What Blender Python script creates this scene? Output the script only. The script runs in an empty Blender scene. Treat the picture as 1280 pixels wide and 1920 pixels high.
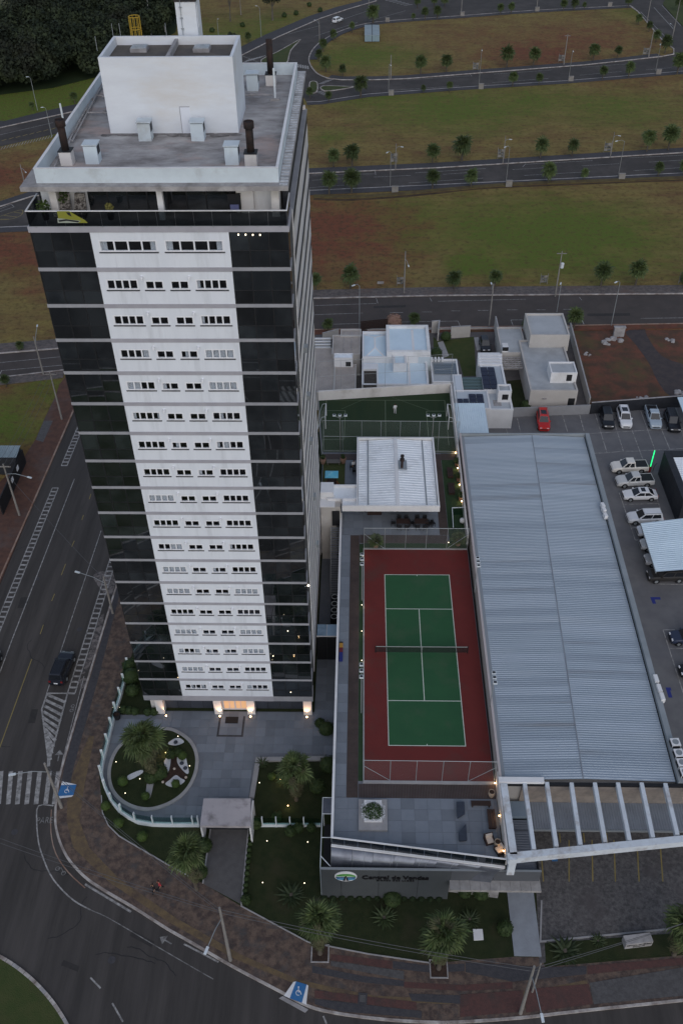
import bpy, math, random
import numpy as np
from mathutils import Vector, Matrix
from mathutils.geometry import tessellate_polygon
random.seed(7); rng = np.random.default_rng(7)
S = bpy.context.scene
COL = S.collection
R = math.radians
# ---------------------------------------------------------------- camera
CC = np.array([-2.7864, -53.6055, 84.1786]); PITCH, YAW, ROLL, FPX = 0.7227, -0.0279, -0.0145, 1742.25
_F = np.array([math.sin(YAW)*math.cos(PITCH), math.cos(YAW)*math.cos(PITCH), -math.sin(PITCH)])
_R = np.array([math.cos(YAW), -math.sin(YAW), 0.0]); _U = np.cross(_R, _F)
_c, _s = math.cos(ROLL), math.sin(ROLL)
_R2 = _c*_R + _s*_U; _U2 = -_s*_R + _c*_U
cam = bpy.data.cameras.new('camera'); camo = bpy.data.objects.new('camera', cam); COL.objects.link(camo)
camo.matrix_world = Matrix(((_R2[0], _U2[0], -_F[0], CC[0]), (_R2[1], _U2[1], -_F[1], CC[1]), (_R2[2], _U2[2], -_F[2], CC[2]), (0, 0, 0, 1)))
cam.sensor_fit = 'VERTICAL'; cam.sensor_height = 36.0; cam.lens = FPX/1920*36.0
cam.clip_start = 0.5; cam.clip_end = 6000
S.camera = camo
# ---------------------------------------------------------------- sky, sun, exposure
W = bpy.data.worlds.new("World"); S.world = W; W.use_nodes = True
nt = W.node_tree; bg = nt.nodes['Background']
sky = nt.nodes.new('ShaderNodeTexSky'); sky.sky_type = 'NISHITA'; sky.sun_disc = False
SUN_EL, SUN_ROT = R(36), R(170)
sky.sun_elevation = SUN_EL; sky.sun_rotation = SUN_ROT; sky.air_density = 1.0; sky.dust_density = 1.0; sky.ozone_density = 1.5
hs = nt.nodes.new('ShaderNodeHueSaturation'); hs.inputs['Saturation'].default_value = 0.74
nt.links.new(sky.outputs[0], hs.inputs['Color']); nt.links.new(hs.outputs[0], bg.inputs[0])
bg.inputs[1].default_value = 0.15
sl = bpy.data.lights.new('sun', 'SUN'); sl.energy = 0.75; sl.angle = R(70); sl.color = (1.0, 0.955, 0.915)
so = bpy.data.objects.new('sun', sl); COL.objects.link(so)
so.rotation_euler = Vector((-math.sin(SUN_ROT)*math.cos(SUN_EL), -math.cos(SUN_ROT)*math.cos(SUN_EL), -math.sin(SUN_EL))).to_track_quat('-Z', 'Y').to_euler()
S.view_settings.view_transform = 'Standard'; S.view_settings.look = 'None'; S.view_settings.exposure = -0.22; S.view_settings.gamma = 1.0
S.view_settings.use_curve_mapping = False
S.cycles.max_bounces = 6; S.cycles.transparent_max_bounces = 12
# ---------------------------------------------------------------- a point of the place from a sight line and its height (or its depth)
def _ray(px, py): return _F*FPX + _R2*(px-640) + _U2*(960-py)
def P(px, py, z=0.0):
    d = _ray(px, py); t = (z-CC[2])/d[2]; q = CC+t*d; return (float(q[0]), float(q[1]), z)
def P2(px, py, z=0.0): return P(px, py, z)[:2]
def PY(px, py, y):
    d = _ray(px, py); t = (y-CC[1])/d[1]; q = CC+t*d; return (float(q[0]), float(q[1]), float(q[2]))
def H(base, top, z0=0.0): return PY(top[0], top[1], P(base[0], base[1], z0)[1])[2]
def PL(pts, z=0.0): return [P2(a, b, z) for a, b in pts]
# ---------------------------------------------------------------- materials
def _n(t, k, **kw):
    n = t.nodes.new(k)
    for a, b in kw.items(): setattr(n, a, b)
    return n
def M(name, c, c2=None, sc=1.0, rough=0.8, bump=0.0, bsc=None, metal=0.0, spec=0.3, rnd=0.0, c3=None, sc3=0.1, obj=False, contrast=0.12, det=6, bdist=0.05, stretch=None):
    m = bpy.data.materials.new(name); m.use_nodes = True; t = m.node_tree; b = t.nodes['Principled BSDF']
    b.inputs['Roughness'].default_value = rough; b.inputs['Metallic'].default_value = metal; b.inputs['Specular IOR Level'].default_value = spec
    b.inputs['Base Color'].default_value = (*c, 1)
    L = t.links.new
    if obj: pos = _n(t, 'ShaderNodeTexCoord').outputs['Object']
    else: pos = _n(t, 'ShaderNodeNewGeometry').outputs['Position']
    if stretch:
        mp = _n(t, 'ShaderNodeMapping'); mp.inputs['Scale'].default_value = stretch; L(pos, mp.inputs[0]); pos = mp.outputs[0]
    cur = None
    def mixc(f, a, bb):
        x = _n(t, 'ShaderNodeMix', data_type='RGBA'); L(f, x.inputs[0])
        if isinstance(a, tuple): x.inputs[6].default_value = (*a, 1)
        else: L(a, x.inputs[6])
        if isinstance(bb, tuple): x.inputs[7].default_value = (*bb, 1)
        else: L(bb, x.inputs[7])
        return x.outputs[2]
    def noise(s, d=det, lo=0.5-contrast, hi=0.5+contrast):
        no = _n(t, 'ShaderNodeTexNoise'); no.inputs['Scale'].default_value = s; no.inputs['Detail'].default_value = d; no.inputs['Roughness'].default_value = 0.65
        L(pos, no.inputs['Vector'])
        mr = _n(t, 'ShaderNodeMapRange'); mr.inputs[1].default_value = lo; mr.inputs[2].default_value = hi; L(no.outputs[0], mr.inputs[0]); return mr.outputs[0]
    if c2 is not None: cur = mixc(noise(sc), c, c2)
    if c3 is not None: cur = mixc(noise(sc3, lo=0.52, hi=0.7), cur if cur is not None else c, c3)
    if rnd:
        oi = _n(t, 'ShaderNodeObjectInfo'); mr = _n(t, 'ShaderNodeMapRange'); mr.inputs[3].default_value = 1-rnd; mr.inputs[4].default_value = 1+rnd
        L(oi.outputs['Random'], mr.inputs[0])
        h = _n(t, 'ShaderNodeHueSaturation'); L(mr.outputs[0], h.inputs['Value'])
        if cur is not None: L(cur, h.inputs['Color'])
        else: h.inputs['Color'].default_value = (*c, 1)
        cur = h.outputs[0]
    if cur is not None: L(cur, b.inputs['Base Color'])
    if bump:
        no = _n(t, 'ShaderNodeTexNoise'); no.inputs['Scale'].default_value = bsc or sc*4; no.inputs['Detail'].default_value = 5; L(pos, no.inputs['Vector'])
        bp = _n(t, 'ShaderNodeBump'); bp.inputs['Strength'].default_value = bump; bp.inputs['Distance'].default_value = bdist
        L(no.outputs[0], bp.inputs['Height']); L(bp.outputs[0], b.inputs['Normal'])
    return m
def glow(name, c, e):
    m = bpy.data.materials.new(name); m.use_nodes = True; b = m.node_tree.nodes['Principled BSDF']
    b.inputs['Base Color'].default_value = (*c, 1); b.inputs['Emission Color'].default_value = (*c, 1); b.inputs['Emission Strength'].default_value = e; return m
def clear(name, tint, refl=0.08, rough=0.02):
    m = bpy.data.materials.new(name); m.use_nodes = True; t = m.node_tree; t.nodes.remove(t.nodes['Principled BSDF'])
    out = t.nodes['Material Output']; tr = _n(t, 'ShaderNodeBsdfTransparent'); tr.inputs[0].default_value = (*tint, 1)
    gl = _n(t, 'ShaderNodeBsdfGlossy'); gl.inputs['Roughness'].default_value = rough
    lw = _n(t, 'ShaderNodeLayerWeight'); pw = _n(t, 'ShaderNodeMath', operation='POWER'); t.links.new(lw.outputs['Facing'], pw.inputs[0]); pw.inputs[1].default_value = 4.0
    fr = _n(t, 'ShaderNodeMath', operation='MULTIPLY_ADD'); t.links.new(pw.outputs[0], fr.inputs[0]); fr.inputs[1].default_value = .6; fr.inputs[2].default_value = .05
    mx = _n(t, 'ShaderNodeMixShader'); t.links.new(fr.outputs[0], mx.inputs[0]); t.links.new(tr.outputs[0], mx.inputs[1]); t.links.new(gl.outputs[0], mx.inputs[2])
    t.links.new(mx.outputs[0], out.inputs[0]); return m
def netmat(name, c, a):
    m = bpy.data.materials.new(name); m.use_nodes = True; b = m.node_tree.nodes['Principled BSDF']
    b.inputs['Base Color'].default_value = (*c, 1); b.inputs['Alpha'].default_value = a; b.inputs['Roughness'].default_value = .8; return m
m_asph = M('asphalt', (.050, .044, .041), (.067, .059, .055), 0.3, .85, .25, 14, c3=(.092, .080, .074), sc3=.09)
m_asph2 = M('worn asphalt', (.062, .052, .048), (.078, .064, .058), 0.3, .85, .25, 14, c3=(.085, .072, .066), sc3=.09)
m_asav = M('avenue asphalt', (.047, .042, .039), (.070, .062, .058), 0.8, .85, .25, 14, c3=(.086, .076, .070), sc3=.35, stretch=(1, .07, 1), contrast=.14)
m_paint = M('road paint', (.46, .44, .425), (.13, .125, .12), 2.0, .7, contrast=.17)
m_paintw = M('worn road paint', (.30, .29, .28), (.09, .085, .08), 2.2, .7, contrast=.15)
m_yel = M('yellow road paint', (.33, .25, .09), (.2, .16, .06), 1.3, .7, contrast=.25)
m_kerb = M('kerb concrete', (.50, .46, .43), (.24, .20, .18), .8, .85, .2)
m_kerbr = M('red stained kerb', (.34, .25, .20), (.22, .12, .08), .5, .85, .2)
m_pave = M('brick paving', (.150, .105, .080), (.070, .050, .044), 1.5, .85, .6, 9, c3=(.075, .068, .066), sc3=.8, contrast=.10)
m_paveg = M('grey paving', (.15, .125, .115), (.085, .075, .072), 1.5, .85, .4, 9, c3=(.13, .09, .075), sc3=.2)
m_pdark = M('dark paver', (.052, .050, .056), (.07, .066, .07), 3, .85, .4, 9)
m_pred = M('red paver', (.115, .055, .048), (.085, .046, .042), 3, .85, .4, 9, c3=(.07, .05, .045), sc3=.5)
m_pyel = M('ochre paver', (.165, .115, .062), (.12, .085, .055), 2, .85, .4, 9, c3=(.08, .055, .045), sc3=.7)
m_pgry = M('light grey paver', (.11, .105, .105), (.08, .075, .075), 3, .85, .4, 9)
m_soil = M('red soil', (.16, .058, .036), (.095, .044, .030), .4, .95, .6, 2, c3=(.07, .06, .03), sc3=.25)
m_lawn = M('lawn grass', (.019, .029, .009), (.030, .038, .013), 1.2, .95, .8, 22, c3=(.044, .042, .02), sc3=.25, bdist=.1)
m_lawnb = M('bright lawn', (.046, .066, .018), (.064, .074, .024), .7, .95, .8, 12, c3=(.06, .06, .026), sc3=.2, bdist=.1)
m_turf = M('artificial turf', (.024, .050, .022), (.030, .058, .026), 2, .95, .4, 30)
m_turfd = M('court turf', (.022, .042, .018), (.030, .048, .020), .3, .95, .4, 30, stretch=(1, .1, 1))
m_white = M('white paint', (.80, .79, .79), (.72, .71, .71), .7, .6, c3=(.6, .58, .56), sc3=.2, contrast=.2)
m_facade = M('white facade render', (.76, .785, .83), (.72, .745, .79), .5, .65, .05, 8, c3=(.62, .64, .675), sc3=.4, stretch=(2.2, 1, .28))
m_band = M('grey slab band', (.40, .39, .42), (.35, .34, .37), .6, .7)
m_bandl = M('light slab band', (.34, .34, .36), (.29, .29, .31), .6, .7)
m_wallw = M('stained white wall', (.74, .70, .67), (.66, .62, .59), .4, .8, .1, 4, c3=(.5, .46, .42), sc3=.3)
m_house = M('pale house wall', (.52, .49, .46), (.46, .43, .40), .4, .8, c3=(.48, .45, .42), sc3=.25)
m_parap = M('parapet paint', (.62, .69, .73), (.56, .62, .66), .6, .6, c3=(.44, .46, .46), sc3=.35)
m_conc = M('stained concrete', (.42, .40, .40), (.22, .205, .20), .9, .85, .3, 5, c3=(.46, .44, .43), sc3=.7, contrast=.2)
m_roofsl = M('weathered roof screed', (.44, .425, .42), (.21, .195, .19), .55, .85, .2, 5, c3=(.46, .34, .30), sc3=.22, contrast=.15, stretch=(.75, 1.3, 1))
m_mroof = M('lichen roof', (.135, .118, .10), (.10, .09, .08), .8, .9, .4, 5, c3=(.10, .09, .085), sc3=.3)
m_rust = M('rusty steel', (.020, .017, .017), (.045, .026, .021), 2, .8, .3)
m_black = M('black steel', (.018, .018, .02), rough=.6)
m_dark = M('dark cladding', (.022, .024, .03), (.03, .032, .038), 1, .6)
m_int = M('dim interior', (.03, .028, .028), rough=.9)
m_glass = M('dark curtain glass', (.007, .0095, .0115), (.019, .023, .026), .35, .015, rnd=.5, contrast=.08); m_glass.node_tree.nodes['Principled BSDF'].inputs['IOR'].default_value = 2.3; m_glass.node_tree.nodes['Principled BSDF'].inputs['Specular IOR Level'].default_value = .5
m_glassb = clear('tinted balustrade glass', (.40, .43, .44))
m_glgreen = clear('clear green glass', (.72, .84, .82))
m_pane = clear('window glass', (.86, .88, .9))
m_curt = M('white curtain', (.75, .76, .78), rough=.9)
m_frame = M('white window frame', (.82, .82, .84), rough=.5)
m_cyc = M('cycad leaf', (.026, .040, .014), (.04, .055, .02), 1.4, .6, rnd=.2)
m_lamppole = M('weathered lamp pole', (.22, .22, .215), (.17, .17, .165), 1, .7)
m_mull = M('dark mullion', (.02, .02, .022), rough=.5)
m_sill = M('dark sill', (.06, .06, .068), rough=.6)
m_warm = glow('warm lamp', (1.0, .62, .30), 14)
m_lit = glow('lit entrance', (1.0, .55, .28), .42)
m_lampw = glow('white lamp', (1.0, .86, .62), 4)
m_green_e = glow('green light strip', (.02, 1.0, .28), 1.5)
m_metal = M('grey metal roof', (.34, .40, .465), (.29, .345, .40), .5, .42, spec=.5, c3=(.38, .43, .48), sc3=.35, stretch=(.12, 1.6, 1), contrast=.2)
m_metal2 = M('newer metal sheet', (.365, .425, .49), (.325, .38, .44), .5, .4, spec=.5, stretch=(.12, 1.6, 1), contrast=.2)
m_metal3 = M('duller metal sheet', (.315, .37, .43), (.265, .315, .37), .5, .5, spec=.4, c3=(.24, .26, .28), sc3=.4, stretch=(.12, 1.6, 1), contrast=.2)
m_metalg = M('galvanised sheet', (.26, .28, .31), (.21, .225, .25), .4, .5, spec=.5)
m_roofw = M('white metal roof', (.84, .87, .90), (.78, .81, .84), .5, .5, spec=.4, c3=(.68, .70, .72), sc3=.5)
m_roofb = M('pale blue metal roof', (.66, .78, .86), (.60, .72, .80), .4, .5, spec=.4)
m_fibre = M('fibre cement roof', (.43, .375, .335), (.35, .31, .285), .5, .9, .2, c3=(.30, .27, .24), sc3=.2)
m_groof = M('grey flat roof', (.44, .455, .47), (.39, .405, .42), .4, .7, c3=(.33, .34, .35), sc3=.2)
m_stone = M('blue grey stone tile', (.165, .185, .215), (.20, .22, .25), 1.0, .7, .15, 12, rnd=.14, contrast=.25)
m_grout = M('stone bed', (.15, .165, .19), (.18, .19, .215), 1, .8)
m_kstone = M('pale kerb stone', (.36, .35, .35), (.30, .29, .29), .8, .8, .1)
m_wood = M('deck board', (.085, .062, .056), (.062, .046, .042), 2, .8, .1, rnd=.1, stretch=(.3, .3, 1))
m_red = M('red court', (.160, .026, .022), (.135, .023, .020), .5, .8, c3=(.115, .036, .030), sc3=.3, contrast=.2)
m_grn = M('green court', (.028, .105, .042), (.024, .090, .038), .5, .8, c3=(.048, .100, .050), sc3=.3, contrast=.2)
m_line = M('court line', (.62, .66, .58), rough=.7)
m_steel = M('grey steel', (.32, .34, .35), rough=.45, metal=.3)
m_steelw = M('white steel', (.72, .76, .78), (.62, .66, .68), .8, .5)
m_brown = M('brown timber', (.045, .026, .022), (.034, .021, .018), 3, .7)
m_orange = M('orange timber', (.26, .09, .03), (.2, .07, .03), 3, .7)
m_terra = M('terracotta pot', (.30, .19, .14), (.24, .15, .11), 3, .8)
m_pot = M('beige pot', (.42, .33, .25), (.34, .27, .2), 3, .8)
m_cush = M('pale cushion', (.55, .47, .40), rough=.9)
m_slate = M('slate sun bed', (.045, .055, .075), (.035, .042, .06), 2, .6)
m_blue = M('accessible blue', (.035, .15, .36), (.05, .17, .36), 2, .7)
m_bluer = M('sky blue panel', (.10, .42, .58), (.2, .5, .62), 1, .6)
m_yelp = M('yellow paint', (.42, .27, .03), rough=.6)
m_solar = M('solar cell', (.012, .014, .035), (.016, .018, .04), 2, .2, spec=.5)
m_cobble = M('cobble paving', (.145, .135, .132), (.070, .066, .066), 3.2, .85, .7, 8, c3=(.085, .075, .075), sc3=.3, contrast=.12)
m_lot = M('car park paving', (.165, .162, .165), (.135, .132, .138), .4, .8, .2, 14, c3=(.14, .14, .15), sc3=.15)
m_drive = M('drive pavers', (.115, .11, .11), (.095, .09, .09), 1.6, .85, .5, 10)
m_white2 = M('white pebbles', (.68, .69, .72), (.5, .51, .54), 12, .9, .8, 20)
m_bark = M('dark mulch', (.035, .022, .018), (.06, .036, .026), 4, .95, .8, 12)
m_trunk = M('palm trunk', (.12, .10, .08), (.08, .065, .05), 4, .95, .8, 14, obj=True)
m_wtrunk = M('tree trunk', (.10, .085, .07), (.15, .13, .11), 2, .95, .5, obj=True)
m_pole = M('concrete pole', (.27, .25, .23), (.21, .195, .18), 1, .9, .1)
m_sign = M('sign board', (.20, .20, .19), (.05, .05, .05), 3.5, .7, contrast=.1)
m_leaf = M('palm leaf', (.050, .076, .024), (.080, .102, .036), 1.4, .6, rnd=.3, spec=.25)
m_leafd = M('dry palm leaf', (.062, .066, .030), (.095, .088, .048), 2, .8, rnd=.25)
m_fol = M('garden foliage', (.024, .044, .012), (.042, .064, .018), 2.5, .7, .4, 8)
m_folb = M('clipped shrub foliage', (.038, .070, .012), (.058, .088, .02), 4, .7, .5, 12)
m_folk = M('dark hedge foliage', (.014, .026, .008), (.022, .036, .012), 3, .8, .4, 8)
m_forest = M('forest foliage', (.011, .018, .010), (.040, .052, .024), .20, .9, c3=(.022, .024, .016), sc3=.06, contrast=.12, det=2)  # crown-sized noise paints lit crown tops and darker shade between
m_foly = M('pink dry foliage', (.34, .20, .15), (.24, .15, .11), 2, .8)
m_skin = M('skin', (.30, .17, .11), rough=.6)
m_net = netmat('chain link', (.26, .28, .28), .09)
m_netk = netmat('black net', (.02, .02, .02), .36)
m_tape = M('grey net tape', (.30, .32, .30), rough=.8)
# ---------------------------------------------------------------- mesh building
WORG = {}; JIT = random.Random(3)
class MB:
    def __init__(s): s.v = []; s.f = []; s.m = []; s.cur = 0
    def add(s, vs, fs):
        n = len(s.v); s.v += [tuple(map(float, p)) for p in vs]; s.f += [tuple(i+n for i in f) for f in fs]; s.m += [s.cur]*len(fs); return s
    def box(s, x0, y0, z0, x1, y1, z1):
        if x0 > x1: x0, x1 = x1, x0
        if y0 > y1: y0, y1 = y1, y0
        return s.add([(x0, y0, z0), (x1, y0, z0), (x1, y1, z0), (x0, y1, z0), (x0, y0, z1), (x1, y0, z1), (x1, y1, z1), (x0, y1, z1)],
                     [(0, 3, 2, 1), (4, 5, 6, 7), (0, 1, 5, 4), (1, 2, 6, 5), (2, 3, 7, 6), (3, 0, 4, 7)])
    def hexa(s, b, t):   # two quads
        return s.add(list(b)+list(t), [(0, 3, 2, 1), (4, 5, 6, 7), (0, 1, 5, 4), (1, 2, 6, 5), (2, 3, 7, 6), (3, 0, 4, 7)])
    def bar(s, a, b, w, h):  # oblong between two points, width w (horizontal) and height h
        a = Vector(a); b = Vector(b); d = (b-a).normalized(); u = d.cross(Vector((0, 0, 1)))
        u = u.normalized() if u.length > 1e-4 else Vector((1, 0, 0)); n = u.cross(d).normalized(); u *= w/2; n *= h/2
        return s.hexa([a-u-n, a+u-n, a+u+n, a-u+n], [b-u-n, b+u-n, b+u+n, b-u+n])
    def tube(s, a, b, r0, r1=None, n=6):
        r1 = r0 if r1 is None else r1
        a = Vector(a); b = Vector(b); d = (b-a).normalized(); u = d.cross(Vector((0, 0, 1)))
        u = u.normalized() if u.length > 1e-3 else Vector((1, 0, 0)); w = d.cross(u)
        vs = []
        for p, r in ((a, r0), (b, r1)):
            for i in range(n):
                t = 2*math.pi*i/n; vs.append(p+(u*math.cos(t)+w*math.sin(t))*r)
        fs = [(i, (i+1) % n, n+(i+1) % n, n+i) for i in range(n)]+[tuple(range(n-1, -1, -1)), tuple(range(n, 2*n))]
        return s.add(vs, fs)
    def path(s, pts, r, n=5):
        for a, b in zip(pts, pts[1:]): s.tube(a, b, r, r, n)
        return s
    def lathe(s, c, prof, n=12):
        vs = []
        for r, z in prof:
            for i in range(n):
                t = 2*math.pi*i/n; vs.append((c[0]+r*math.cos(t), c[1]+r*math.sin(t), c[2]+z))
        fs = []
        for k in range(len(prof)-1):
            for i in range(n): fs.append((k*n+i, k*n+(i+1) % n, (k+1)*n+(i+1) % n, (k+1)*n+i))
        fs += [tuple(range(n-1, -1, -1)), tuple(range((len(prof)-1)*n, len(prof)*n))]
        return s.add(vs, fs)
    def sheet(s, poly, z):
        v = [Vector((p[0], p[1], p[2] if len(p) > 2 else z)) for p in poly]
        fs = []
        for a, b, c in tessellate_polygon([v]):
            n = (v[b]-v[a]).cross(v[c]-v[a]); fs.append((a, b, c) if n.z >= 0 else (a, c, b))
        return s.add(v, fs)
    def prism(s, poly, z0, z1):
        n = len(poly); A = sum(poly[i][0]*poly[(i+1) % n][1]-poly[(i+1) % n][0]*poly[i][1] for i in range(n))
        if A < 0: poly = poly[::-1]
        s.sheet(poly, z1)
        return s.add([(p[0], p[1], z0) for p in poly]+[(p[0], p[1], z1) for p in poly], [(i, (i+1) % n, n+(i+1) % n, n+i) for i in range(n)])
    def ribbon(s, pl, w, z0, z1=None, closed=False):   # strip of width w along a line; z1 gives it height
        if z1 is None: z0 += JIT.uniform(0, .0024)
        pl = [Vector((p[0], p[1])) for p in pl]; n = len(pl); Lp = []; Rp = []
        for i in range(n):
            a = pl[i-1] if (i > 0 or closed) else None; b = pl[(i+1) % n] if (i < n-1 or closed) else None
            d1 = (pl[i]-a).normalized() if a is not None else None; d2 = (b-pl[i]).normalized() if b is not None else None
            d = ((d1 or d2)+(d2 or d1)); d = d.normalized() if d.length > 1e-6 else (d1 or d2)
            u = Vector((-d.y, d.x)); k = 1.0
            if d1 is not None: k = 1/max(.5, abs(u.dot(Vector((-d1.y, d1.x)))))
            Lp.append(pl[i]+u*w/2*k); Rp.append(pl[i]-u*w/2*k)
        for i in range(n if closed else n-1):
            j = (i+1) % n
            q = [Rp[i], Rp[j], Lp[j], Lp[i]]
            if z1 is None: s.add([(p.x, p.y, z0) for p in q], [(0, 1, 2, 3)])
            else: s.hexa([(p.x, p.y, z0) for p in q], [(p.x, p.y, z1) for p in q])
        return s
    def build(s, name, mat, parent=None, local=False, smooth=False, kind=None, label=None):
        me = bpy.data.meshes.new(name); org = Vector((0, 0, 0))
        if parent is None and not local and s.v:
            a = np.array(s.v); org = Vector(((a[:, 0].min()+a[:, 0].max())/2, (a[:, 1].min()+a[:, 1].max())/2, a[:, 2].min()))
        elif parent is not None and not local: org = WORG[parent.name]
        me.from_pydata([(x-org.x, y-org.y, z-org.z) for x, y, z in s.v], [], s.f)
        mats = mat if isinstance(mat, (list, tuple)) else [mat]
        for mm in mats: me.materials.append(mm)
        if len(mats) > 1: me.polygons.foreach_set('material_index', s.m)
        if smooth: me.polygons.foreach_set('use_smooth', [True]*len(me.polygons))
        me.update()
        o = bpy.data.objects.new(name, me); COL.objects.link(o)
        if parent is not None: o.parent = parent; WORG[o.name] = WORG[parent.name]
        else: o.location = org; WORG[o.name] = org
        if kind: o['kind'] = kind
        if label: o['label'] = label
        return o
def inst(name, src, parent, loc, rot=(0, 0, 0), sc=1.0, mat=None):
    o = bpy.data.objects.new(name, src.data if hasattr(src, 'data') else src); COL.objects.link(o)
    o.parent = parent; o.location = Vector(loc)-WORG[parent.name]; o.rotation_euler = rot
    o.scale = (sc, sc, sc) if not hasattr(sc, '__len__') else sc
    WORG[o.name] = WORG[parent.name]; return o
def mesh(mb, name, mat):
    me = bpy.data.meshes.new(name); me.from_pydata(mb.v, [], mb.f)
    mats = mat if isinstance(mat, (list, tuple)) else [mat]
    for mm in mats: me.materials.append(mm)
    if len(mats) > 1: me.polygons.foreach_set('material_index', mb.m)
    me.update(); return me
def tag(o, label, cat, group=None):
    o['label'] = label; o['category'] = cat
    if group: o['group'] = group
    return o
def thing(name, label, cat, loc, group=None, rz=0.0):
    o = bpy.data.objects.new(name, None); COL.objects.link(o); o.location = loc; o.rotation_euler = (0, 0, rz); o.empty_display_size = .3
    WORG[o.name] = Vector(loc); return tag(o, label, cat, group)
def copy_tree(src, loc=None, rz=None, label=None, group=None, parent=None, sc=None):
    c = src.copy(); COL.objects.link(c)
    if parent is not None: c.parent = parent
    if loc is not None: c.location = loc
    if rz is not None: c.rotation_euler = (0, 0, rz)
    if sc is not None: c.scale = (sc, sc, sc) if not hasattr(sc, '__len__') else sc
    if label: c['label'] = label
    if group: c['group'] = group
    for ch in list(src.children): copy_tree(ch, parent=c)
    return c
def spline(pts, k=6, closed=False):
    n = len(pts); out = []
    g = (lambda i: pts[i % n]) if closed else (lambda i: pts[max(0, min(n-1, i))])
    for i in range(n if closed else n-1):
        p0, p1, p2, p3 = (np.array(g(i+d), float) for d in (-1, 0, 1, 2))
        for j in range(k):
            t = j/k; out.append(tuple(.5*((2*p1)+(-p0+p2)*t+(2*p0-5*p1+4*p2-p3)*t*t+(-p0+3*p1-3*p2+p3)*t**3)))
    if not closed: out.append(tuple(map(float, pts[-1])))
    return out
def inside(p, poly):
    x, y = p; c = False; n = len(poly)
    for i in range(n):
        x1, y1 = poly[i][:2]; x2, y2 = poly[i-1][:2]
        if (y1 > y) != (y2 > y) and x < (x2-x1)*(y-y1)/(y2-y1)+x1: c = not c
    return c
ORD = ['first', 'second', 'third', 'fourth', 'fifth', 'sixth', 'seventh', 'eighth', 'ninth', 'tenth', 'eleventh', 'twelfth', 'thirteenth']
# ================================================================ foliage builders
def leafcloud(cs, rs, n, size, up=.3, shell=.55, seed=None):
    g = np.random.default_rng(seed if seed is not None else rng.integers(1e9)); V = []; cnt = 0
    for c, r in zip(cs, rs):
        r = np.array(r if hasattr(r, '__len__') else (r, r, r), float); d = g.normal(size=(n, 3)); d /= np.linalg.norm(d, axis=1)[:, None]
        d = d*(g.uniform(shell**3, 1, n)**(1/3))[:, None]; p = np.array(c)+d*r
        u = g.normal(size=(n, 3)); u /= np.linalg.norm(u, axis=1)[:, None]; w = np.cross(u, d+g.normal(size=(n, 3))*.5+np.array([0, 0, up])); w /= np.linalg.norm(w, axis=1)[:, None]+1e-9
        s = size*g.uniform(.6, 1.3, n)[:, None]; V.append(np.stack([p-u*s*.5, p-w*s*.34, p+u*s*.5, p+w*s*.34], 1).reshape(-1, 3)); cnt += n
    return np.concatenate(V), np.arange(cnt*4).reshape(-1, 4)
def npmesh(name, V, Fc, mat, parent=None, kind=None, local=False):
    me = bpy.data.meshes.new(name); org = Vector((0, 0, 0))
    if parent is not None and not local: org = WORG[parent.name]
    V = V-np.array(org); k = Fc.shape[1]
    me.vertices.add(len(V)); me.vertices.foreach_set('co', V.astype(np.float32).ravel()); me.loops.add(Fc.size); me.loops.foreach_set('vertex_index', Fc.astype(np.int32).ravel())
    me.polygons.add(len(Fc)); me.polygons.foreach_set('loop_start', np.arange(0, Fc.size, k, dtype=np.int32)); me.polygons.foreach_set('loop_total', np.full(len(Fc), k, dtype=np.int32)); me.update(calc_edges=True)
    me.materials.append(mat)
    if name is None: return me
    o = bpy.data.objects.new(name, me); COL.objects.link(o)
    if parent is not None: o.parent = parent; WORG[o.name] = WORG[parent.name]
    else: WORG[o.name] = Vector((0, 0, 0))
    if kind: o['kind'] = kind
    return o
# fan palm leaf: a stalk and a pleated fan with drooping tips, along +x
def fanleaf(stalk, rad, nseg, droop, mat, seed):
    g = random.Random(seed); mb = MB(); mb.bar((0, 0, 0), (stalk*.55, 0, stalk*.05), .035, .02).bar((stalk*.55, 0, stalk*.05), (stalk, 0, 0), .03, .018)
    for i in range(nseg):
        a0 = R(-118+236*i/nseg); a1 = R(-118+236*(i+.82)/nseg); am = (a0+a1)/2; L = rad*(.80+.28*math.cos(am))*g.uniform(.86, 1.1); h = .05*(1 if i % 2 else -1)*rad
        c = (stalk, 0, 0); m_ = .6*L; dz = -droop*(.25*L); tz = -droop*L*(.75+g.uniform(0, .35))
        p0 = (stalk+m_*math.cos(a0), m_*math.sin(a0), dz+h); p1 = (stalk+m_*math.cos(a1), m_*math.sin(a1), dz-h); tp = (stalk+L*math.cos(am)*.93, L*math.sin(am)*.93, tz)
        mb.add([c, p0, p1, tp], [(0, 1, 2), (1, 3, 2)])
    return mesh(mb, 'palm_leaf', mat)
FAN = [fanleaf(.85, .98, 17, d, m_leaf, i) for i, d in enumerate((.25, .45, .7))]; FAND = [fanleaf(.85, .75, 13, .9, m_leafd, 9), fanleaf(.8, .7, 13, 1.1, m_leafd, 11)]
def palm_trunk(h, r):
    mb = MB(); n = int(h/.16)+2; prof = []
    for i in range(n): z = h*i/(n-1); prof.append((r*(1.25-.3*min(1, z/.6)) * (1.06 if i % 2 else .95), z))
    return mb.lathe((0, 0, 0), prof, 10)
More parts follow.
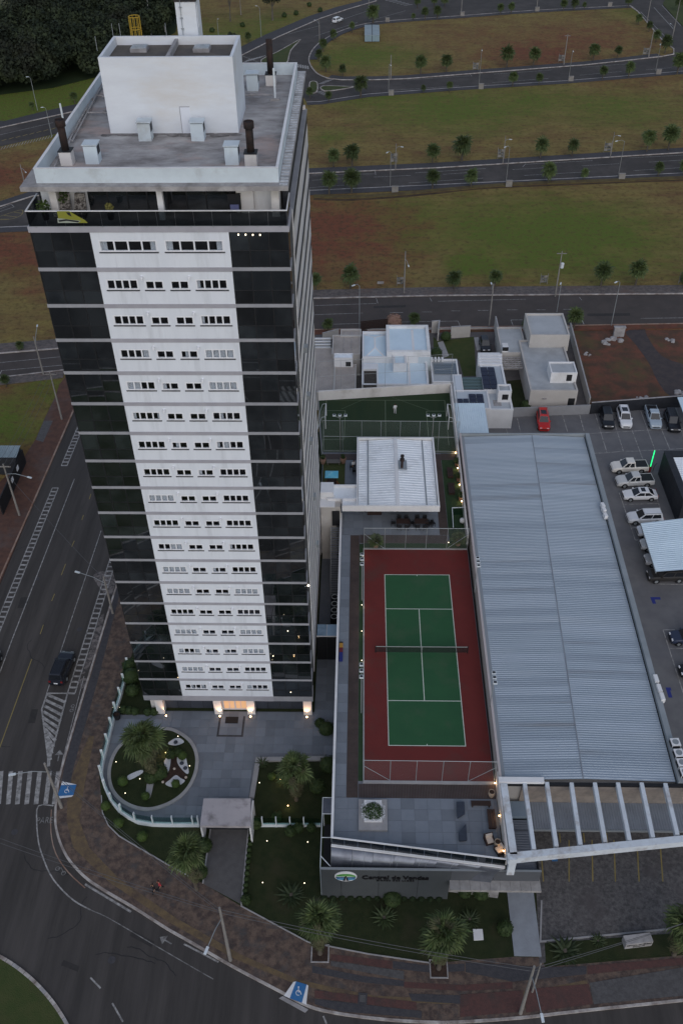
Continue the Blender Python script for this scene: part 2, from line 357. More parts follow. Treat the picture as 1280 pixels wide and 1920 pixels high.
def near_palm(base, top, rad, label, z0=.13, nl=58, dry=66, sc=None):
    b = P(*base, z0); h = max(.5, PY(top[0], top[1], b[1])[2]-z0-.1); s = rad/1.75
    t = thing('fan_palm', label, 'palm tree', (b[0], b[1], z0), 'fan palms in the gardens and along the corner pavement')
    lean = random.uniform(-.22, .22), random.uniform(-.22, .22)
    o = palm_trunk(h, .19).build('trunk', m_trunk, t, local=True, smooth=False)
    for i in range(nl):
        k = (i+.5)/nl; el = R(84-122*k**.85+random.uniform(-9, 9)); az = i*2.39996+random.uniform(-.5, .5)
        l = inst('leaf', random.choice(FAN if random.random() > .09 else FAND), t, (b[0]+.1*lean[0], b[1]+.1*lean[1], z0+h-.15+.45*(1-k)), (random.uniform(-.9, .9), -el+lean[0]*math.cos(az)+lean[1]*math.sin(az), az), s*random.uniform(.66, 1.18)*(.80+.3*k if k < .6 else .96))
    for i in range(dry):
        az = i*2.39996+1; l = inst('dry_leaf', random.choice(FAND), t, (b[0], b[1], z0+h-.15-h*.62*(i/dry)), (random.uniform(-.8, .8), R(random.uniform(26, 48)+30*i/dry), az), s*random.uniform(.85, 1.1)*(1-.22*i/dry))
    return t
def merge(parts):
    mb = MB()
    for me, mtx in parts:
        n = len(mb.v); mb.v += [tuple(mtx @ v.co) for v in me.vertices]; mb.f += [tuple(i+n for i in p.vertices) for p in me.polygons]; mb.m += [0]*len(me.polygons)
    return mb
def far_crown(seed, nl=40):
    g = random.Random(seed); ps = []
    sm = [fanleaf(.7, 1.05, 9, d, m_leaf, i+seed) for i, d in enumerate((.25, .6))]
    for i in range(nl):
        k = (i+.5)/nl; el = R(86-135*k); az = i*2.39996; s = g.uniform(.8, 1.15)
        ps.append((g.choice(sm), Matrix.Translation((0, 0, .15)) @ Matrix.Rotation(az, 4, 'Z') @ Matrix.Rotation(-el, 4, 'Y') @ Matrix.Rotation(g.uniform(-.4, .4), 4, 'X') @ Matrix.Scale(s, 4)))
    return mesh(merge(ps), 'far_crown', m_leaf)
FCR = [far_crown(s) for s in (1, 2, 3)]; FTR = mesh(palm_trunk(1.0, .22), 'far_trunk', m_trunk)
def far_palm(px, py, hpx, label, group, w=None):
    b = P(px, py+1.5, .0); d = math.dist(b, CC); ppm = FPX/d; crown = max(.8, hpx*.40/ppm); h = max(.4, hpx*.55/ppm*1.25)
    t = thing('young_palm', label, 'palm tree', b, group); tr = inst('trunk', FTR, t, b, (0, 0, 0), (crown*.42, crown*.42, h)); inst('crown', random.choice(FCR), t, (b[0], b[1], h), (random.uniform(-.12, .12), random.uniform(-.12, .12), random.uniform(0, 6)), crown/1.5*.98*random.uniform(.92, 1.08))
    return t
def bush(name, px, py, z0, r, label, cat='shrub', mat=None, group=None, n=260, sz=.16, flat=.9):
    b = P(px, py, z0); V, Fc = leafcloud([(b[0], b[1], z0+r*flat*.8)], [(r, r, r*flat)], n, sz, .3, .75); core = MB().lathe((b[0], b[1], z0), [(r*.5, 0), (r*.9, r*.45*flat), (r*.88, r*.95*flat), (r*.5, r*1.5*flat), (.02, r*1.64*flat)], 10)
    t = thing(name, label, cat, b, group); core.build('stems', mat or m_fol, t, smooth=True); npmesh('foliage', V, Fc, mat or m_fol, t); return t
def cycad(px, py, z0, r, label, n=26, mat=None, group=None):
    b = P(px, py, z0); t = thing('cycad', label, 'plant', b, group); mb = MB()
    for i in range(n):
        az = i*2.39996; el = R(75-70*(i/n)); L = r*random.uniform(.85, 1.1); pts = []
        for k in range(5): s = k/4; e = el-R(55)*s*s; pts.append(Vector((L*s*math.cos(e)*math.cos(az), L*s*math.cos(e)*math.sin(az), L*s*math.sin(el)*.8-.25*L*s*s)))
        side = Vector((-math.sin(az), math.cos(az), 0))
        for k in range(4):
            w0 = .09*r*(1 if k else .4)*math.sin(math.pi*min(1, .25+k/5)); w1 = .09*r*math.sin(math.pi*min(1, .25+(k+1)/5))*(0.1 if k == 3 else 1)
            mb.add([b+0*pts[k] if False else Vector(b)+pts[k]-side*w0*1.6-Vector((0, 0, .03)), Vector(b)+pts[k]+Vector((0, 0, .03)), Vector(b)+pts[k+1]+Vector((0, 0, .03)), Vector(b)+pts[k+1]-side*w1*1.6-Vector((0, 0, .03)), Vector(b)+pts[k]+side*w0*1.6-Vector((0, 0, .03)), Vector(b)+pts[k+1]+side*w1*1.6-Vector((0, 0, .03))], [(0, 1, 2, 3), (1, 4, 5, 2)])
    mb.build('fronds', mat or m_cyc, t); MB().lathe(b, [(.14*r, 0), (.12*r, .2*r)], 8).build('stem', m_trunk, t); return t
# ================================================================ ground, roads, pavements, lawns
def axis(lo, hi, st, far): 
    a = list(np.arange(lo, hi+.1, st)); return [-far]+[lo-400, lo-120]+a+[hi+120, hi+400]+[far]
gx, gy = axis(-180, 180, 3, 2500), axis(-130, 420, 3, 3000)
SOIL = [((600, 430), 26, 1.0), ((640, 470), 22, .85), ((690, 520), 12, .6), ((620, 385), 14, .7), ((900, 70), 34, .55), ((1080, 75), 34, .75), ((1000, 100), 26, .9), ((1150, 55), 24, .6), ((850, 60), 18, .45), ((1190, 150), 22, .55), ((1120, 160), 18, .5), ((1240, 155), 16, .5),
        ((20, 480), 16, .95), ((0, 450), 14, .9), ((15, 330), 22, .8), ((40, 300), 14, .6), ((68, 545), 5, .9), ((700, 260), 18, .3), ((60, 740), 14, .5), ((20, 880), 12, .6), ((1150, 680), 22, 1.0), ((1240, 650), 14, .9), ((1120, 640), 14, .9), ((660, 330), 14, .35)]
GREEN = [((700, 180), 18, .7), ((680, 105), 20, .7), ((850, 205), 26, .75), ((1000, 190), 24, .6), ((1140, 200), 24, .6), ((1040, 440), 26, .9), ((830, 420), 24, .6), ((890, 495), 7, 1.), ((740, 420), 20, .5), ((40, 185), 34, 1.5), ((120, 165), 34, 1.5), ((190, 150), 26, 1.4), ((0, 800), 9, .8), ((92, 735), 6, .9), ((30, 500), 6, .5), ((620, 255), 10, .5), ((450, 60), 30, .6), ((520, 40), 24, .5), ((20, 20), 40, .8), ((1250, 25), 20, .7), ((1205, 745), 8, .7)]
def blob(lst):
    A = np.zeros((len(gy), len(gx)))
    X, Y = np.meshgrid(gx, gy)
    for (px, py), r, a in lst:
        q = P(px, py); d = np.hypot((X-q[0])/1.25, Y-q[1]); A = np.maximum(A, a*np.clip(1.15-d/r, 0, 1)**.9)
    return A.ravel()
gm = bpy.data.meshes.new('ground'); nx, ny = len(gx), len(gy)
gm.from_pydata([(x, y, -0.03) for y in gy for x in gx], [], [(j*nx+i, j*nx+i+1, (j+1)*nx+i+1, (j+1)*nx+i) for j in range(ny-1) for i in range(nx-1)])
for nm, lst in (('soil', SOIL), ('green', GREEN)):
    at = gm.attributes.new(nm, 'FLOAT', 'POINT'); at.data.foreach_set('value', blob(lst).astype(np.float32))
def ground_mat():
    m = bpy.data.materials.new('field'); m.use_nodes = True; t = m.node_tree; b = t.nodes['Principled BSDF']; L = t.links.new
    b.inputs['Roughness'].default_value = .95; b.inputs['Specular IOR Level'].default_value = .15
    pos = _n(t, 'ShaderNodeNewGeometry').outputs['Position']
    def noise(s, d=7, st=None):
        v = pos
        if st: mp = _n(t, 'ShaderNodeMapping'); mp.inputs['Scale'].default_value = st; L(pos, mp.inputs[0]); v = mp.outputs[0]
        n = _n(t, 'ShaderNodeTexNoise'); n.inputs['Scale'].default_value = s; n.inputs['Detail'].default_value = d; n.inputs['Roughness'].default_value = .68; L(v, n.inputs['Vector']); return n.outputs[0]
    def mr(x, a, bb, c=0., d=1.):
        r = _n(t, 'ShaderNodeMapRange'); r.inputs[1].default_value = a; r.inputs[2].default_value = bb; r.inputs[3].default_value = c; r.inputs[4].default_value = d; L(x, r.inputs[0]); return r.outputs[0]
    def mix(f, a, bb):
        x = _n(t, 'ShaderNodeMix', data_type='RGBA'); L(f, x.inputs[0])
        for k, q in ((6, a), (7, bb)):
            if isinstance(q, tuple): x.inputs[k].default_value = (*q, 1)
            else: L(q, x.inputs[k])
        return x.outputs[2]
    def math_(op, a, bb):
        x = _n(t, 'ShaderNodeMath', operation=op)
        for k, q in ((0, a), (1, bb)):
            if isinstance(q, float): x.inputs[k].default_value = q
            else: L(q, x.inputs[k])
        return x.outputs[0]
    def att(n): a = _n(t, 'ShaderNodeAttribute'); a.attribute_name = n; return a.outputs['Fac']
    fine = noise(.9, 8); mid = noise(.11, 8); big = noise(.03, 5); streak = noise(.25, 6, (.25, 1.6, 1))
    base = mix(mr(math_('ADD', math_('MULTIPLY', mid, .6), math_('MULTIPLY', noise(.45, 9, (.7, 1.3, 1)), .4)), .40, .58), (.248, .190, .062), (.170, .098, .047))
    base = mix(mr(streak, .45, .62, 0, .85), base, (.235, .185, .068))
    g = mr(math_('ADD', math_('MULTIPLY', att('green'), .50), math_('ADD', math_('MULTIPLY', mid, .45), math_('MULTIPLY', noise(.38, 9, (.6, 1.5, 1)), .55))), .58, .86)
    base = mix(g, base, mix(mr(fine, .35, .65), (.096, .150, .022), (.155, .160, .038)))
    s_ = mr(math_('ADD', math_('MULTIPLY', att('soil'), .62), math_('MULTIPLY', math_('ADD', noise(.2, 9), math_('MULTIPLY', streak, .5)), .85)), .86, 1.22)
    base = mix(s_, base, mix(mr(fine, .35, .65), (.215, .076, .042), (.150, .066, .040)))
    base = mix(mr(fine, .50, .64, 0, .62), base, (.075, .054, .026))
    L(base, b.inputs['Base Color'])
    bp = _n(t, 'ShaderNodeBump'); bp.inputs['Strength'].default_value = 1.0; bp.inputs['Distance'].default_value = .4; L(noise(1.6, 8), bp.inputs['Height']); L(bp.outputs[0], b.inputs['Normal'])
    return m
gm.materials.append(ground_mat())
go = bpy.data.objects.new('ground', gm); COL.objects.link(go); go['kind'] = 'structure'
def struct(name, mb, mat, smooth=False): return mb.build(name, mat, kind='structure', smooth=smooth)
def sheet(name, poly, z, mat): return struct(name, MB().sheet(poly, z), mat)
def slab(name, poly, z0, z1, mat): return struct(name, MB().prism(poly, z0, z1), mat)
def ext(a, b, t): return (a[0]+(b[0]-a[0])*t, a[1]+(b[1]-a[1])*t)
# --- corner kerb of the tower block, avenue and roundabout
K1 = spline(PL([(220, 1096), (172.5, 1252), (118, 1436), (108, 1490), (104.6, 1538), (110.7, 1572), (124, 1603), (142, 1627), (166, 1650), (201, 1673), (254, 1704), (312, 1741), (356, 1766), (437, 1813), (520, 1857), (578, 1887), (634, 1901), (719, 1912), (797, 1917), (860, 1917), (975, 1909), (1090, 1896), (1280, 1876)]), 4)
K1 = [(-34.6, 88.0)]+K1+[(45, -19.0), (90, -14)]
KW = [(-47.5, 88.0)]+PL([(138, 771), (82, 900), (0, 1087)])+[(-49.2, 10.0), (-52, -4), (-62, -14), (-110, -20)]
sheet('avenue', K1+[(90, -125), (-110, -125)]+KW[::-1], 0.0, m_asav)  # southern stretch is unseen, added for a neutral grey reflection in the tower's glass
struct('avenue_kerb', MB().ribbon(K1, .22, -.02, .15), m_kerb)
struct('west_kerb', MB().ribbon(KW, .22, -.02, .15), m_kerbr)
RB = (-43.0, -37.0); RR = 20.4
isl = [(RB[0]+RR*math.cos(a), RB[1]+RR*math.sin(a)) for a in np.linspace(0, 2*math.pi, 64, endpoint=False)]
slab('roundabout_lawn', isl, -.02, .14, m_lawnb)
kb = MB(); kb2 = MB()
for i, a in enumerate(np.linspace(0, 2*math.pi, 180, endpoint=False)):   # painted kerb stones, some worn
    a2 = a+2*math.pi/180*.94; st = [(RB[0]+(RR+.02)*math.cos(a+(a2-a)*k/2), RB[1]+(RR+.02)*math.sin(a+(a2-a)*k/2)) for k in range(3)]
    (kb if (i*7) % 5 else kb2).ribbon(st, .3, -.02, .17+random.uniform(-.01, .01))
struct('roundabout_kerb', kb, m_kerb); struct('roundabout_kerb', kb2, m_conc)
# --- near road (behind the tower), middle road, far road, diagonal avenue, top road
def crop_line(pts): return PL(pts)
NN = [(-140, P(0, 663)[1]-8)]+crop_line([(0, 663), (109, 654), (587, 559.8), (820, 554.7), (1280, 551)])+[(150, P(1280, 551)[1]+1)]
NS = [(-140, P(0, 708)[1]-8)]+crop_line([(0, 708.5), (120, 694.6)])+[(-36, 90.2)]+crop_line([(588, 619), (1086, 611), (1280, 607.5)])+[(150, P(1280, 607)[1]+.6)]
sheet('near_road', NN+NS[::-1], .006, m_asph2)
struct('near_road_kerb', MB().ribbon(NN, .28, -.02, .16), m_kerb); struct('near_road_kerb', MB().ribbon(NS[:3], .28, -.02, .16), m_kerb); struct('near_road_kerb', MB().ribbon(NS[4:], .28, -.02, .16), m_kerbr)
def pavement(name, line, side, w, mat=m_paveg, z=.12):
    o = []
    for i, p in enumerate(line):
        a = np.array(line[max(0, i-1)]); b = np.array(line[min(len(line)-1, i+1)]); d = (b-a)/np.linalg.norm(b-a); u = np.array([-d[1], d[0]])*side
        o.append(tuple(np.array(p)+u*w))
    return slab(name, line+o[::-1], -.02, z, mat)
pavement('near_pavement', NN, 1, 3.2); pavement('near_pavement', NS[4:], -1, 1.6, m_soil); pavement('near_pavement', NS[:3], -1, 2.3)
MN = [(-160, P(0, 388)[1]-14)]+crop_line([(0, 388), (62, 368), (580, 325.5), (820, 315), (1280, 286.5)])+[(150, P(1280, 286)[1]+9)]
MS = [(-160, P(0, 427)[1]-14)]+crop_line([(0, 427), (52, 425), (580, 358), (820, 347), (1280, 325)])+[(150, P(1280, 325)[1]+9)]
sheet('middle_road', MN+MS[::-1], .004, m_asph)
struct('middle_road_kerb', MB().ribbon(MN, .3, -.02, .16), m_kerb); struct('middle_road_kerb', MB().ribbon(MS, .3, -.02, .15), m_conc)
pavement('middle_pavement', MN, 1, 3.0, m_pdark); pavement('middle_pavement', MS, -1, 2.4, m_pdark)
FN = crop_line([(614, 147), (640, 150), (700, 150), (760, 148), (900, 137), (1095, 122), (1180, 113), (1240, 106)])
FS = crop_line([(575, 192), (600, 191), (650, 183), (690, 177), (850, 165), (1060, 152), (1280, 134)])+[(150, P(1280, 134)[1]+6)]
RC = spline(crop_line([(614, 147), (596, 139), (584, 126), (579, 112), (584, 97), (595, 84), (610, 73), (640, 58), (690, 44), (760, 37), (850, 31), (1000, 20), (1180, 11)]), 4)
RI = crop_line([(1180, 11), (1195, 22), (1240, 75), (1262, 92), (1262, 102), (1240, 106)])
DN = [(-230, 195), (-160, 200)]+crop_line([(0, 240), (100, 218), (180, 200)])+[(-50, 228)]+crop_line([(453, 104), (520, 70), (600, 35), (650, 18), (705, 2)])+[(-5, 345), (60, 378), (150, 400)]
DS = [(-230, 150), (-160, 160)]+crop_line([(0, 275), (100, 252), (200, 232)])+[(-48, 210), (-24, 214)]
sheet('far_road', FS[:1]+FS[1:]+[(150, 262)]+crop_line([(1300, 88), (1262, 98)])+[FN[-1]]+FN[::-1]+RC[3:30][::1]+crop_line([(560, 80), (545, 120), (560, 170)]), .002, m_asph)
sheet('diagonal_avenue', DN+[(150, 330)]+crop_line([(1185, 13)])+RC[::-1]+DS[::-1], 0.0, m_asph)
sheet('east_road', crop_line([(1178, 11), (1150, 0)])+[(104, 345), (140, 345), (140, 300)]+crop_line([(1300, 60), (1300, 130), (1240, 108), (1262, 100), (1262, 92), (1240, 75), (1195, 22)]), .008, m_asph)
struct('far_kerb', MB().ribbon(RC+RI+FN[::-1], .35, -.02, .16, closed=False), m_kerb)
struct('far_kerb', MB().ribbon(FS, .3, -.02, .15), m_conc)
struct('diagonal_kerb', MB().ribbon(DN, .35, -.02, .16), m_kerb)
pavement('far_pavement', FN, 1, 3.0, m_pdark); pavement('far_pavement', FS, -1, 2.2, m_pdark); pavement('diagonal_pavement', DN, 1, 5.0, m_pdark); pavement('far_pavement', RC[12:], -1, 2.6, m_pdark)
# traffic islands by the junction
def island(pts, z=.15, mat=m_lawnb):
    q = spline(PL(pts), 3, True); slab('traffic_island', q, -.02, z, mat); struct('island_kerb', MB().ribbon(q, .3, -.02, z+.03, True), m_kerb)
island([(535, 122), (545, 95), (563, 75), (545, 84), (520, 98), (490, 113), (500, 122)])
island([(605, 162), (660, 163), (668, 162), (640, 168), (608, 171)])
island([(581, 155), (594, 155), (594, 172), (582, 174)])
# east side junction corner lawn
slab('corner_lawn', spline(PL([(1242, 6), (1252, 20), (1280, 50), (1330, 85), (1400, 60), (1320, 0), (1260, -5)]), 3, True), -.02, .14, m_lawnb)
# --- markings
def line(pts, w, z=.012, mat=m_paint, name='road_marking'):
    return MB().ribbon(PL(pts), w, z)
mk = MB(); my = MB()
def stripe(mb, a, b, w, z=.014): mb.ribbon([P2(*a), P2(*b)], w, z)
# avenue: parking-lane ladders, edge and centre lines
def ladder(x0, y0, y1, w=.85, step=.80, skew=0.0):
    for xx in (x0, x0+w): mk.ribbon([(xx, y0), (xx+skew, y1)], .13, .014)
    n = int((y1-y0)/step)
    for i in range(n+1):
        y = y0+(y1-y0)*i/n; s_ = skew*i/n; mk.ribbon([(x0+s_, y), (x0+w+s_, y)], .26, .018)
l1a, l1b = P2(0, 1150), P2(100, 915); ladder(l1a[0]-.1, l1a[1]-12, l1b[1], skew=l1b[0]-l1a[0])
l2a, l2b = P2(118, 873), P2(150, 800); ladder(l2a[0]-.2, l2a[1], l2b[1]+6, skew=l2b[0]-l2a[0])
l3a, l3b = P2(127, 1300), P2(204, 1062); ladder(l3a[0], l3a[1], l3b[1]+8, skew=l3b[0]-l3a[0])
stripe(mk, (23, 1200), (140, 898), .12); stripe(mk, (0, 1262), (23, 1200), .12)
stripe(mk, (88, 1300), (190, 995), .10)
for a, b in [((171, 926), (168, 936)), ((157, 966), (154, 975)), ((140, 1014), (135, 1025)), ((123.5, 1057.5), (115.5, 1078.5)), ((103, 1113.5), (97.5, 1127)), ((82, 1171.5), (76, 1189)), ((60, 1236), (0, 1402))]: stripe(my, a, b, .10)
# hatched taper beside the parked bay
hz = [(89, 1300), (127, 1300), (92, 1432), (79, 1330)]
for a, b in zip(hz, hz[1:]+hz[:1]): stripe(mk, a, b, .18)
for i in range(11):
    t = i/11; a = (88-8*min(1, t*2.9)+max(0, t-.35)*22, 1302+t*118); b = (127-35*(t+.10), 1300+132*(t+.10)+4)
    mk.ribbon([P2(*a), P2(*b)], .34, .018)
# zebra crossing
for x in (0, 18, 35, 52.5, 70, 88, 104): mk.ribbon([P2(x-2, 1508), P2(x+3+x*.03, 1446)], .46, .014)
mk.ribbon([P2(-16, 1508), P2(-10, 1447)], .46, .014)
# bike lane round the corner
bl = spline(PL([(101, 1511), (73, 1511), (69.5, 1540), (73, 1580), (82, 1610), (95, 1640), (112, 1663), (138, 1688), (170, 1706), (205, 1722), (300, 1778), (400, 1836), (480, 1880), (560, 1925)]), 3)
mk.ribbon(bl[:25], .13, .016); mkw = MB().ribbon(bl[24:34], .08, .0165); struct('faded_edge_line', mkw, m_paintw)
bl2 = spline(PL([(97, 1518), (96, 1560), (105, 1600), (128, 1635), (160, 1665)]), 3); mb_ = MB().ribbon(bl2, .10, .014); struct('road_marking', mb_, m_kerbr)
stripe(mk, (160, 1658), (246, 1710), .2); stripe(mk, (345, 1770), (410, 1804), .16)
for a, b in [((170, 1833), (189, 1853)), ((211, 1881), (231, 1916)), ((606, 1905), (612, 1920))]: stripe(mk, a, b, .14)
stripe(mk, (116, 1432), (158, 1268), .07); stripe(mk, (121, 1428), (176, 1240), .07)
# lane arrows
def arrow(mb, a, b, w=.12, hw=.45):
    a = np.array(P2(*a)); b = np.array(P2(*b)); d = (b-a)/np.linalg.norm(b-a); u = np.array([-d[1], d[0]]); h = a+d*np.linalg.norm(b-a)*.55
    mb.ribbon([tuple(a), tuple(h)], w, .016); mb.sheet([tuple(h+u*hw), tuple(b), tuple(h-u*hw)], .016)
ma = MB(); arrow(ma, (109, 1427), (113, 1406)); arrow(ma, (322, 1770), (300, 1757)); struct('arrow_marking', ma, m_paintw)
# near road lines
for a, b in [((0, 680), (125, 668)), ((3, 695), (125, 684)), ((0, 702), (4, 695)), ((590, 573), (705, 569)), ((705, 559), (708, 569)), ((590, 590), (680, 587)), ((730, 586), (755, 586)), ((790, 585), (810, 585)), ((845, 583), (862, 583)), ((895, 582), (915, 582)), ((950, 581), (970, 581)), ((1005, 581), (1022, 581)), ((1055, 580), (1080, 580)), ((625, 608), (690, 606)), ((750, 604), (858, 602)), ((858, 602), (862, 611)), ((957, 600), (1052, 599)), ((957, 600), (961, 610)), ((1090, 600), (1094, 608)), ((805, 558), (809, 565)), ((1085, 557), (1090, 563)), ((1200, 597), (1280, 596)), ((820, 565), (985, 561))]: stripe(mk, a, b, .11)
# middle road lines
for a, b in [((585, 328), (703, 326)), ((703, 321), (704, 328)), ((778, 324), (910, 316)), ((985, 308), (1110, 301)), ((979, 313), (985, 307)), ((1178, 296), (1280, 291)), ((580, 352), (672, 345)), ((766, 343), (905, 334)), ((982, 329), (1105, 322)), ((1186, 320), (1280, 314)), ((585, 338), (650, 335)), ((700, 332), (770, 329)), ((830, 327), (900, 322)), ((960, 318), (1030, 314)), ((1090, 311), (1160, 307)), ((1215, 304), (1280, 300)), ((0, 388+4), (22, 383)), ((22, 383), (27, 388)), ((27, 388), (0, 397))]: stripe(mk, a, b, .13)
for a, b in [((8, 404), (33, 407)), ((27, 398), (42, 400)), ((0, 411), (18, 411))]: stripe(my, a, b, .18)
my.ribbon(spline(PL([(0, 412), (20, 411), (36, 406), (43, 400), (42, 394), (30, 396), (0, 406)]), 3), .14, .014)
# far road lines
for a, b in [((762, 148+2), (880, 142)), ((880, 138), (884, 143)), ((925, 139), (1035, 131)), ((1090, 126), (1190, 119)), ((922, 155), (1028, 147)), ((1086, 141), (1165, 134)), ((1210, 131), (1258, 127)), ((740, 169), (860, 161))]: stripe(mk, a, b, .14)
# diagonal avenue lines
for a, b in [((0, 253), (100, 230)), ((460, 96), (520, 66)), ((540, 64), (600, 48)), ((620, 44), (690, 20)), ((590, 68), (670, 42)), ((690, 40), (760, 20)), ((455, 105), (485, 117))]: stripe(mk, a, b, .16)
for i in range(9): stripe(my, (4+i*13, 264-i*3), (13+i*13, 261-i*3), .25)
for i in range(18): stripe(mk, (2+i*5.5, 281-i*1.3), (6+i*5.5, 275-i*1.3), .16)
for i in range(7): stripe(mk, (455+i*5, 118-i*1.5), (468+i*5, 111-i*1.2), .3)
for i in range(8): stripe(mk, (545+i*4.5, 118+i*.8), (546+i*4.5, 124+i*.8), .5)
for i in range(6): stripe(mk, (594+i*3.5, 173+i*1.6), (604+i*3.5, 171+i*1.7), .4)
for i in range(5): stripe(mk, (597+i*4, 157-i*1.7), (609+i*4, 156-i*1.7), .4)
for i in range(6): stripe(mk, (722+i*7, 1+i*1.8), (738+i*7, -1+i*1.8), .5)
stripe(mk, (1225, 14), (1262, 55), .2); stripe(mk, (1240, 10), (1275, 48), .2); stripe(mk, (1200, 22), (1255, 78), .16)
# a crossing and lane lines in front of the plot, seen only in the tower's glass
for i in range(9): mk.ribbon([(-18+i*1.0, -58), (-16+i*1.0, -53)], .5, .014)
mk.ribbon([(-60, -62), (60, -56)], .2, .014); mk.ribbon([(RB[0]+27*math.cos(a), RB[1]+27*math.sin(a)) for a in np.linspace(-1.5, .5, 30)], .16, .014)
struct('road_marking', mk, m_paint); struct('road_marking', my, m_yel)
pm2 = MB()
for pts in ([(60, 1330), (72, 1330), (66, 1356), (53, 1356)], [(40, 1120), (56, 1120), (50, 1140), (33, 1140)], [(250, 1745), (290, 1766), (284, 1776), (243, 1754)], [(120, 1800), (150, 1812), (146, 1822), (115, 1810)], [(700, 574), (760, 572), (760, 576), (700, 578)], [(1100, 588), (1180, 587), (1180, 592), (1100, 593)], [(870, 338), (905, 336), (905, 339), (870, 341)]): pm2.sheet(PL(pts), .010+len(pm2.v)*.0001)
struct('asphalt_patch', pm2, M('asphalt patch', (.034, .031, .030), (.045, .041, .039), 1.2, .85))
mh = MB()
for px, py in ((150, 1180), (28, 1560), (210, 1800), (70, 1085)): q = P2(px, py); mh.lathe((q[0], q[1], .0), [(.34, 0), (.34, .013)], 14)
struct('manhole_cover', mh, m_pdark)
ck = MB(); gck = random.Random(5)
for px, py in ((60, 1200), (130, 1640), (90, 1760), (180, 1790), (60, 1000), (330, 1830), (20, 1400)):
    q = P2(px, py); a = gck.uniform(0, 6.3); pts = [q]
    for k in range(14): a += gck.uniform(-.5, .5); pts.append((pts[-1][0]+.4*math.cos(a), pts[-1][1]+.4*math.sin(a)))
    ck.ribbon(pts, .05, .0085)
struct('tar_seal', ck, m_black)
struct('drain_ditch', MB().ribbon(spline(PL([(588, 373), (640, 375), (690, 373), (760, 368), (820, 362), (880, 355), (960, 350), (1060, 346), (1180, 341), (1290, 337)]), 4), .9, -.03, .03), M('ditch soil', (.05, .034, .024), (.09, .06, .035), .5, .95, .6))
struct('ditch_bank', MB().ribbon(spline(PL([(588, 369), (690, 369), (820, 358), (960, 346.5), (1180, 338), (1290, 334)]), 4), 1.6, -.03, .22), M('grass bank', (.12, .095, .036), (.085, .058, .03), .6, .95, .6))
slab('west_pavement', KW[:3]+[(-48.4, 22), (-60, 22)]+PL([(0, 905), (40, 868), (67, 826), (83, 789), (106, 741), (112, 722)])+[(-49.0, 88)], -.02, .12, M('red brick paving', (.125, .062, .044), (.085, .046, .036), 1.2, .9, .5, 9, c3=(.10, .085, .08), sc3=.12))
sheet('grey_patch', PL([(100, 790), (82, 830), (68, 826), (83, 790)]), .126, m_pgry)
# dried cement splash along the gutter
for pts in ([(205, 1120), (176, 1085), (185, 1072), (210, 1075), (222, 1090), (216, 1096)], [(196, 1150), (186, 1200), (172, 1240), (160, 1262), (152, 1258), (168, 1222), (182, 1170)], [(150, 1275), (162, 1272), (166, 1280), (152, 1292)]):
    sheet('cement_splash', spline(PL(pts), 3, True), .010, M('cement splash', (.20, .175, .165), (.06, .055, .055), 1.6, .9, contrast=.08))
# --- tower block pavement (brick), property boundary
BND = PL([(241, 1250), (228, 1300), (213, 1340), (200, 1390), (189, 1432), (187, 1454), (190, 1490), (193, 1525), (204, 1549), (224, 1569), (240, 1578.6), (314, 1622), (382, 1658), (452, 1700), (578, 1768), (690, 1788), (807, 1807), (962, 1795), (1014, 1796), (1021, 1814), (1280, 1792)])+[(90, -10)]
BND = [(-29.2, 88)]+[(-29.2, 20)]+BND
slab('corner_pavement', K1+BND[::-1], -.02, .12, m_pave)
pg = MB()
sheet('bike_path_strip', spline(PL([(222, 1096), (176, 1252), (122, 1436), (120, 1480)]), 3)+spline(PL([(133, 1480), (140, 1436), (186, 1270), (226, 1110)]), 3), .126, m_pdark)
for mat, pts in ((m_pyel, [(138, 1452), (168, 1380), (178, 1382), (160, 1470), (150, 1540), (168, 1590), (225, 1650), (330, 1722), (450, 1790), (560, 1838), (700, 1868), (840, 1874), (1000, 1858), (1100, 1838), (1100, 1846), (1000, 1868), (840, 1884), (700, 1878), (556, 1847), (440, 1799), (320, 1732), (205, 1655), (138, 1590), (126, 1540), (128, 1490)]),
                 (m_pdark, [(585, 1812), (680, 1831), (757, 1840), (757, 1851), (680, 1843), (585, 1825)]),
                 (m_pred, [(620, 1790), (735, 1803), (735, 1818), (620, 1801)]),
                 (m_pdark, [(736, 1803), (806, 1812), (870, 1808), (870, 1822), (806, 1825), (736, 1817)]),
                 (m_pred, [(757, 1842), (862, 1848), (960, 1842), (960, 1855), (862, 1859), (757, 1853)]),
                 (m_pgry, [(620, 1803), (757, 1822), (757, 1838), (620, 1812)]),
                 (m_pdark, [(765, 1864), (873, 1868), (873, 1884), (772, 1878)]),
                 (m_pred, [(590, 1858), (780, 1880), (780, 1896), (590, 1872)]),
                 (m_pdark, [(590, 1874), (790, 1897), (790, 1910), (640, 1898), (590, 1884)]),
                 (m_pred, [(862, 1866), (980, 1858), (980, 1898), (862, 1908)]),
                 (m_pred, [(985, 1856), (1102, 1846), (1110, 1884), (985, 1900)]),
                 (m_pgry, [(1104, 1844), (1280, 1815), (1280, 1868), (1112, 1884)]),
                 (m_pred, [(1100, 1812), (1280, 1797), (1280, 1810), (1100, 1828)]),
                 (m_pdark, [(872, 1806), (1018, 1815), (1098, 1813), (1098, 1828), (960, 1842), (872, 1824)])):
    BZ = globals().get('BZ', .126)+.002; sheet('pavement_band', PL(pts), BZ, mat)
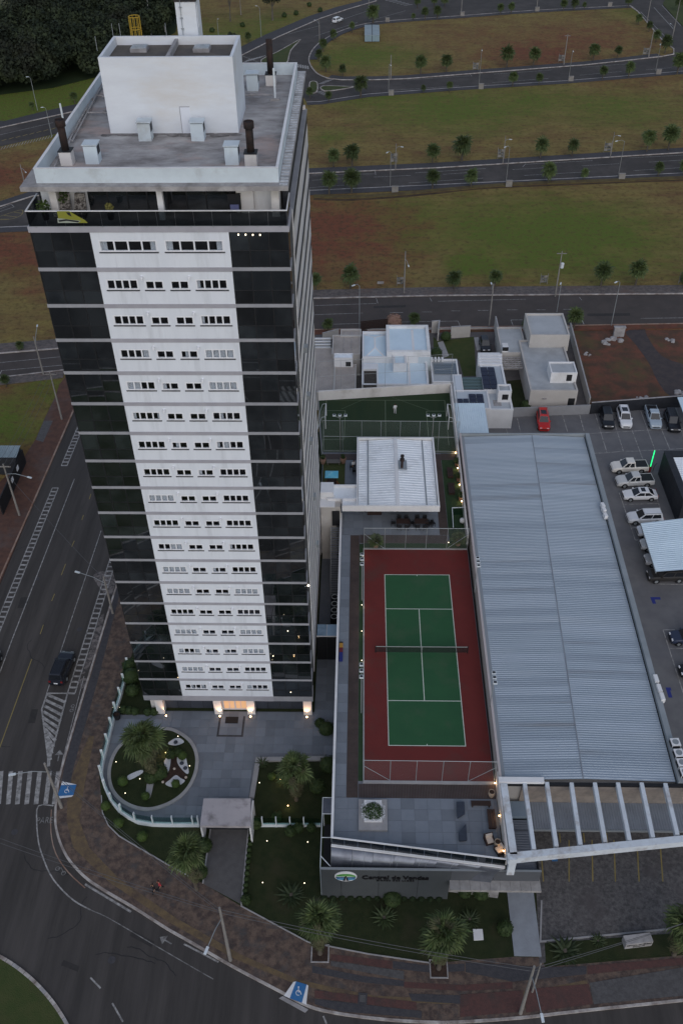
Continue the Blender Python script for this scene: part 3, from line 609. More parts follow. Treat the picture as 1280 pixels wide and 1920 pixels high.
# the dark planted verges and lawns of the two plots
slab('garden_lawn', [(-29.2, 60), (-29.2, 20)]+BND[2:-1]+[(60, -13), (60, 60)], -.02, .128, m_lawn)
slab('cobbled_forecourt', PL([(1000, 1566), (1010, 1808), (1280, 1753)])+[(60, -12.5), (60, -4), (13, -4)], -.02, .15, m_cobble)
slab('front_verge', PL([(1020, 1770), (1022, 1808), (1280, 1788), (1280, 1750), (1150, 1760)]), -.02, .17, m_lawn)
struct('verge_kerb', MB().ribbon(PL([(1014, 1690), (1012, 1767), (1280, 1741)]), .15, 0, .22), m_kstone)
slab('front_walk', PL([(949, 1668), (998, 1665), (1014, 1795), (963, 1794)]), -.02, .18, M('pale walk paving', (.30, .32, .35), (.26, .275, .30), 1.2, .8, .2, 8))
slab('entrance_drive', PL([(397, 1550), (466, 1550), (453, 1697), (381, 1658)]), -.02, .16, m_drive)
struct('drive_kerb', MB().ribbon(PL([(467, 1548), (453, 1699)]), .14, 0, .26).ribbon(PL([(396, 1550), (381, 1658)]), .14, 0, .24), m_kstone)
struct('garden_border', MB().ribbon(PL([(191, 1493), (193, 1525), (204, 1549), (224, 1569), (240, 1578.6), (314, 1622), (362, 1648)]), .10, 0, .2).ribbon(PL([(452, 1700), (578, 1768), (690, 1790), (807, 1807)]), .10, 0, .2), m_kstone)
# car park of the shed
slab('car_park', [(27.2, -4), (60, -4), (60, 66)]+[P2(1290, 764), P2(1104, 777), P2(914, 785), P2(914, 800)]+[(16.5, 47), (27.2, 47)], -.02, .155, m_lot)
mk = MB()
for a, b in [((942, 787), (951, 812)), ((969, 784), (975, 810)), ((1054, 779), (1063, 809)), ((1086, 778), (1094, 808)), ((1115, 776), (1137, 849)), ((1145, 774), (1168, 847)), ((1184, 807), (1204, 861)), ((1200, 770), (1227, 844)), ((1238, 803), (1255, 843)), ((1268, 780), (1290, 850)), ((1102, 813), (1280, 803)), ((1113, 850), (1140, 849)), ((1137, 849), (1168, 846)), ((1168, 846), (1200, 846)), ((1200, 845), (1227, 844)), ((1227, 844), (1280, 841)), ((1160, 924), (1190, 1013)), ((1160, 924), (1172, 924)), ((1226, 924), (1246, 977)), ((1170, 946), (1232, 944)), ((1182, 990), (1195, 989)), ((1190, 1013), (1200, 1012)), ((1242, 1181), (1280, 1300)), ((1242, 1181), (1264, 1181)), ((1254, 1216), (1280, 1216)), ((1266, 1253), (1280, 1253)), ((1228, 1095), (1280, 1096)), ((1205, 862), (1206, 866))]:
    mk.ribbon([P2(*a, .155), P2(*b, .155)], .12, .166)
struct('bay_marking', mk, m_paint)
mk = MB()
for i, x in enumerate((1071, 1115, 1157, 1201, 1245, 1290)): mk.ribbon([P2(x-5-i*1.0, 1575, .15), P2(x-5+i*.4, 1653, .15)], .12, .162)
for i, x in enumerate((1050, 1095, 1138, 1180, 1222)): mk.ribbon([P2(x-2, 1562, .15), P2(x, 1580, .15)], .12, .163)
mk.ribbon([P2(1014, 1600, .15), P2(1018, 1653, .15)], .12, .162)
struct('bay_marking', mk, m_yel)
ml = MB(); m_dblue = M('blue floor paint', (.03, .04, .20), rough=.7)
arrow_b = MB()
for a, b, c in [((1237, 1122), (1222, 1122), (1226, 1132)), ((1256, 1308), (1251, 1292), (1257, 1292))]:
    A, B, C_ = P2(*a, .155), P2(*b, .155), P2(*c, .155); arrow_b.ribbon([A, B, C_], .42, .168)
struct('arrow_marking', arrow_b, m_dblue)
sheet('bay_symbol', [P2(1033, 1606, .15), P2(1044, 1606, .15), P2(1045, 1615, .15), P2(1034, 1615, .15)], .163, m_blue)
# vacant red lot and dirt track beyond the houses
sheet('vacant_lot', PL([(1064, 620), (1280, 618), (1280, 745), (1100, 758)]), -.008, M('vacant lot soil', (.155, .062, .040), (.080, .050, .034), .35, .95, .7, 2.5, c3=(.085, .078, .034), sc3=.16, contrast=.09))
sheet('dirt_track', spline(PL([(1172, 622), (1205, 615), (1212, 630), (1240, 668), (1290, 690), (1290, 738), (1255, 742), (1232, 715), (1215, 680), (1190, 645)]), 3, True), .006, M('dark gravel', (.055, .047, .05), (.075, .06, .058), .8, .95, .6, 4))
sheet('vineyard', PL([(-60, -40), (60, -40), (105, 0), (138, 24), (70, 40), (0, 62), (-80, 80)]), .02, M('pale field', (.10, .10, .042), (.075, .075, .03), .5, .95, .5, 2, stretch=(.2, 2, 1)))
# ================================================================ apartment tower
TX0, TX1, TY0, TY1 = -26.0, -7.85, 7.61, 33.5
ZK = [56.53]+[56.349-2.9186*k for k in range(1, 19)]
tw = thing('apartment_tower', 'tall white apartment tower with dark glass corner bays and grey slab bands', 'apartment tower', (-16.9, 20.5, 0.15))
def pb(name, mat, *boxes, parent=None, **kw):
    mb = MB()
    for b in boxes: mb.box(*b)
    return mb.build(name, mat, parent or tw, **kw)
pb('core', m_int, (TX0+.75, TY0+1.3, .15, TX1-.35, TY1-.2, 56.3))  # added dark box, blocks light behind the facade
WX = [(-21.3, -19.0, .93, 4), (-18.5, -17.15, 1.03, 2), (-16.65, -15.3, 1.03, 2), (-14.8, -12.5, .93, 4)]
GLX = [[-25.95, -24.57, -23.18, -21.82], [-12.03, -10.68, -9.29, -7.93]]
# shared meshes for alike pieces
pane_up = mesh(MB().box(-.64, -.02, 0, .64, .02, 1.50), 'pane_up', m_glass); pane_lo = mesh(MB().box(-.64, -.02, 0, .64, .02, .98), 'pane_lo', m_glass)
win_pane = mesh(MB().box(-.245, -.012, 0, .245, .012, .66), 'win_pane', m_pane); win_pane2 = mesh(MB().box(-.28, -.012, 0, .28, .012, .56), 'win_pane2', m_pane); win_pane0 = mesh(MB().box(-.47, -.012, 0, .47, .012, .68), 'win_pane0', m_pane)
cowl = mesh(MB().box(-.07, -.22, 0, .07, 0, .12).box(-.05, -.26, -.12, .05, -.16, .02), 'cowl', m_frame)
def curtain(x0, x1, z0, z1, par):
    mb = MB(); n = max(4, int((x1-x0)/.09)); xs = np.linspace(x0, x1, n+1)
    v = []
    for i, x in enumerate(xs): y = TY0+.27+(.03 if i % 2 else -.03); v += [(x, y, z0), (x, y, z1)]
    mb.add(v, [(2*i, 2*i+2, 2*i+3, 2*i+1) for i in range(n)]); return mb.build('curtain', m_curt, par)
wallmb = MB()
YW0, YW1 = TY0+.05, TY0+.30
def window(x0, x1, zt, zb, np_, pm, ptn):
    f = MB(); t = .09; y0, y1 = YW0-.005, YW0+.12
    f.box(x0, y0, zb, x1, y1, zb+t).box(x0, y0, zt-t, x1, y1, zt).box(x0, y0, zb+t, x0+t, y1, zt-t).box(x1-t, y0, zb+t, x1, y1, zt-t)
    w = (x1-x0-2*t)/np_
    for i in range(1, np_): f.box(x0+t+w*i-.055, y0+.004, zb+t, x0+t+w*i+.055, y1-.01, zt-t)
    o = f.build('window', m_frame, tw)
    for i in range(np_):
        c = x0+t+w*(i+.5); p = inst('pane', pm, o, (c, y0+.05, zb+t), (R(random.uniform(-.6, .6)), 0, R(random.uniform(-.6, .6))), ((w-.10)/pane_w[pm.name], 1, (zt-zb-2*t)/pane_h[pm.name]))
    pb('sill', m_sill, (x0-.06, YW0-.07, zb-.08, x1+.06, YW0+.02, zb-.003), parent=o)
    pb('room', m_int, (x0-.2, YW1+.55, zb-.6, x1+.2, YW1+.57, zt+.3), parent=o)  # dark sheet in place of the unlit room behind the window
    # curtains: ptn is a string of c (drawn), h (half) and . (open)
    for i, ch in enumerate(ptn):
        a = x0+(x1-x0)*i/len(ptn); b = x0+(x1-x0)*(i+1)/len(ptn)
        if ch == 'c': curtain(a+.03, b, zb, zt, o)
        elif ch == 'l': curtain(a+.03, a+(b-a)*.5, zb, zt, o)
        elif ch == 'r': curtain(a+(b-a)*.5, b, zb, zt, o)
pane_w = {'win_pane': .49, 'win_pane2': .56, 'win_pane0': .94}; pane_h = {'win_pane': .66, 'win_pane2': .56, 'win_pane0': .68}
CUR = {0: ['l..r', 'l..r'], 1: ['....', '..', '..', 'l...'], 2: ['....', '..', '..', 'l...'], 3: ['...c', '..', 'r.', 'cccc'], 4: ['cc..', 'l.', '..', 'cccc'], 5: ['l..r', '..', '..', '.l..'], 6: ['....', 'r.', '..', 'lc..'], 7: ['....', '..', 'l.', '....'],
       8: ['cccc', '..', '..', '....'], 9: ['....', '..', '..', '....'], 10: ['..cc', '..', '..', 'l...'], 11: ['cccc', '..', 'l.', '....'], 12: ['cccc', '..', '..', 'cccc'], 13: ['....', '..', '..', '....'], 14: ['cccc', '..', '..', 'cccc'], 15: ['c..c', 'r.', 'l.', 'cccc'], 16: ['cccc', '..', '..', '....'], 17: ['.l.l', '..', '..', 'c...']}
for k in range(18):
    zt, zb = ZK[k]-.33, ZK[k+1]
    if k == 0: wins = [(-21.3, -17.2, 1.03, 4), (-16.65, -12.5, 1.03, 4)]; zs = ZK[0]-1.90
    else: wins = WX; zs = ZK[k]-1.76
    tops = [ZK[k]-w[2] for w in wins]; tm = max(tops)
    xl, xr = -21.80, -12.04
    wallmb.box(xl, YW0, zb, xr, YW1, zs).box(xl, YW0, tm, xr, YW1, zt)
    edges = [xl]+[e for w in wins for e in (w[0], w[1])]+[xr]
    for i in range(0, len(edges), 2): wallmb.box(edges[i], YW0, zs, edges[i+1], YW1, tm)
    for w, tp, ch in zip(wins, tops, CUR[k]):
        if tp < tm-.01: wallmb.box(w[0], YW0, tp, w[1], YW1, tm)
        window(w[0], w[1], tp, zs, w[3], win_pane0 if k == 0 else (win_pane if w[3] == 4 else win_pane2), ch)
    if k: 
        for x in (-18.62, -15.2): inst('wall_vent', cowl, tw, (x, YW0, ZK[k]-.78))
    for bay in GLX:
        fr = MB(); mz = ZK[k]-1.86
        for x in bay: fr.box(x-.03, TY0+.045, zb, x+.03, TY0+.14, zt+.05)
        for z in (zb, mz, zt): 
            for a, b in zip(bay, bay[1:]): fr.box(a+.03, TY0+.048, z, b-.03, TY0+.137, z+.05)
        fr.build('glazing_frame', m_mull, tw)
        for a, b in zip(bay, bay[1:]):
            for src, z, hh, h0 in ((pane_lo, zb+.05, mz-zb-.05, .98), (pane_up, mz+.05, zt-mz-.05, 1.50)):
                inst('glass_pane', src, tw, ((a+b)/2, TY0+.085, z), (R(random.gauss(0, .5)), 0, R(random.gauss(0, .7))), ((b-a-.06)/1.28, 1, hh/h0))
    # slab edge bands: light over the glass, grey over the white wall
    z1, z0 = ZK[k+1], ZK[k+1]-(.80 if k == 17 else .33)
    zz = z0+.05 if k < 17 else z0
    pb('slab_band', m_bandl, (TX0-.02, TY0+.03, zz, -21.81, TY0+1.2, z1-.002)); pb('slab_band', m_bandl, (-12.03, TY0+.03, zz, TX1+.02, TY0+1.2, z1-.002)); pb('slab_band', m_band, (-21.81, TY0+.01, z0, -12.03, TY0+.9, z1-.002))
wallmb.build('front_wall', m_facade, tw)
pb('slab_band', m_band, (TX0-.05, TY0-.02, ZK[0]-.42, TX1+.02, TY0+3.2, ZK[0]))
# sides: glass return, recessed strip, then white spandrels and dark window strips
for s, x in ((1, TX1), (-1, TX0)):
    for k in range(18):
        zt, zb = ZK[k]-.33, ZK[k+1]
        pb('side_pane', m_glass, (x-s*.12, TY0+.2, zb, x-s*.06, TY0+1.55, zt))
        pb('side_band', m_bandl, (x-s*.4, TY0+1.2, zb-.28, x-s*.004, TY0+1.6, zb))
    for k in range(18):
        z1, zc = ZK[k], ZK[k+1]
        pb('side_wall', m_wallw, (x-s*.4, TY0+3.9, zc-.55, x+s*.02, TY1, z1-1.85))
        pb('side_band', m_bandl, (x-s*.4, TY0+3.9, z1-.80, x+s*.05, TY1+.02, z1-.56))
        pb('side_window', m_black, (x-s*.30, TY0+4.0, z1-1.85, x+s*.014, TY1-.1, z1-.82))
    pb('side_recess', M('recess wall', (.10, .098, .095), rough=.8), (x-s*.42, TY0+1.6, 3.8, x-s*.03, TY0+3.75, 56.1))
    pb('side_corner', m_white, (x-s*.38, TY0+3.75, 3.8, x+s*.03, TY0+3.9, 56.1))
    pb('ground_wall', m_wallw, (x-s*.75, TY0+.9, .15, x-s*.30, TY1-.1, 3.3))
pb('rear_wall', m_wallw, (TX0+.1, TY1-.25, .15, TX1-.1, TY1, 56.3))
for z in (20.5, 29.1, 35.2, 41.0, 12.0): pb('wall_cabinet', m_steel, (TX1, 24.5-z*.2, z, TX1+.35, 25.2-z*.2, z+.5))
# ground floor
PX = [(-25.05, -24.2), (-18.7, -17.85), (-15.1, -14.25), (-8.95, -8.05)]
for a, b in PX: pb('pillar', m_white, (a, TY0+.35, .15, b, TY0+1.25, 3.02))
gp = mesh(MB().box(-.66, -.03, 0, .66, .03, 1.36), 'gp', M('slate wall panel', (.05, .055, .07), (.06, .065, .08), 1, .35, rnd=.15))
for a, b in ((-24.2, -18.7), (-14.25, -8.95)):
    w = (b-a)/4
    for i in range(4):
        for j in range(2): inst('wall_panel', gp, tw, (a+w*(i+.5), TY0+1.2, .18+j*1.40), (0, 0, 0), ((w-.05)/1.32, 1, 1))
    pb('backing', m_black, (a, TY0+1.24, .15, b, TY0+1.3, 3.0))
ed = pb('entrance_door', m_white, (-17.85, TY0+1.0, .15, -17.7, TY0+1.2, 3.0), (-15.25, TY0+1.0, .15, -15.1, TY0+1.2, 3.0), (-17.7, TY0+1.0, 2.8, -15.25, TY0+1.2, 3.0), (-17.7, TY0+1.0, .15, -15.25, TY0+1.2, .35), (-16.56, TY0+1.02, .35, -16.40, TY0+1.18, 2.8), (-17.14, TY0+1.02, .35, -17.06, TY0+1.18, 2.8), (-15.89, TY0+1.02, .35, -15.81, TY0+1.18, 2.8))
for a, b in ((-17.7, -17.14), (-17.06, -16.56), (-16.40, -15.89), (-15.81, -15.25)): pb('pane', m_lit, (a, TY0+1.07, .35, b, TY0+1.11, 2.8), parent=ed)
pb('lobby_ceiling', m_bandl, (TX0+.02, TY0+.02, 3.02, TX1-.02, TY0+1.3, 3.05))
# penthouse floor behind the glass balustrade
Z0 = ZK[0]
bx = np.linspace(TX0+.08, TX1-.12, 15)
for a, b in zip(bx, bx[1:]): pb('balustrade_pane', m_glassb, (a+.01, TY0+.03, Z0+.02, b-.01, TY0+.055, Z0+1.08))
for s, x in ((-1, TX0), (1, TX1)):
    for j in range(2): pb('balustrade_pane', m_glassb, (x-s*.10, TY0+.1+j*1.4, Z0+.02, x-s*.075, TY0+1.45+j*1.4, Z0+1.08))
hr = MB().box(TX0+.03, TY0+.0, Z0+1.08, TX1-.05, TY0+.09, Z0+1.14); hr.box(TX0+.03, TY0+.09, Z0+1.08, TX0+.12, TY0+3, Z0+1.14).box(TX1-.14, TY0+.09, Z0+1.08, TX1-.05, TY0+3, Z0+1.14); hr.build('handrail', m_white, tw)
ft = MB()
for x in np.linspace(TX0+.6, TX1-.6, 12): ft.box(x-.04, TY0-.05, Z0-.06, x+.04, TY0+.02, Z0+.03)
ft.box(TX0+.05, TY0-.01, Z0+.0, TX1-.05, TY0+.02, Z0+.025); ft.build('rail_clamp', m_steel, tw)
ZR = 59.2
YP = TY0+2.6
pb('penthouse_wall', m_white, (TX0+.5, YP, Z0, -22.2, YP+.3, ZR-.35)); pb('penthouse_wall', m_white, (-10.75, YP, Z0, -8.55, YP+.3, ZR-.35))
for u in ((TX0+1.4, YP-1.0, Z0, TX0+1.9, YP-.01, ZR-.35), (-9.1, YP-1.1, Z0, -8.55, YP-.01, ZR-.35), (-11.6, YP-.5, Z0, -10.4, YP-.01, ZR-.5)): pb('penthouse_wall', m_wallw, u)
pb('column', m_white, (-16.95, TY0+1.0, Z0, -16.55, TY0+1.4, ZR-.35))
gxs = [-22.2, -20.8, -19.4, -18.0, -16.6, -15.2, -13.8, -12.2, -10.75]
fr = MB()
for x in gxs: fr.box(x-.05, YP+.02, Z0, x+.05, YP+.14, ZR-.35)
for a, b in zip(gxs, gxs[1:]): fr.box(a+.05, YP+.022, Z0+2.0, b-.05, YP+.138, Z0+2.1)
fr.build('glazing_frame', m_mull, tw)
for a, b in zip(gxs, gxs[1:]):
    pb('glass_pane', m_glass, (a+.05, YP+.07, Z0, b-.05, YP+.09, Z0+2.0)); pb('glass_pane', m_glass, (a+.05, YP+.07, Z0+2.1, b-.05, YP+.09, ZR-.35))
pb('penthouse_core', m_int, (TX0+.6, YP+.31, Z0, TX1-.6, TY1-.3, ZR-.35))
pb('side_wall', m_dark, (TX1-.55, YP, Z0, TX1-.25, TY1-.3, ZR-.35)); pb('side_wall', m_dark, (TX0+.25, YP+.3, Z0, TX0+.55, TY1-.3, ZR-.35))
pb('terrace_floor', m_conc, (TX0+.1, TY0+.1, Z0, TX1-.15, YP, Z0+.03))
# roof
YR0, YR1 = 7.95, 33.45
pb('roof_slab', m_conc, (TX0-.05, YR0, ZR-.32, TX1+.06, YR1, ZR))
px0, px1, py0, py1 = -25.05, -8.45, 8.62, 32.3
PH = 1.0
pr = MB(); pr.box(px0, py0, ZR, px1, py0+.16, ZR+PH); pr.box(px0, py1-.16, ZR, px1, py1, ZR+PH); pr.box(px0, py0+.16, ZR, px0+.16, py1-.16, ZR+PH); pr.box(px1-.16, py0+.16, ZR, px1, py1-.16, ZR+PH)
pr.build('roof_parapet', m_parap, tw)
cp = MB(); cp.box(px0-.02, py0-.02, ZR+PH, px1+.02, py0+.18, ZR+PH+.03); cp.box(px0-.02, py1-.18, ZR+PH, px1+.02, py1+.02, ZR+PH+.03); cp.box(px0-.02, py0+.18, ZR+PH, px0+.18, py1-.18, ZR+PH+.03); cp.box(px1-.18, py0+.18, ZR+PH, px1+.02, py1-.18, ZR+PH+.03); cp.build('coping', m_white, tw)
pb('roof_screed', m_roofsl, (px0+.16, py0+.16, ZR, px1-.16, py1-.16, ZR+.05))
ZS = ZR+.05
# flashing ribs on the exposed slab margin
fl = MB()
for i in range(46): y = YR0+.2+i*.55; fl.box(px1+.05, y, ZR, TX1+.02, y+.35, ZR+.025)
fl.build('slab_flashing', M('pale flashing', (.62, .63, .65), (.40, .40, .41), 1.5, .7, c3=(.22, .22, .22), sc3=.9), tw)
# plant room
b0 = P(208, 250, ZS); b1 = P(447, 251, ZS); MX0, MX1, MY0 = b0[0], b1[0], b0[1]; MY1 = MY0+5.6; MZ = PY(310, 107, MY0)[2]
mb = MB(); mb.box(MX0, MY0, ZS, MX1, MY1, MZ-.75)
t = .22; mb.box(MX0, MY0, MZ-.75, MX1, MY0+t, MZ); mb.box(MX0, MY1-t, MZ-.75, MX1, MY1, MZ); mb.box(MX0, MY0+t, MZ-.75, MX0+t, MY1-t, MZ); mb.box(MX1-t, MY0+t, MZ-.75, MX1, MY1-t, MZ)
m_plant = M('plant room paint', (.74, .765, .80), (.68, .70, .735), .45, .75, .1, 5, c3=(.66, .64, .62), sc3=.2, stretch=(.5, 1, 1.6)); prm = mb.build('plant_room', m_plant, tw)
pb('roof_felt', m_mroof, (MX0+t, MY0+t, MZ-.75, MX1-t, MY1-t, MZ-.60), parent=prm)
pb('dividing_beam', m_conc, ((MX0+MX1)/2-.12, MY0+t, MZ-.60, (MX0+MX1)/2+.12, MY1-t, MZ-.15), parent=prm)
for px in (262, 379):
    q = P(px, 92, MZ-.5); pb('roof_hatch', m_conc, (q[0]-.62, q[1]-.55, MZ-.60, q[0]+.62, q[1]+.55, MZ-.34), parent=prm); pb('hatch_cover', M('zinc cover', (.5, .53, .55), (.35, .37, .38), 3, .4, metal=.4), (q[0]-.56, q[1]-.5, MZ-.34, q[0]+.56, q[1]+.5, MZ-.28), parent=prm)
dz = PY(350, 201, MY0)[2]; dx0, dx1 = PY(341, 230, MY0)[0], PY(359, 230, MY0)[0]
pb('door', M('steel door', (.74, .76, .82), rough=.5), (dx0, MY0-.03, ZS, dx1, MY0+.02, dz), parent=prm)
pb('door_frame', m_band, (dx0-.06, MY0-.02, ZS, dx0, MY0+.02, dz+.06), (dx0, MY0-.02, dz, dx1, MY0+.02, dz+.06), parent=prm)
stn_ = MB()
for i in range(26):
    x = MX0-.2+(MX1-MX0+.4)*i/26+random.uniform(-.1, .1); w_ = random.uniform(.3, .7); d_ = random.uniform(.25, .95); n_ = 9
    stn_.sheet([(x+w_*math.cos(a)*random.uniform(.6, 1.2), MY0-.15-d_*.45+d_*.5*math.sin(a)*random.uniform(.6, 1.2)) for a in np.linspace(0, 2*math.pi, n_, endpoint=False)], ZS+.003+i*.0012)
stn_.build('damp_stain', M('damp stain', (.10, .09, .085), (.24, .225, .22), 1.6, .85, contrast=.14), tw, kind='stuff')
# water tank shaft with rungs, and yellow safety cage
q0 = PY(336, 66, MY1+1.2); q1 = PY(371, 66, MY1+1.2); zt = PY(352, 3, MY1+1.2)[2]
wt = pb('tank_shaft', m_plant, (q0[0]-.05, MY1+1.2, ZS, q1[0]+.05, MY1+3.4, zt)); pb('tank_lid', m_rust, (q0[0]-.12, MY1+1.12, zt, q1[0]+.12, MY1+3.48, zt+.1), parent=wt)
rg = MB(); xr = q0[0]+.35
rg.tube((xr, MY1+1.08, ZS+5), (xr, MY1+1.08, zt+.1), .025)
for i in range(10): z = zt-.4-i*.75; rg.box(xr-.10, MY1+1.05, z, xr+.10, MY1+1.2, z+.06)
rg.build('rung_rail', m_steel, wt); pb('access_door', m_frame, (q1[0]+.05, MY1+1.6, zt-1.9, q1[0]+.08, MY1+2.4, zt-.4), parent=wt)
cg = MB(); c = P(255, 66, MZ); cx, cy, cz = c[0], MY1+.42, MZ-.35
for z in (-.1, .75, 1.6): cg.path([(cx+.42*math.cos(a), cy+.42*math.sin(a), cz+z) for a in np.linspace(0, 2*math.pi, 15)], .03, 4)
for a in np.linspace(0, 2*math.pi, 10)[:-1]: cg.tube((cx+.42*math.cos(a), cy+.42*math.sin(a), cz-.1), (cx+.42*math.cos(a), cy+.42*math.sin(a), cz+1.6), .025, n=4)
cg.build('ladder_cage', m_yelp, tw)
# vent housings and flues
def vent(px, py, w=.95, h=1.25):
    q = P(px, py, ZS); v = pb('vent_housing', m_parap, (q[0]-w/2, q[1], ZS, q[0]+w/2, q[1]+w, ZS+h))
    pb('cap', m_parap, (q[0]-w/2-.07, q[1]-.07, ZS+h+.07, q[0]+w/2+.07, q[1]+w+.07, ZS+h+.13), parent=v); pb('grille', m_dark, (q[0]+w/2-.01, q[1]+.12, ZS+h*.5, q[0]+w/2+.012, q[1]+w-.12, ZS+h-.05), (q[0]-w/2+.04, q[1]+.04, ZS+h, q[0]+w/2-.04, q[1]+w-.04, ZS+h+.07), parent=v)
for a in ((174, 308), (273, 265), (371.5, 265), (435.5, 310), (474, 171)): vent(*a)
m_flue2 = m_rust
def flue(px, py, hb=.95, hf=2.05, cap=True):
    q = P(px, py, ZS); v = pb('flue_base', m_wallw, (q[0]-.42, q[1], ZS, q[0]+.42, q[1]+.84, ZS+hb)); pb('flue_plate', m_black, (q[0]-.47, q[1]-.05, ZS+hb, q[0]+.47, q[1]+.89, ZS+hb+.06), parent=v)
    mb = MB().lathe((q[0], q[1]+.42, ZS+hb), [(.27, .06), (.27, hf)], 14); 
    mb.build('flue_pipe', m_rust, v, smooth=True)
    if cap: MB().lathe((q[0], q[1]+.42, ZS+hb+hf-.45), [(.28, 0), (.36, .05), (.36, .5), (.31, .52), (.30, .1)], 14).build('flue_cowl', m_rust, v, smooth=True)
flue(126, 311); flue(471, 315); flue(508, 161, .85, 2.7, False)
pi = MB(); z = ZS+.25
a = P(458, 178, z); b = P(512, 178, z); pi.tube(a, b, .05)
a = P(200, 215, z); 
for (u, v) in (((131, 262), (190, 150)), ((136, 264), (196, 150)), ((165, 211), (203, 211)), ((180, 178), (200, 182)), ((102, 312), (133, 262))): pi.tube(P(*u, z), P(*v, z), .06)
for u in ((150, 232), (163, 211), (197, 212), (472, 180), (176, 190)): q = P(*u, ZS); pi.box(q[0]-.1, q[1]-.1, ZS, q[0]+.1, q[1]+.1, z)
pi.build('roof_pipe', m_conc, tw)
q = P(516, 187, ZS); pm_ = pb('mast_base', m_conc, (q[0]-.35, q[1]-.3, ZS, q[0]+.35, q[1]+.3, ZS+.15)); MB().tube((q[0], q[1], ZS+.15), (q[0], q[1], PY(514, 128, q[1])[2]), .09).build('mast_pole', m_steelw, pm_)
for px, py in ((107, 222), (213, 55), (224, 36), (185, 93), (312, 48)):
    q = P(px, py+14, ZR+1) if px == 107 else (PY(px, py+14, MY1-.1 if py > 30 and px != 185 else MY0+2))
    if px == 107: MB().tube((px0+.1, q[1], ZR+.5), (px0+.1, q[1], ZR+2.6), .07).build('antenna_mast', m_steelw, tw)
    else: MB().tube((q[0], q[1], MZ-.1), (q[0], q[1], MZ+.9), .02).build('lightning_rod', m_steel, tw)
# things on the penthouse terrace
def leafy(name, c, r, n, sz, mat, parent=None, up=.35, **kw):
    V, Fs = leafcloud([c], [r], n, sz, up); return npmesh(name, V, Fs, mat, parent, **kw)
# ================================================================ sales building with the roof court
ZP = 6.1
def grp(root):
    def f(name, mat, *boxes, parent=None, **kw):
        mb = MB()
        for b in boxes: mb.box(*b)
        return mb.build(name, mat, parent or root, **kw)
    return f
FLp, FRp = P(621, 1583, ZP), P(946, 1624, ZP)
pod = thing('sports_podium', 'low podium building carrying the red and green tennis court on its roof', 'podium building', (2.4, 15, 0.13))
pp = grp(pod)
XL, XRt = -5.34, 10.12
foot = [(XL, FLp[1]), (FRp[0]-.05, FRp[1]), (XRt, 20), (10.28, 61.9), (-9.1, 59.8), (-8.0, 47.2), (-8.0, 33.6), (XL, 33.6)]
MB().prism(foot, .13, ZP-.02).build('podium_wall', m_conc, pod)
MB().sheet(foot, ZP-.012).build('stone_bed', m_grout, pod)
def psheet(name, poly, z, mat): return MB().sheet(poly, z).build(name, mat, pod)
rect = lambda x0, y0, x1, y1: [(x0, y0), (x1, y0), (x1, y1), (x0, y1)]
CYS, CYN = -3.98, 28.0
psheet('court_surround', [(-2.36, CYS), (9.98, CYS), (10.08, CYN), (-2.36, CYN)], ZP+.03, m_red)
psheet('court_green', rect(0, 0, 7.64, 23.77), ZP+.036, m_grn)
cl = MB(); w = .08
for a in ((0, 0, 7.64, w), (0, 23.77-w, 7.64, 23.77), (0, w, w, 23.77-w), (7.64-w, w, 7.64, 23.77-w)): cl.sheet(rect(*a), ZP+.042)
for a in ((w, 5.485-w/2, 7.64-w, 5.485+w/2), (w, 18.285-w/2, 7.64-w, 18.285+w/2)): cl.sheet(rect(*a), ZP+.042)
cl.sheet(rect(3.82-w/2, 5.485+w/2, 3.82+w/2, 18.285-w/2), ZP+.042); cl.sheet(rect(3.78, w, 3.86, .25), ZP+.042); cl.sheet(rect(3.78, 23.52, 3.86, 23.77-w), ZP+.042)
cl.build('court_line', m_line, pod)
pp('court_kerb', m_kstone, (-2.5, CYS-.28, ZP-.01, 10.0, CYS, ZP+.16)); pp('court_kerb', m_kstone, (-2.5, CYN, ZP-.01, 10.1, CYN+.2, ZP+.12)); pp('court_kerb', m_kstone, (-2.5, CYS, ZP-.01, -2.36, CYN, ZP+.12))
psheet('turf_strip', rect(-2.95, CYS+.0, -2.5, CYN+1.0), ZP+.02, m_turf); psheet('turf_strip', rect(-2.5, CYN+.2, 10.1, CYN+1.15), ZP+.02, m_turf)
def deck(x0, y0, x1, y1, along):   # boards too narrow to pick apart here: joined, but each one solid with a joint beside it
    mb = MB(); s = .15
    if along == 'x':
        for i in range(int((y1-y0)/s)): y = y0+i*s; mb.box(x0, y, ZP-.01, x1, y+s-.022, ZP+.03+random.uniform(-.004, .004))
    else:
        for i in range(int((x1-x0)/s)): x = x0+i*s; mb.box(x, y0, ZP-.01, x+s-.022, y1, ZP+.03+random.uniform(-.004, .004))
    mb.build('deck_boards', m_wood, pod, kind='stuff')
deck(-4.05, -5.75, -2.97, 30.6, 'x'); deck(-2.9, -5.75, 10.0, CYS-.32, 'y'); deck(-2.9, CYN+1.2, 7.9, 30.6, 'y'); deck(6.95, 30.7, 8.0, 46.0, 'x'); deck(-7.9, 45.6, 10.2, 46.9, 'y')
stile = mesh(MB().box(-.59, -.59, -.02, .59, .59, .03), 'stile', m_stone)
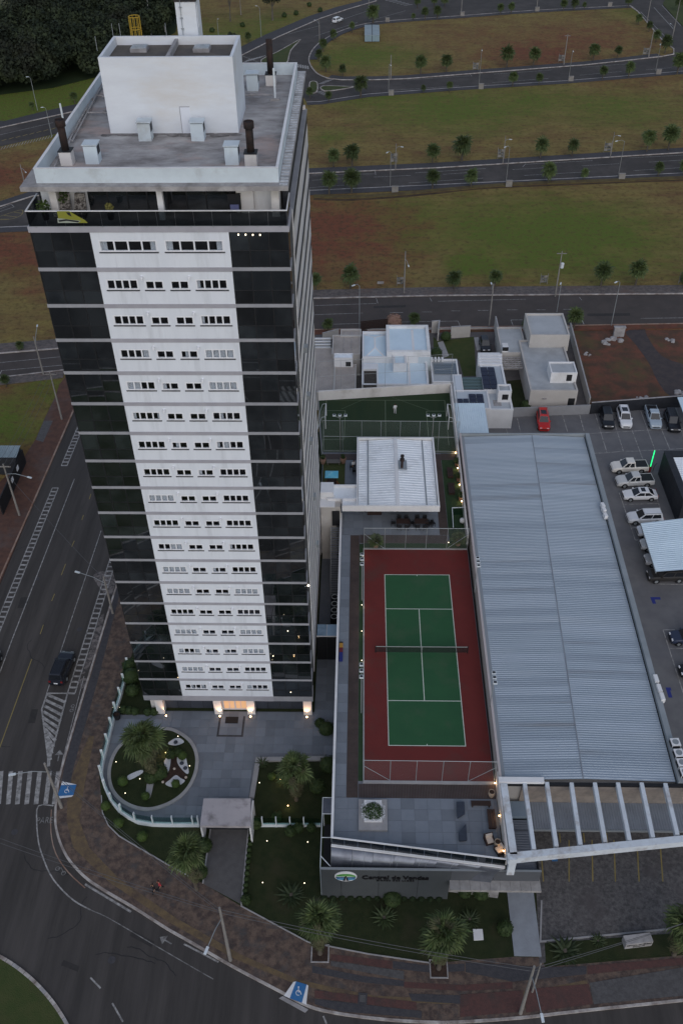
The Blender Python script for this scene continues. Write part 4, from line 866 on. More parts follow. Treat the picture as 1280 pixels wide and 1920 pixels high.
def tiles(parent, x0, y0, x1, y1, s, z, test=None, src=stile, base=.59):
    nx_ = max(1, round((x1-x0)/s)); ny_ = max(1, round((y1-y0)/s)); sx, sy = (x1-x0)/nx_, (y1-y0)/ny_
    for i in range(nx_):
        for j in range(ny_):
            c = (x0+sx*(i+.5), y0+sy*(j+.5))
            if test and not test(c, sx, sy): continue
            inst('stone_tile', src, parent, (c[0], c[1], z+random.uniform(-.004, .004)), (0, 0, 0), ((sx/2-.008)/base, (sy/2-.008)/base, 1))
tiles(pod, XL+.2, -5.7, -4.08, 30.6, 1.22, ZP)
fl_y = lambda x: FLp[1]+(FRp[1]-FLp[1])*(x-FLp[0])/(FRp[0]-FLp[0])
tiles(pod, XL+.2, -10.4, 9.7, -5.78, 1.2, ZP, lambda c, a, b: c[1]-b/2 > fl_y(c[0])+.1)
x = XL+.2
for i in range(12):
    a, b = x+i*1.237, x+(i+1)*1.237-.02; MB().prism([(a, fl_y(a)+.1), (b, fl_y(b)+.1), (b, -10.42), (a, -10.42)], ZP-.02, ZP+.03).build('stone_tile', m_stone, pod) if -10.42 > fl_y((a+b)/2)+.2 else None
tiles(pod, -4.9, 30.7, 6.9, 45.5, 1.2, ZP)
psheet('turf_strip', [(8.05, 29.2), (10.1, 29.2), (10.2, 47), (8.05, 47)], ZP+.02, m_turf)
psheet('play_turf', rect(-7.9, 36.5, -4.95, 45.5), ZP+.02, m_lawnb)
# left parapet rail, front balustrade and the curved metal apron
pl = MB(); pl.box(XL, -10.3, ZP-.3, XL+.14, 33.5, ZP+.95); pl.build('side_parapet', m_steelw, pod)
pp('parapet_cap', m_white, (XL-.05, -10.4, ZP+.95, XL+.19, 33.55, ZP+1.02))
n = 13; bp_ = [(FLp[0]+(FRp[0]-FLp[0])*i/n, FLp[1]+(FRp[1]-FLp[1])*i/n) for i in range(n+1)]
for a, b in zip(bp_, bp_[1:]):
    a2 = (a[0]+.03, a[1]); b2 = (b[0]-.03, b[1]); MB().ribbon([a2, b2], .03, ZP+.08, ZP+1.18).build('glass_panel', m_glassb, pod)
MB().ribbon([bp_[0], bp_[-1]], .12, ZP+1.18, ZP+1.28).build('front_rail', m_white, pod)
MB().ribbon([(bp_[0][0], bp_[0][1]-.08), (bp_[-1][0], bp_[-1][1]-.08)], .22, ZP-.12, ZP+.05).build('floor_edge', m_white, pod)
m_apron = M('brushed apron metal', (.20, .215, .25), (.14, .15, .18), .8, .28, metal=.55, spec=.5)
ap_t = [0, .18, .35, .45, .62, .78, .9, 1]
A0, A1 = (XL, FLp[1]-.2), (FRp[0]-.1, FRp[1]-.2); B0, B1 = (XL, -12.15), (9.0, -12.62)
for u0, u1 in zip([i/8 for i in range(8)], [(i+1)/8 for i in range(8)]):
    mb = MB(); K = 7
    def cp_(u, k):
        th = k/(K-1)*math.pi/2; ta = (A0[0]+(A1[0]-A0[0])*u, A0[1]+(A1[1]-A0[1])*u); tb = (B0[0]+(B1[0]-B0[0])*u, min(ta[1]-.12, B0[1]+(B1[1]-B0[1])*u))
        return (ta[0]+(tb[0]-ta[0])*math.sin(th), ta[1]+(tb[1]-ta[1])*math.sin(th), 3.0+(ZP-.15-3.0)*math.cos(th))
    v = [cp_(u, k) for u in (u0+.0008, u1-.0008) for k in range(K)]
    mb.add(v, [(k, K+k, K+k+1, k+1) for k in range(K-1)]); mb.build('apron_panel', m_apron, pod, smooth=True)
ar = MB()
for u in (.0, .13, .2, .36, .4, .53, .57, .72): 
    for k in range(6): ar.tube(cp_(u, k), cp_(u, k+1), .018, n=4)
ar.build('apron_rib', m_steel, pod)
# side trellis box left of the apron
tb_ = MB()
for a, b in [((-6.3, -12.3, 5.3), (-6.3, -5.3, 5.3)), ((-6.3, -5.3, 5.3), (-5.4, -5.3, 5.3)), ((-6.3, -7.0, 5.3), (-5.4, -7.0, 5.3)), ((-6.3, -9.4, 5.3), (-5.4, -9.4, 5.3)), ((-6.3, -11.2, 5.3), (-5.4, -12.2, 5.3)), ((-6.3, -12.3, .2), (-6.3, -12.3, 5.3)), ((-6.3, -5.3, .2), (-6.3, -5.3, 5.3))]: tb_.tube(a, b, .04, n=4)
tb_.build('trellis_frame', m_steelw, pod); pp('trellis_sheet', m_apron, (-6.28, -6.95, 5.22, -5.4, -5.35, 5.26)); pp('recess_shade', m_black, (-6.25, -12.2, .14, -5.36, -5.4, .6))  # black block paints the shade of the recess
# sign wall with its panels, lettering and emblem
sw = thing('sign_wall', 'grey panelled sign wall with dark lettering and a round green and blue emblem', 'sign wall', (-.5, -12.5, .13)); sp_ = grp(sw)
for a, b in zip([-6.28, -4.45, -1.05, 2.5], [-4.46, -1.06, 2.49, 5.36]): sp_('wall_panel', M('sign panel grey', (.080, .087, .092), (.072, .078, .083), .6, .6), (a+.01, -12.55, .13, b-.01, -12.37, 5.4))
for a, b in zip([5.37, 9.2], [9.19, 13.35]): sp_('wall_panel', M('sign panel grey2', (.10, .105, .115), (.09, .095, .105), .6, .6), (a+.01, -12.55, 3.72, b-.01, -12.42, 5.42))
sp_('top_trim', m_steel, (-6.3, -12.57, 5.4, 5.36, -12.35, 5.44), (5.37, -12.57, 5.42, 13.36, -12.38, 5.45))
for a in np.linspace(5.3, 13.45, 10)[:-1]: sp_('canopy_slab', M('canopy stone', (.38, .36, .345), (.28, .265, .255), 1.2, .8), (a+.01, -13.45, 3.38, a+.895, -12.3, 3.70))
def text(name, s, loc, size, mat, rot, parent=None, ext=.02, off=0, kind=None, space=1.0, sx=1.0):
    c = bpy.data.curves.new(name, 'FONT'); c.body = s; c.size = size; c.extrude = ext; c.align_x = 'CENTER'; c.offset = off; c.space_character = space; c.resolution_u = 3
    o = bpy.data.objects.new(name, c); COL.objects.link(o); bpy.context.view_layer.update()
    me = bpy.data.meshes.new_from_object(o.evaluated_get(bpy.context.evaluated_depsgraph_get())); bpy.data.objects.remove(o)
    me.materials.clear(); me.materials.append(mat); q = bpy.data.objects.new(name, me); COL.objects.link(q); q.location = Vector(loc)-(WORG[parent.name] if parent else Vector()); q.rotation_euler = rot; q.scale = (sx, 1, 1)
    if parent: q.parent = parent
    if kind: q['kind'] = kind
    return q
lx = lambda px: PY(px, 1643, -12.57)[0]
m_letter = M('dark bronze letter', (.012, .011, .013), rough=.5)
lz = PY(741, 1648, -12.57)[2]
text('sign_lettering', 'Central de Vendas', (lx(741), -12.60, lz-.03), .86, m_letter, (R(90), 0, 0), sw, .03, .022, sx=.93)
text('sign_lettering', 'CIDADE DOS LAGOS', (lx(741), -12.58, lz-.42), .27, m_letter, (R(90), 0, 0), sw, .02, .012, space=1.35, sx=1.05)
ec = PY(648, 1643, -12.57); eb = []
def ell(cx, cz, rx, rz, y, d=.02, a0=0, a1=360, n=32): return [(cx+rx*math.cos(R(a)), y, cz+rz*math.sin(R(a))) for a in np.linspace(a0, a1, n)]
def disc(name, pts, mat, d=.03):
    mb = MB(); y = pts[0][1]; n_ = len(pts); mb.add(pts+[(p[0], p[1]+d, p[2]) for p in pts], [tuple(range(n_))]+[(i, n_+i, n_+(i+1) % n_, (i+1) % n_) for i in range(n_)]); return mb.build(name, mat, sw)
rx, rz = 1.0, .86
disc('emblem_disc', ell(ec[0], ec[2], rx, rz, -12.60, n=40)[:-1], m_frame, .05)
disc('emblem_hill', ell(ec[0], ec[2]-.05, rx*.93, rz*.62, -12.612, a0=8, a1=172), M('emblem green', (.09, .30, .07), rough=.5), .012)
disc('emblem_hill', ell(ec[0]+.2, ec[2]-.05, rx*.68, rz*.42, -12.624, a0=4, a1=150), M('emblem light green', (.16, .42, .12), rough=.5), .012)
disc('emblem_water', ell(ec[0], ec[2]-.03, rx*.93, rz*.80, -12.612, a0=184, a1=356), M('emblem blue', (.03, .10, .22), rough=.5), .012)
for s in (-1, 1): disc('emblem_wave', ell(ec[0]+s*.45, ec[2]-.42, .38, .16, -12.624, a0=0, a1=360)[:-1], M('emblem pale blue', (.12, .32, .52), rough=.5), .012)
disc('emblem_road', [(ec[0]-.26, -12.636, ec[2]-.70), (ec[0]+.26, -12.636, ec[2]-.70), (ec[0]+.045, -12.636, ec[2]+.12), (ec[0]-.045, -12.636, ec[2]+.12)], m_letter, .012)
disc('emblem_line', [(ec[0]-.03, -12.648, ec[2]-.66), (ec[0]+.03, -12.648, ec[2]-.66), (ec[0]+.01, -12.648, ec[2]-.1), (ec[0]-.01, -12.648, ec[2]-.1)], m_frame, .012)
# passage between tower and podium: stair tower, stairs, condensers, glass canopy and gate
st = thing('stair_block', 'pale rendered stair block between the tower and the podium', 'stair block', (-7.0, 33.2, .15)); q_ = grp(st)
q_('wall', m_house, (-7.75, 32.5, .15, -5.9, 34.6, 9.0)); q_('parapet', m_white, (-7.8, 34.0, 9.0, -6.2, 36.0, 10.1)); q_('roof_cap', m_white, (-7.8, 32.45, 9.0, -6.0, 34.65, 9.12))
q_('doorway', m_black, (-6.35, 32.3, 6.1, -5.42, 32.48, 8.4)); q_('wall', m_house, (-5.9, 32.6, ZP, -5.3, 34.6, 9.0))
stp = MB(); nst = 30
for i in range(nst): y = 32.2-i*.215; z = ZP-(i+1)*.195; stp.box(-6.5, y-.215, z-.06, -5.42, y, z)
for x in (-6.52, -5.44): stp.hexa([(x-.03, 32.2, ZP-.4), (x+.03, 32.2, ZP-.4), (x+.03, 25.75, -.0+.1), (x-.03, 25.75, .1)], [(x-.03, 32.2, ZP-.02), (x+.03, 32.2, ZP-.02), (x+.03, 25.75, .3), (x-.03, 25.75, .3)])
t = thing('outdoor_staircase', 'straight steel staircase down the left side of the podium', 'staircase', (-6, 29, .15)); o = MB(); 
for k in range(nst):
    y = 32.2-k*.215; z = ZP-(k+1)*.195; MB().box(-6.48, y-.2, max(.17, z-.05), -5.46, y, max(.2, z)).build('tread', m_metalg, t)
sr = MB()
for x in (-6.52, -5.44): sr.bar((x, 32.2, ZP-.15), (x, 25.8, .22), .05, .22)
sr.build('stringer', m_steel, t)
for i, y in enumerate((24.9, 23.75, 22.7, 21.65)):
    c = thing('condenser', f'{ORD[i]} round-fan condenser along the podium side, counted from the foot of the stairs', 'air conditioner', (-5.95, y, .15), 'condensers beside the podium')
    MB().box(-6.4, y-.4, .17, -5.5, y+.4, 1.05).build('casing', m_dark, c); MB().lathe((-5.95, y, 1.05), [(.40, 0), (.40, .07), (.34, .07), (.34, .01)], 14).build('fan_ring', m_steelw, c); MB().lathe((-5.95, y, 1.055), [(.33, 0), (.33, .008)], 14).build('fan_opening', m_black, c)
cn = thing('entry_canopy', 'pale glass canopy and dark gate between the tower and the podium', 'canopy', (-6.6, 16.5, .15)); q_ = grp(cn)
q_('glass_sheet', M('pale canopy glass', (.30, .42, .55), (.2, .3, .4), .7, .08), (-7.7, 15.9, 4.15, -6.65, 17.6, 4.19)); q_('glass_sheet', M('pale canopy glass2', (.32, .46, .62), rough=.08), (-6.58, 15.9, 4.15, -5.42, 17.6, 4.19))
q_('frame', m_white, (-7.75, 15.82, 4.08, -5.4, 15.89, 4.2), (-6.64, 15.9, 4.08, -6.59, 17.6, 4.2)); q_('gate_leaf', m_black, (-7.75, 15.75, .2, -6.6, 15.82, 4.07)); q_('gate_leaf', m_black, (-6.58, 15.75, .2, -5.4, 15.82, 4.07))
# tennis net, fences, floodlights
nt_ = thing('tennis_net', 'dark tennis net with white top band across the green court', 'tennis net', (3.82, 11.885, ZP+.04)); q_ = grp(nt_)
for x in (-1.15, 8.75): MB().tube((x, 11.885, ZP+.03), (x, 11.885, ZP+1.12), .05).build('post', m_black, nt_)
q_('net', m_netk, (-1.1, 11.88, ZP+.1, 8.7, 11.89, ZP+.98)); q_('top_band', m_tape, (-1.1, 11.86, ZP+.98, 8.7, 11.91, ZP+1.05)); q_('centre_strap', m_tape, (3.79, 11.86, ZP+.05, 3.85, 11.91, ZP+.98))
def fence(name, label, a, b, z0, h, npost, rails=(1.0,), brace=True, group='sports fences', mat=m_steel, nmat=m_net, r=.035):
    t = thing(name, label, 'fence', (a[0], a[1], z0), group); a = Vector((*a, z0)); b = Vector((*b, z0)); U = Vector((0, 0, 1))
    for i in range(npost): p = a.lerp(b, i/(npost-1)); MB().tube(p, p+U*h, r, n=5).build('post', mat, t)
    for k in rails: MB().tube(a+U*h*k, b+U*h*k, r*.9, n=5).build('rail', mat, t)
    if brace: MB().tube(a+U*h*.72, a.lerp(b, 1/(npost-1)), r*.8, n=5).build('brace', mat, t); MB().tube(b+U*h*.72, a.lerp(b, 1-1/(npost-1)), r*.8, n=5).build('brace', mat, t)
    mb = MB(); mb.add([a, b, b+U*h, a+U*h], [(0, 1, 2, 3)]); mb.build('mesh', nmat, t); return t
fence('court_fence', 'chain link fence at the near end of the red court', (-2.4, CYS+.05), (9.95, CYS+.02), ZP+.1, 3.3, 6)
fence('court_fence', 'chain link fence behind the far end of the red court', (-2.4, CYN+.1), (10.05, CYN+.1), ZP+.1, 3.35, 6)
def flood(base, top, heads, label, z0=ZP, cross=False, n=3):
    b = P(*base, z0); h = PY(top[0], top[1], b[1])[2]; t = thing('floodlight', label, 'floodlight', b, 'court floodlights')
    MB().tube(b, (b[0], b[1], h), .05).build('pole', m_lamppole if cross else m_steel, t)
    arm = MB(); 
    for i in range(n):
        o = (i-(n-1)/2)*heads; p = (b[0]+(o if cross else 0), b[1]+(0 if cross else o), h+.05); arm.tube((b[0], b[1], h-.35), p, .025, n=4)
        hd = MB(); hd.box(p[0]-.20, p[1]-.17, p[2], p[0]+.20, p[1]+.17, p[2]+.16); hd.build('lamp_head', m_steelw, t); MB().box(p[0]-.15, p[1]-.12, p[2]+.16, p[0]+.15, p[1]+.12, p[2]+.17).build('lamp_glass', m_dark, t)
    arm.build('bracket', m_steel, t); return t
flood((678, 1126), (684, 1050), .75, 'three-headed floodlight at the far left corner of the tennis court')
flood((677, 1337), (680, 1259), .75, 'three-headed floodlight at the near left side of the tennis court')
flood((889, 1110), (894, 1055), .6, 'white floodlight on the shed wall right of the tennis court, far one', 8.1-.5)
flood((918, 1325), (921, 1272), .6, 'white floodlight on the shed wall right of the tennis court, near one', 8.1-.5)
def bollard(px, py, z, label, grp_='garden lights', mat=m_lampw, r=.05, h=.3, pw=0):
    b = P(px, py, z); t = thing('garden_light', label, 'garden light', b, grp_); MB().tube(b, (b[0], b[1], z+h), .03, n=6).build('stake', m_black, t)
    MB().lathe((b[0], b[1], z+h), [(r*.5, 0), (r, r*.6), (r*.8, r*1.5), (.01, r*1.8)], 8).build('lamp', mat, t)
    if pw: 
        l = bpy.data.lights.new('garden_lamp', 'POINT'); l.energy = pw; l.color = (1, .72, .42); l.shadow_soft_size = .12; o = bpy.data.objects.new('lamp_light', l); COL.objects.link(o); o.location = Vector((b[0], b[1]-.15, z+h+.25))-WORG[t.name]; o.parent = t
    return t
for i, (px, py) in enumerate(((680, 1046), (678, 1138), (678, 1187), (678, 1242))): bollard(px, py, ZP, f'white spot lamp in the turf strip left of the court, {ORD[i]} from the far end', pw=4)
for px, py, l in ((701, 1020, 'spot lamp beside the potted palm behind the court'), (840, 1021, 'spot lamp on the right of the strip behind the court')): bollard(px, py, ZP, l, pw=6)
def wall_lamp(px, py, x, label, pw=3):
    b = PX_(px, py, x); t = thing('wall_lamp', label, 'wall lamp', b, 'lit wall lamps'); MB().box(b[0]-.10, b[1]-.07, b[2]-.12, b[0]-.0, b[1]+.07, b[2]+.12).build('lamp', m_warm, t); MB().box(b[0]-.12, b[1]-.1, b[2]+.12, b[0]+.02, b[1]+.1, b[2]+.16).build('cap', m_black, t)
    l = bpy.data.lights.new('wall_lamp', 'POINT'); l.energy = pw; l.color = (1, .66, .36); l.shadow_soft_size = .1; o = bpy.data.objects.new('lamp_light', l); COL.objects.link(o); o.location = (-.35, -.1, .05); o.parent = t
def PX_(px, py, x):
    d = _ray(px, py); t = (x-CC[0])/d[0]; q = CC+t*d; return (float(q[0]), float(q[1]), float(q[2]))
for i, (px, py) in enumerate(((928.5, 1467), (936.5, 1528), (944.5, 1594))): wall_lamp(px, py, 10.04, f'lit wall lamp on the white wall beside the roof terrace benches, {ORD[i]} from the court')
for i, (px, py) in enumerate(((854, 848), (858, 877), (861.5, 908), (865.5, 939))): wall_lamp(px, py, 10.10, f'lit wall lamp along the turf strip by the pavilion, {ORD[i]} from the far end', 5)
# roof terrace furniture
def planter(px0, py0, px1, py1, label):
    a = P(px0, py1, ZP); b = P(px1, py0, ZP); t = thing('square_planter', label, 'planter', ((a[0]+b[0])/2, (a[1]+b[1])/2, ZP+.03)); q = grp(t); z = ZP+.03; W_ = b[0]-a[0]; D = b[1]-a[1]
    q('plinth', m_kstone, (a[0], a[1], z, b[0], b[1], z+.28)); i = .5; q('box', m_white, (a[0]+i, a[1]+i+.25, z+.28, b[0]-i, b[1]-i+.2, z+.62)); 
    cx, cy = (a[0]+b[0])/2, (a[1]+b[1])/2+.22; V, Fc = leafcloud([(cx, cy-.12, z+.62)], [(1.0, .95, .38)], 1200, .17, .4, .3); npmesh('plants', V, Fc, M('planter plants', (.05, .09, .03), (.035, .065, .02), 5), t)
    V, Fc = leafcloud([(cx+math.cos(u)*1.12*min(1, 1/max(abs(math.cos(u)), abs(math.sin(u)))*.85), cy-.12+math.sin(u)*1.08*min(1, 1/max(abs(math.cos(u)), abs(math.sin(u)))*.85), z+.66) for u in np.linspace(0, 6.28, 26)], [(.17, .17, .12)]*26, 22, .09, .5, .2); npmesh('white_flowers', V, Fc, m_curt, t)
planter(672, 1502, 725, 1559, 'square white planter with a green bush on the roof terrace')
def lounger(pts, label):
    q = PL(pts, ZP+.3); c = np.mean(np.array(q), 0); t = thing('sun_bed', label, 'sun bed', (c[0], c[1], ZP+.03), 'slate sun beds on the roof terrace'); MB().prism(q, ZP+.24, ZP+.40).build('pad', m_slate, t)
    sm = [tuple(c+(np.array(p)-c)*.85) for p in q]; MB().prism(sm, ZP+.03, ZP+.24).build('base', m_black, t)
lounger([(855, 1504), (870, 1504), (871, 1526), (857, 1535)], 'dark slate sun bed nearer the court')
lounger([(873, 1545), (875, 1576), (860, 1577), (859, 1562)], 'dark slate sun bed nearer the front glass')
def bench(px0, py0, px1, py1, label, z0=ZP+.03, mat=m_brown, h=.42):
    a = P(px0, py1, z0+h); b = P(px1, py0, z0+h); t = thing('bench', label, 'bench', ((a[0]+b[0])/2, (a[1]+b[1])/2, z0), 'timber benches'); W_, D = b[0]-a[0], b[1]-a[1]; n = 3
    for i in range(n):
        if W_ > D: MB().box(a[0], a[1]+D*i/n, z0+h-.06, b[0], a[1]+D*(i+.9)/n, z0+h).build('slat', mat, t)
        else: MB().box(a[0]+W_*i/n, a[1], z0+h-.06, a[0]+W_*(i+.9)/n, b[1], z0+h).build('slat', mat, t)
    for u in (.05, .89):
        if W_ > D: MB().box(a[0]+W_*u, a[1]+.04, z0, a[0]+W_*u+.1, b[1]-.04, z0+h-.065).build('leg', mat, t)
        else: MB().box(a[0]+.04, a[1]+D*u, z0, b[0]-.04, a[1]+D*u+.1, z0+h-.065).build('leg', mat, t)
bench(883, 1501, 919, 1510, 'dark timber bench lying across the roof terrace by the pot'); bench(916, 1517, 927, 1552, 'dark timber bench along the white wall of the roof terrace')
def armchair(px, py, rz, label):
    b = P(px, py, ZP+.03); t = thing('armchair', label, 'armchair', b, 'wicker armchairs on the roof terrace', rz)
    for nm, m, bx in (('frame', m_brown, (-.42, -.40, .1, .42, .40, .32)), ('backrest', m_brown, (-.42, .30, .32, .42, .42, .85)), ('arm', m_brown, (-.42, -.40, .32, -.32, .30, .58)), ('arm', m_brown, (.32, -.40, .32, .42, .30, .58)), ('cushion', m_cush, (-.31, -.36, .32, .31, .29, .46)), ('back_cushion', m_cush, (-.30, .14, .46, .30, .295, .9))): MB().box(*bx).build(nm, m, t, local=True)
    for x in (-.36, .36):
        for y in (-.34, .36): MB().box(x-.03, y-.03, 0, x+.03, y+.03, .1).build('leg', m_brown, t, local=True)
armchair(916, 1578, R(15), 'wicker armchair with a pale cushion left of the beige pot'); armchair(936, 1597, R(-62), 'wicker armchair in the corner under the lamp by the front glass')
m_fol2 = M('pot plant foliage', (.03, .05, .016), (.05, .075, .025), 4, .7)
def pot(px, py, z0, label, mat=m_pot, r=.32, h=.8, plant=None):
    b = P(px, py, z0); t = thing('plant_pot', label, 'pot', b, 'plant pots on the podium'); MB().lathe(b, [(r*.62, 0), (r, h*.55), (r*.92, h), (r*.78, h), (r*.75, h-.1)], 12).build('pot', mat, t, smooth=False); MB().lathe((b[0], b[1], z0+h-.1), [(r*.76, 0), (r*.76, .02)], 12).build('soil', m_bark, t)
    if plant: V, Fc = leafcloud([(b[0], b[1], z0+h+plant*.6)], [(plant*.8, plant*.8, plant*.75)], 160, .28, .2, .2); npmesh('plant', V, Fc, m_fol2, t)
pot(920, 1493, ZP, 'beige urn by the wall lamp at the corner of the court'); pot(931, 1586, ZP, 'beige urn between the two wicker armchairs'); 
def potted_palm(px, py, label, dim=1.0):
    b = P(px, py, ZP); t = thing('potted_palm', label, 'potted palm', b, 'potted palms behind the court'); MB().lathe(b, [(.26, 0), (.42, .5), (.38, .85), (.32, .85), (.3, .7)], 12).build('pot', m_terra, t)
    for i in range(22): inst('frond', random.choice(FAN), t, (b[0], b[1], ZP+.95), (random.uniform(-.3, .3), -R(80-85*i/22), i*2.4), .62)
potted_palm(704, 1026, 'potted fan palm in a terracotta pot left behind the court'); potted_palm(858, 1022, 'potted fan palm in the dark corner right behind the court')
for i, (px, py) in enumerate(((855, 874), (858, 902), (862, 938))): pot(px, py, ZP, f'tall dark pot plant by the lit wall, {ORD[i]} from the far end', M('brown pot', (.09, .06, .05), rough=.7), .28, .7, .5)
for i, (px, py) in enumerate(((605.5, 869), (643, 868))): pot(px, py, ZP, ('tan pot left of the playground bench', 'tan pot right of the playground bench')[i], m_terra, .42, .95, .38)
bench(612, 861, 638, 868, 'grey bench between the two tan pots by the playground', mat=M('grey timber', (.13, .12, .11), rough=.8)); bench(839, 876, 848, 893, 'dark bench on the turf strip, far one'); bench(841, 905, 851, 924, 'dark bench on the turf strip, near one')
# glass enclosure in the corner by the shed
ge = thing('glass_enclosure', 'low glass screened enclosure on the turf beside the shed', 'glass screen', (*P2(862, 985, ZP), ZP)); a, b, c_ = P2(848, 1003, ZP), P2(846, 966, ZP), P2(872, 965, ZP)
MB().ribbon([a, b], .03, ZP, ZP+1.2).build('glass_panel', m_glgreen, ge); MB().ribbon([b, c_], .03, ZP, ZP+1.2).build('glass_panel', m_glgreen, ge); MB().ribbon([a, b, c_], .07, ZP+1.2, ZP+1.27).build('rail', m_steelw, ge)
q = P(866, 977, ZP+.3); tag(MB().lathe((q[0], q[1], ZP+.03), [(.1, 0), (.3, .15), (.36, .36), (.3, .58), (.02, .72)], 12).build('satellite_dish', m_white, smooth=True), 'small white dome in the glass enclosure by the shed', 'dome')
# toy box on the tile strip
tb = thing('toy_bench', 'small yellow, red and blue painted bench on the side walkway', 'toy bench', (*P2(639, 1225, ZP), ZP+.03)); a = P(635, 1241, ZP); b = P(643, 1208, ZP)
for i, (u0, u1, mm) in enumerate(((0, .38, M('toy blue', (.02, .03, .16), rough=.6)), (.38, .66, M('toy red', (.14, .02, .03), rough=.6)), (.66, .9, M('toy yellow', (.42, .22, .04), rough=.6)), (.9, 1, m_black))): MB().box(a[0]+.02, a[1]+(b[1]-a[1])*u0+.01, ZP+.03, b[0], a[1]+(b[1]-a[1])*u1, ZP+.5-.05*(i % 2)).build('block', mm, tb)
# ================================================================ barbecue pavilion
pv = thing('barbecue_pavilion', 'white pavilion with ribbed metal roof between the two courts', 'pavilion', (1.0, 39, ZP)); q_ = grp(pv)
VZ = 9.5; vx0, vx1, vy0, vy1 = -3.36, 6.85, 32.2, 46.2
for u in ((vx0, vy0, VZ-.9, vx1, vy0+.2, VZ), (vx0, vy1-.2, VZ-.9, vx1, vy1, VZ), (vx0, vy0+.2, VZ-.9, vx0+.2, vy1-.2, VZ), (vx1-.2, vy0+.2, VZ-.9, vx1, vy1-.2, VZ)): q_('fascia', m_white, u)
q_('ceiling', m_white, (vx0+.2, vy0+.2, VZ-.9, vx1-.2, vy1-.2, VZ-.85))
xm = P(744, 900, 9.6)[0]
def ribbed(x0, x1, z0, z1, y0, y1, pitch, name, mat, root, h=.05):
    mb = MB(); n = int((y1-y0)/pitch); ys = []
    for i in range(n): y = y0+i*pitch; ys += [(y, 0), (y+pitch*.62, 0), (y+pitch*.70, h), (y+pitch*.92, h)]
    ys.append((y0+n*pitch, 0)); ys = [(min(y, y1), d) for y, d in ys]; v = []
    for y, d in ys: v += [(x0, y, z0+d), (x1, y, z1+d)]
    mb.add(v, [(2*i, 2*i+1, 2*i+3, 2*i+2) for i in range(len(ys)-1)]); return mb.build(name, mat, root)
ribbed(vx0+.25, xm-.12, VZ-.45, VZ-.12, vy0+.25, vy1-.25, .48, 'roof_sheet', m_roofw, pv); ribbed(xm+.12, vx1-.25, VZ-.12, VZ-.45, vy0+.25, vy1-.25, .48, 'roof_sheet', m_roofw, pv)
q_('ridge_cap', m_white, (xm-.22, vy0+.22, VZ-.10, xm+.22, vy1-.22, VZ-.02))
for x in (P(690, 930, VZ)[0], P(799, 930, VZ)[0]): 
    z = VZ-.12-.33*abs(x-xm)/(vx1-xm)+.08; q_('roof_joint', m_steel, (x-.08, vy0+.25, z-.1, x+.08, vy1-.25, z))
c = P(753, 878, VZ-.2); q_('flue_flashing', m_steel, (c[0]-.55, c[1]-.35, VZ-.25, c[0]+.65, c[1]+1.5, VZ-.06)); MB().lathe((c[0], c[1], VZ-.1), [(.16, 0), (.16, 1.1), (.3, 1.15), (.3, 1.45), (.14, 1.55), (.14, 1.75), (.24, 1.8), (.24, 2.0), (.02, 2.1)], 12).build('flue', m_rust, pv)
for x in (vx0+.35, .2, 3.4, vx1-.35): q_('post', m_white, (x-.12, vy0+4.0, ZP, x+.12, vy0+4.2, VZ-.9))
for x in np.linspace(-2.3, 5.6, 8): q_('window_frame', m_white, (x-.04, vy0+3.6, ZP, x+.04, vy0+3.7, VZ-.9))
q_('window_pane', m_glass, (-2.3, vy0+3.64, ZP, 5.6, vy0+3.66, VZ-.9)); q_('back_wall', m_house, (vx0+.4, vy0+4.4, ZP, vx1-.4, vy1-.6, VZ-.92))
q_('wing_roof', m_roofw, (-6.9, 33.8, VZ-.55, vx0, 36.2, VZ-.45)); q_('wing_fascia', m_white, (-6.9, 33.6, VZ-.95, vx0, 33.8, VZ-.1), (-6.9, 36.2, VZ-.95, vx0-.01, 36.4, VZ-.1), (-7.0, 33.8, VZ-.95, -6.9, 36.2, VZ-.1), (-4.95, 32.2, VZ-.9, vx0, 32.4, VZ), (-5.1, 32.2, VZ-.9, -4.95, 33.6, VZ))
q_('wing_roof', m_roofw, (-4.95, 32.4, VZ-.5, vx0, 33.6, VZ-.42))
def dining(px, py, label, nch=6, rz=0):
    b = P(px, py, ZP+.03); t = thing('dining_table', label, 'table', b, 'dark tables in front of the pavilion'); MB().box(b[0]-.85, b[1]-.45, ZP+.72, b[0]+.85, b[1]+.45, ZP+.77).build('tabletop', m_brown, t)
    for x in (-.75, .75):
        for y in (-.36, .36): MB().box(b[0]+x-.04, b[1]+y-.04, ZP+.03, b[0]+x+.04, b[1]+y+.04, ZP+.715).build('leg', m_black, t)
    return b
CH = None
def chair(x, y, rz, label, z=ZP+.03):
    global CH
    if CH is None:
        CH = thing('garden_chair', label, 'chair', (x, y, z), 'dark garden chairs by the pavilion', rz)
        for nm, bx in (('seat', (-.24, -.24, .42, .24, .24, .47)), ('backrest', (-.24, .2, .47, .24, .25, .92)), ('arm', (-.28, -.22, .62, -.24, .22, .66)), ('arm', (.24, -.22, .62, .28, .22, .66))): MB().box(*bx).build(nm, m_black, CH, local=True)
        for u in (-.22, .22):
            for w_ in (-.2, .22): MB().box(u-.025, w_-.025, 0, u+.025, w_+.025, .42).build('leg', m_black, CH, local=True)
        return CH
    return copy_tree(CH, (x, y, z), rz, label)
spots = []
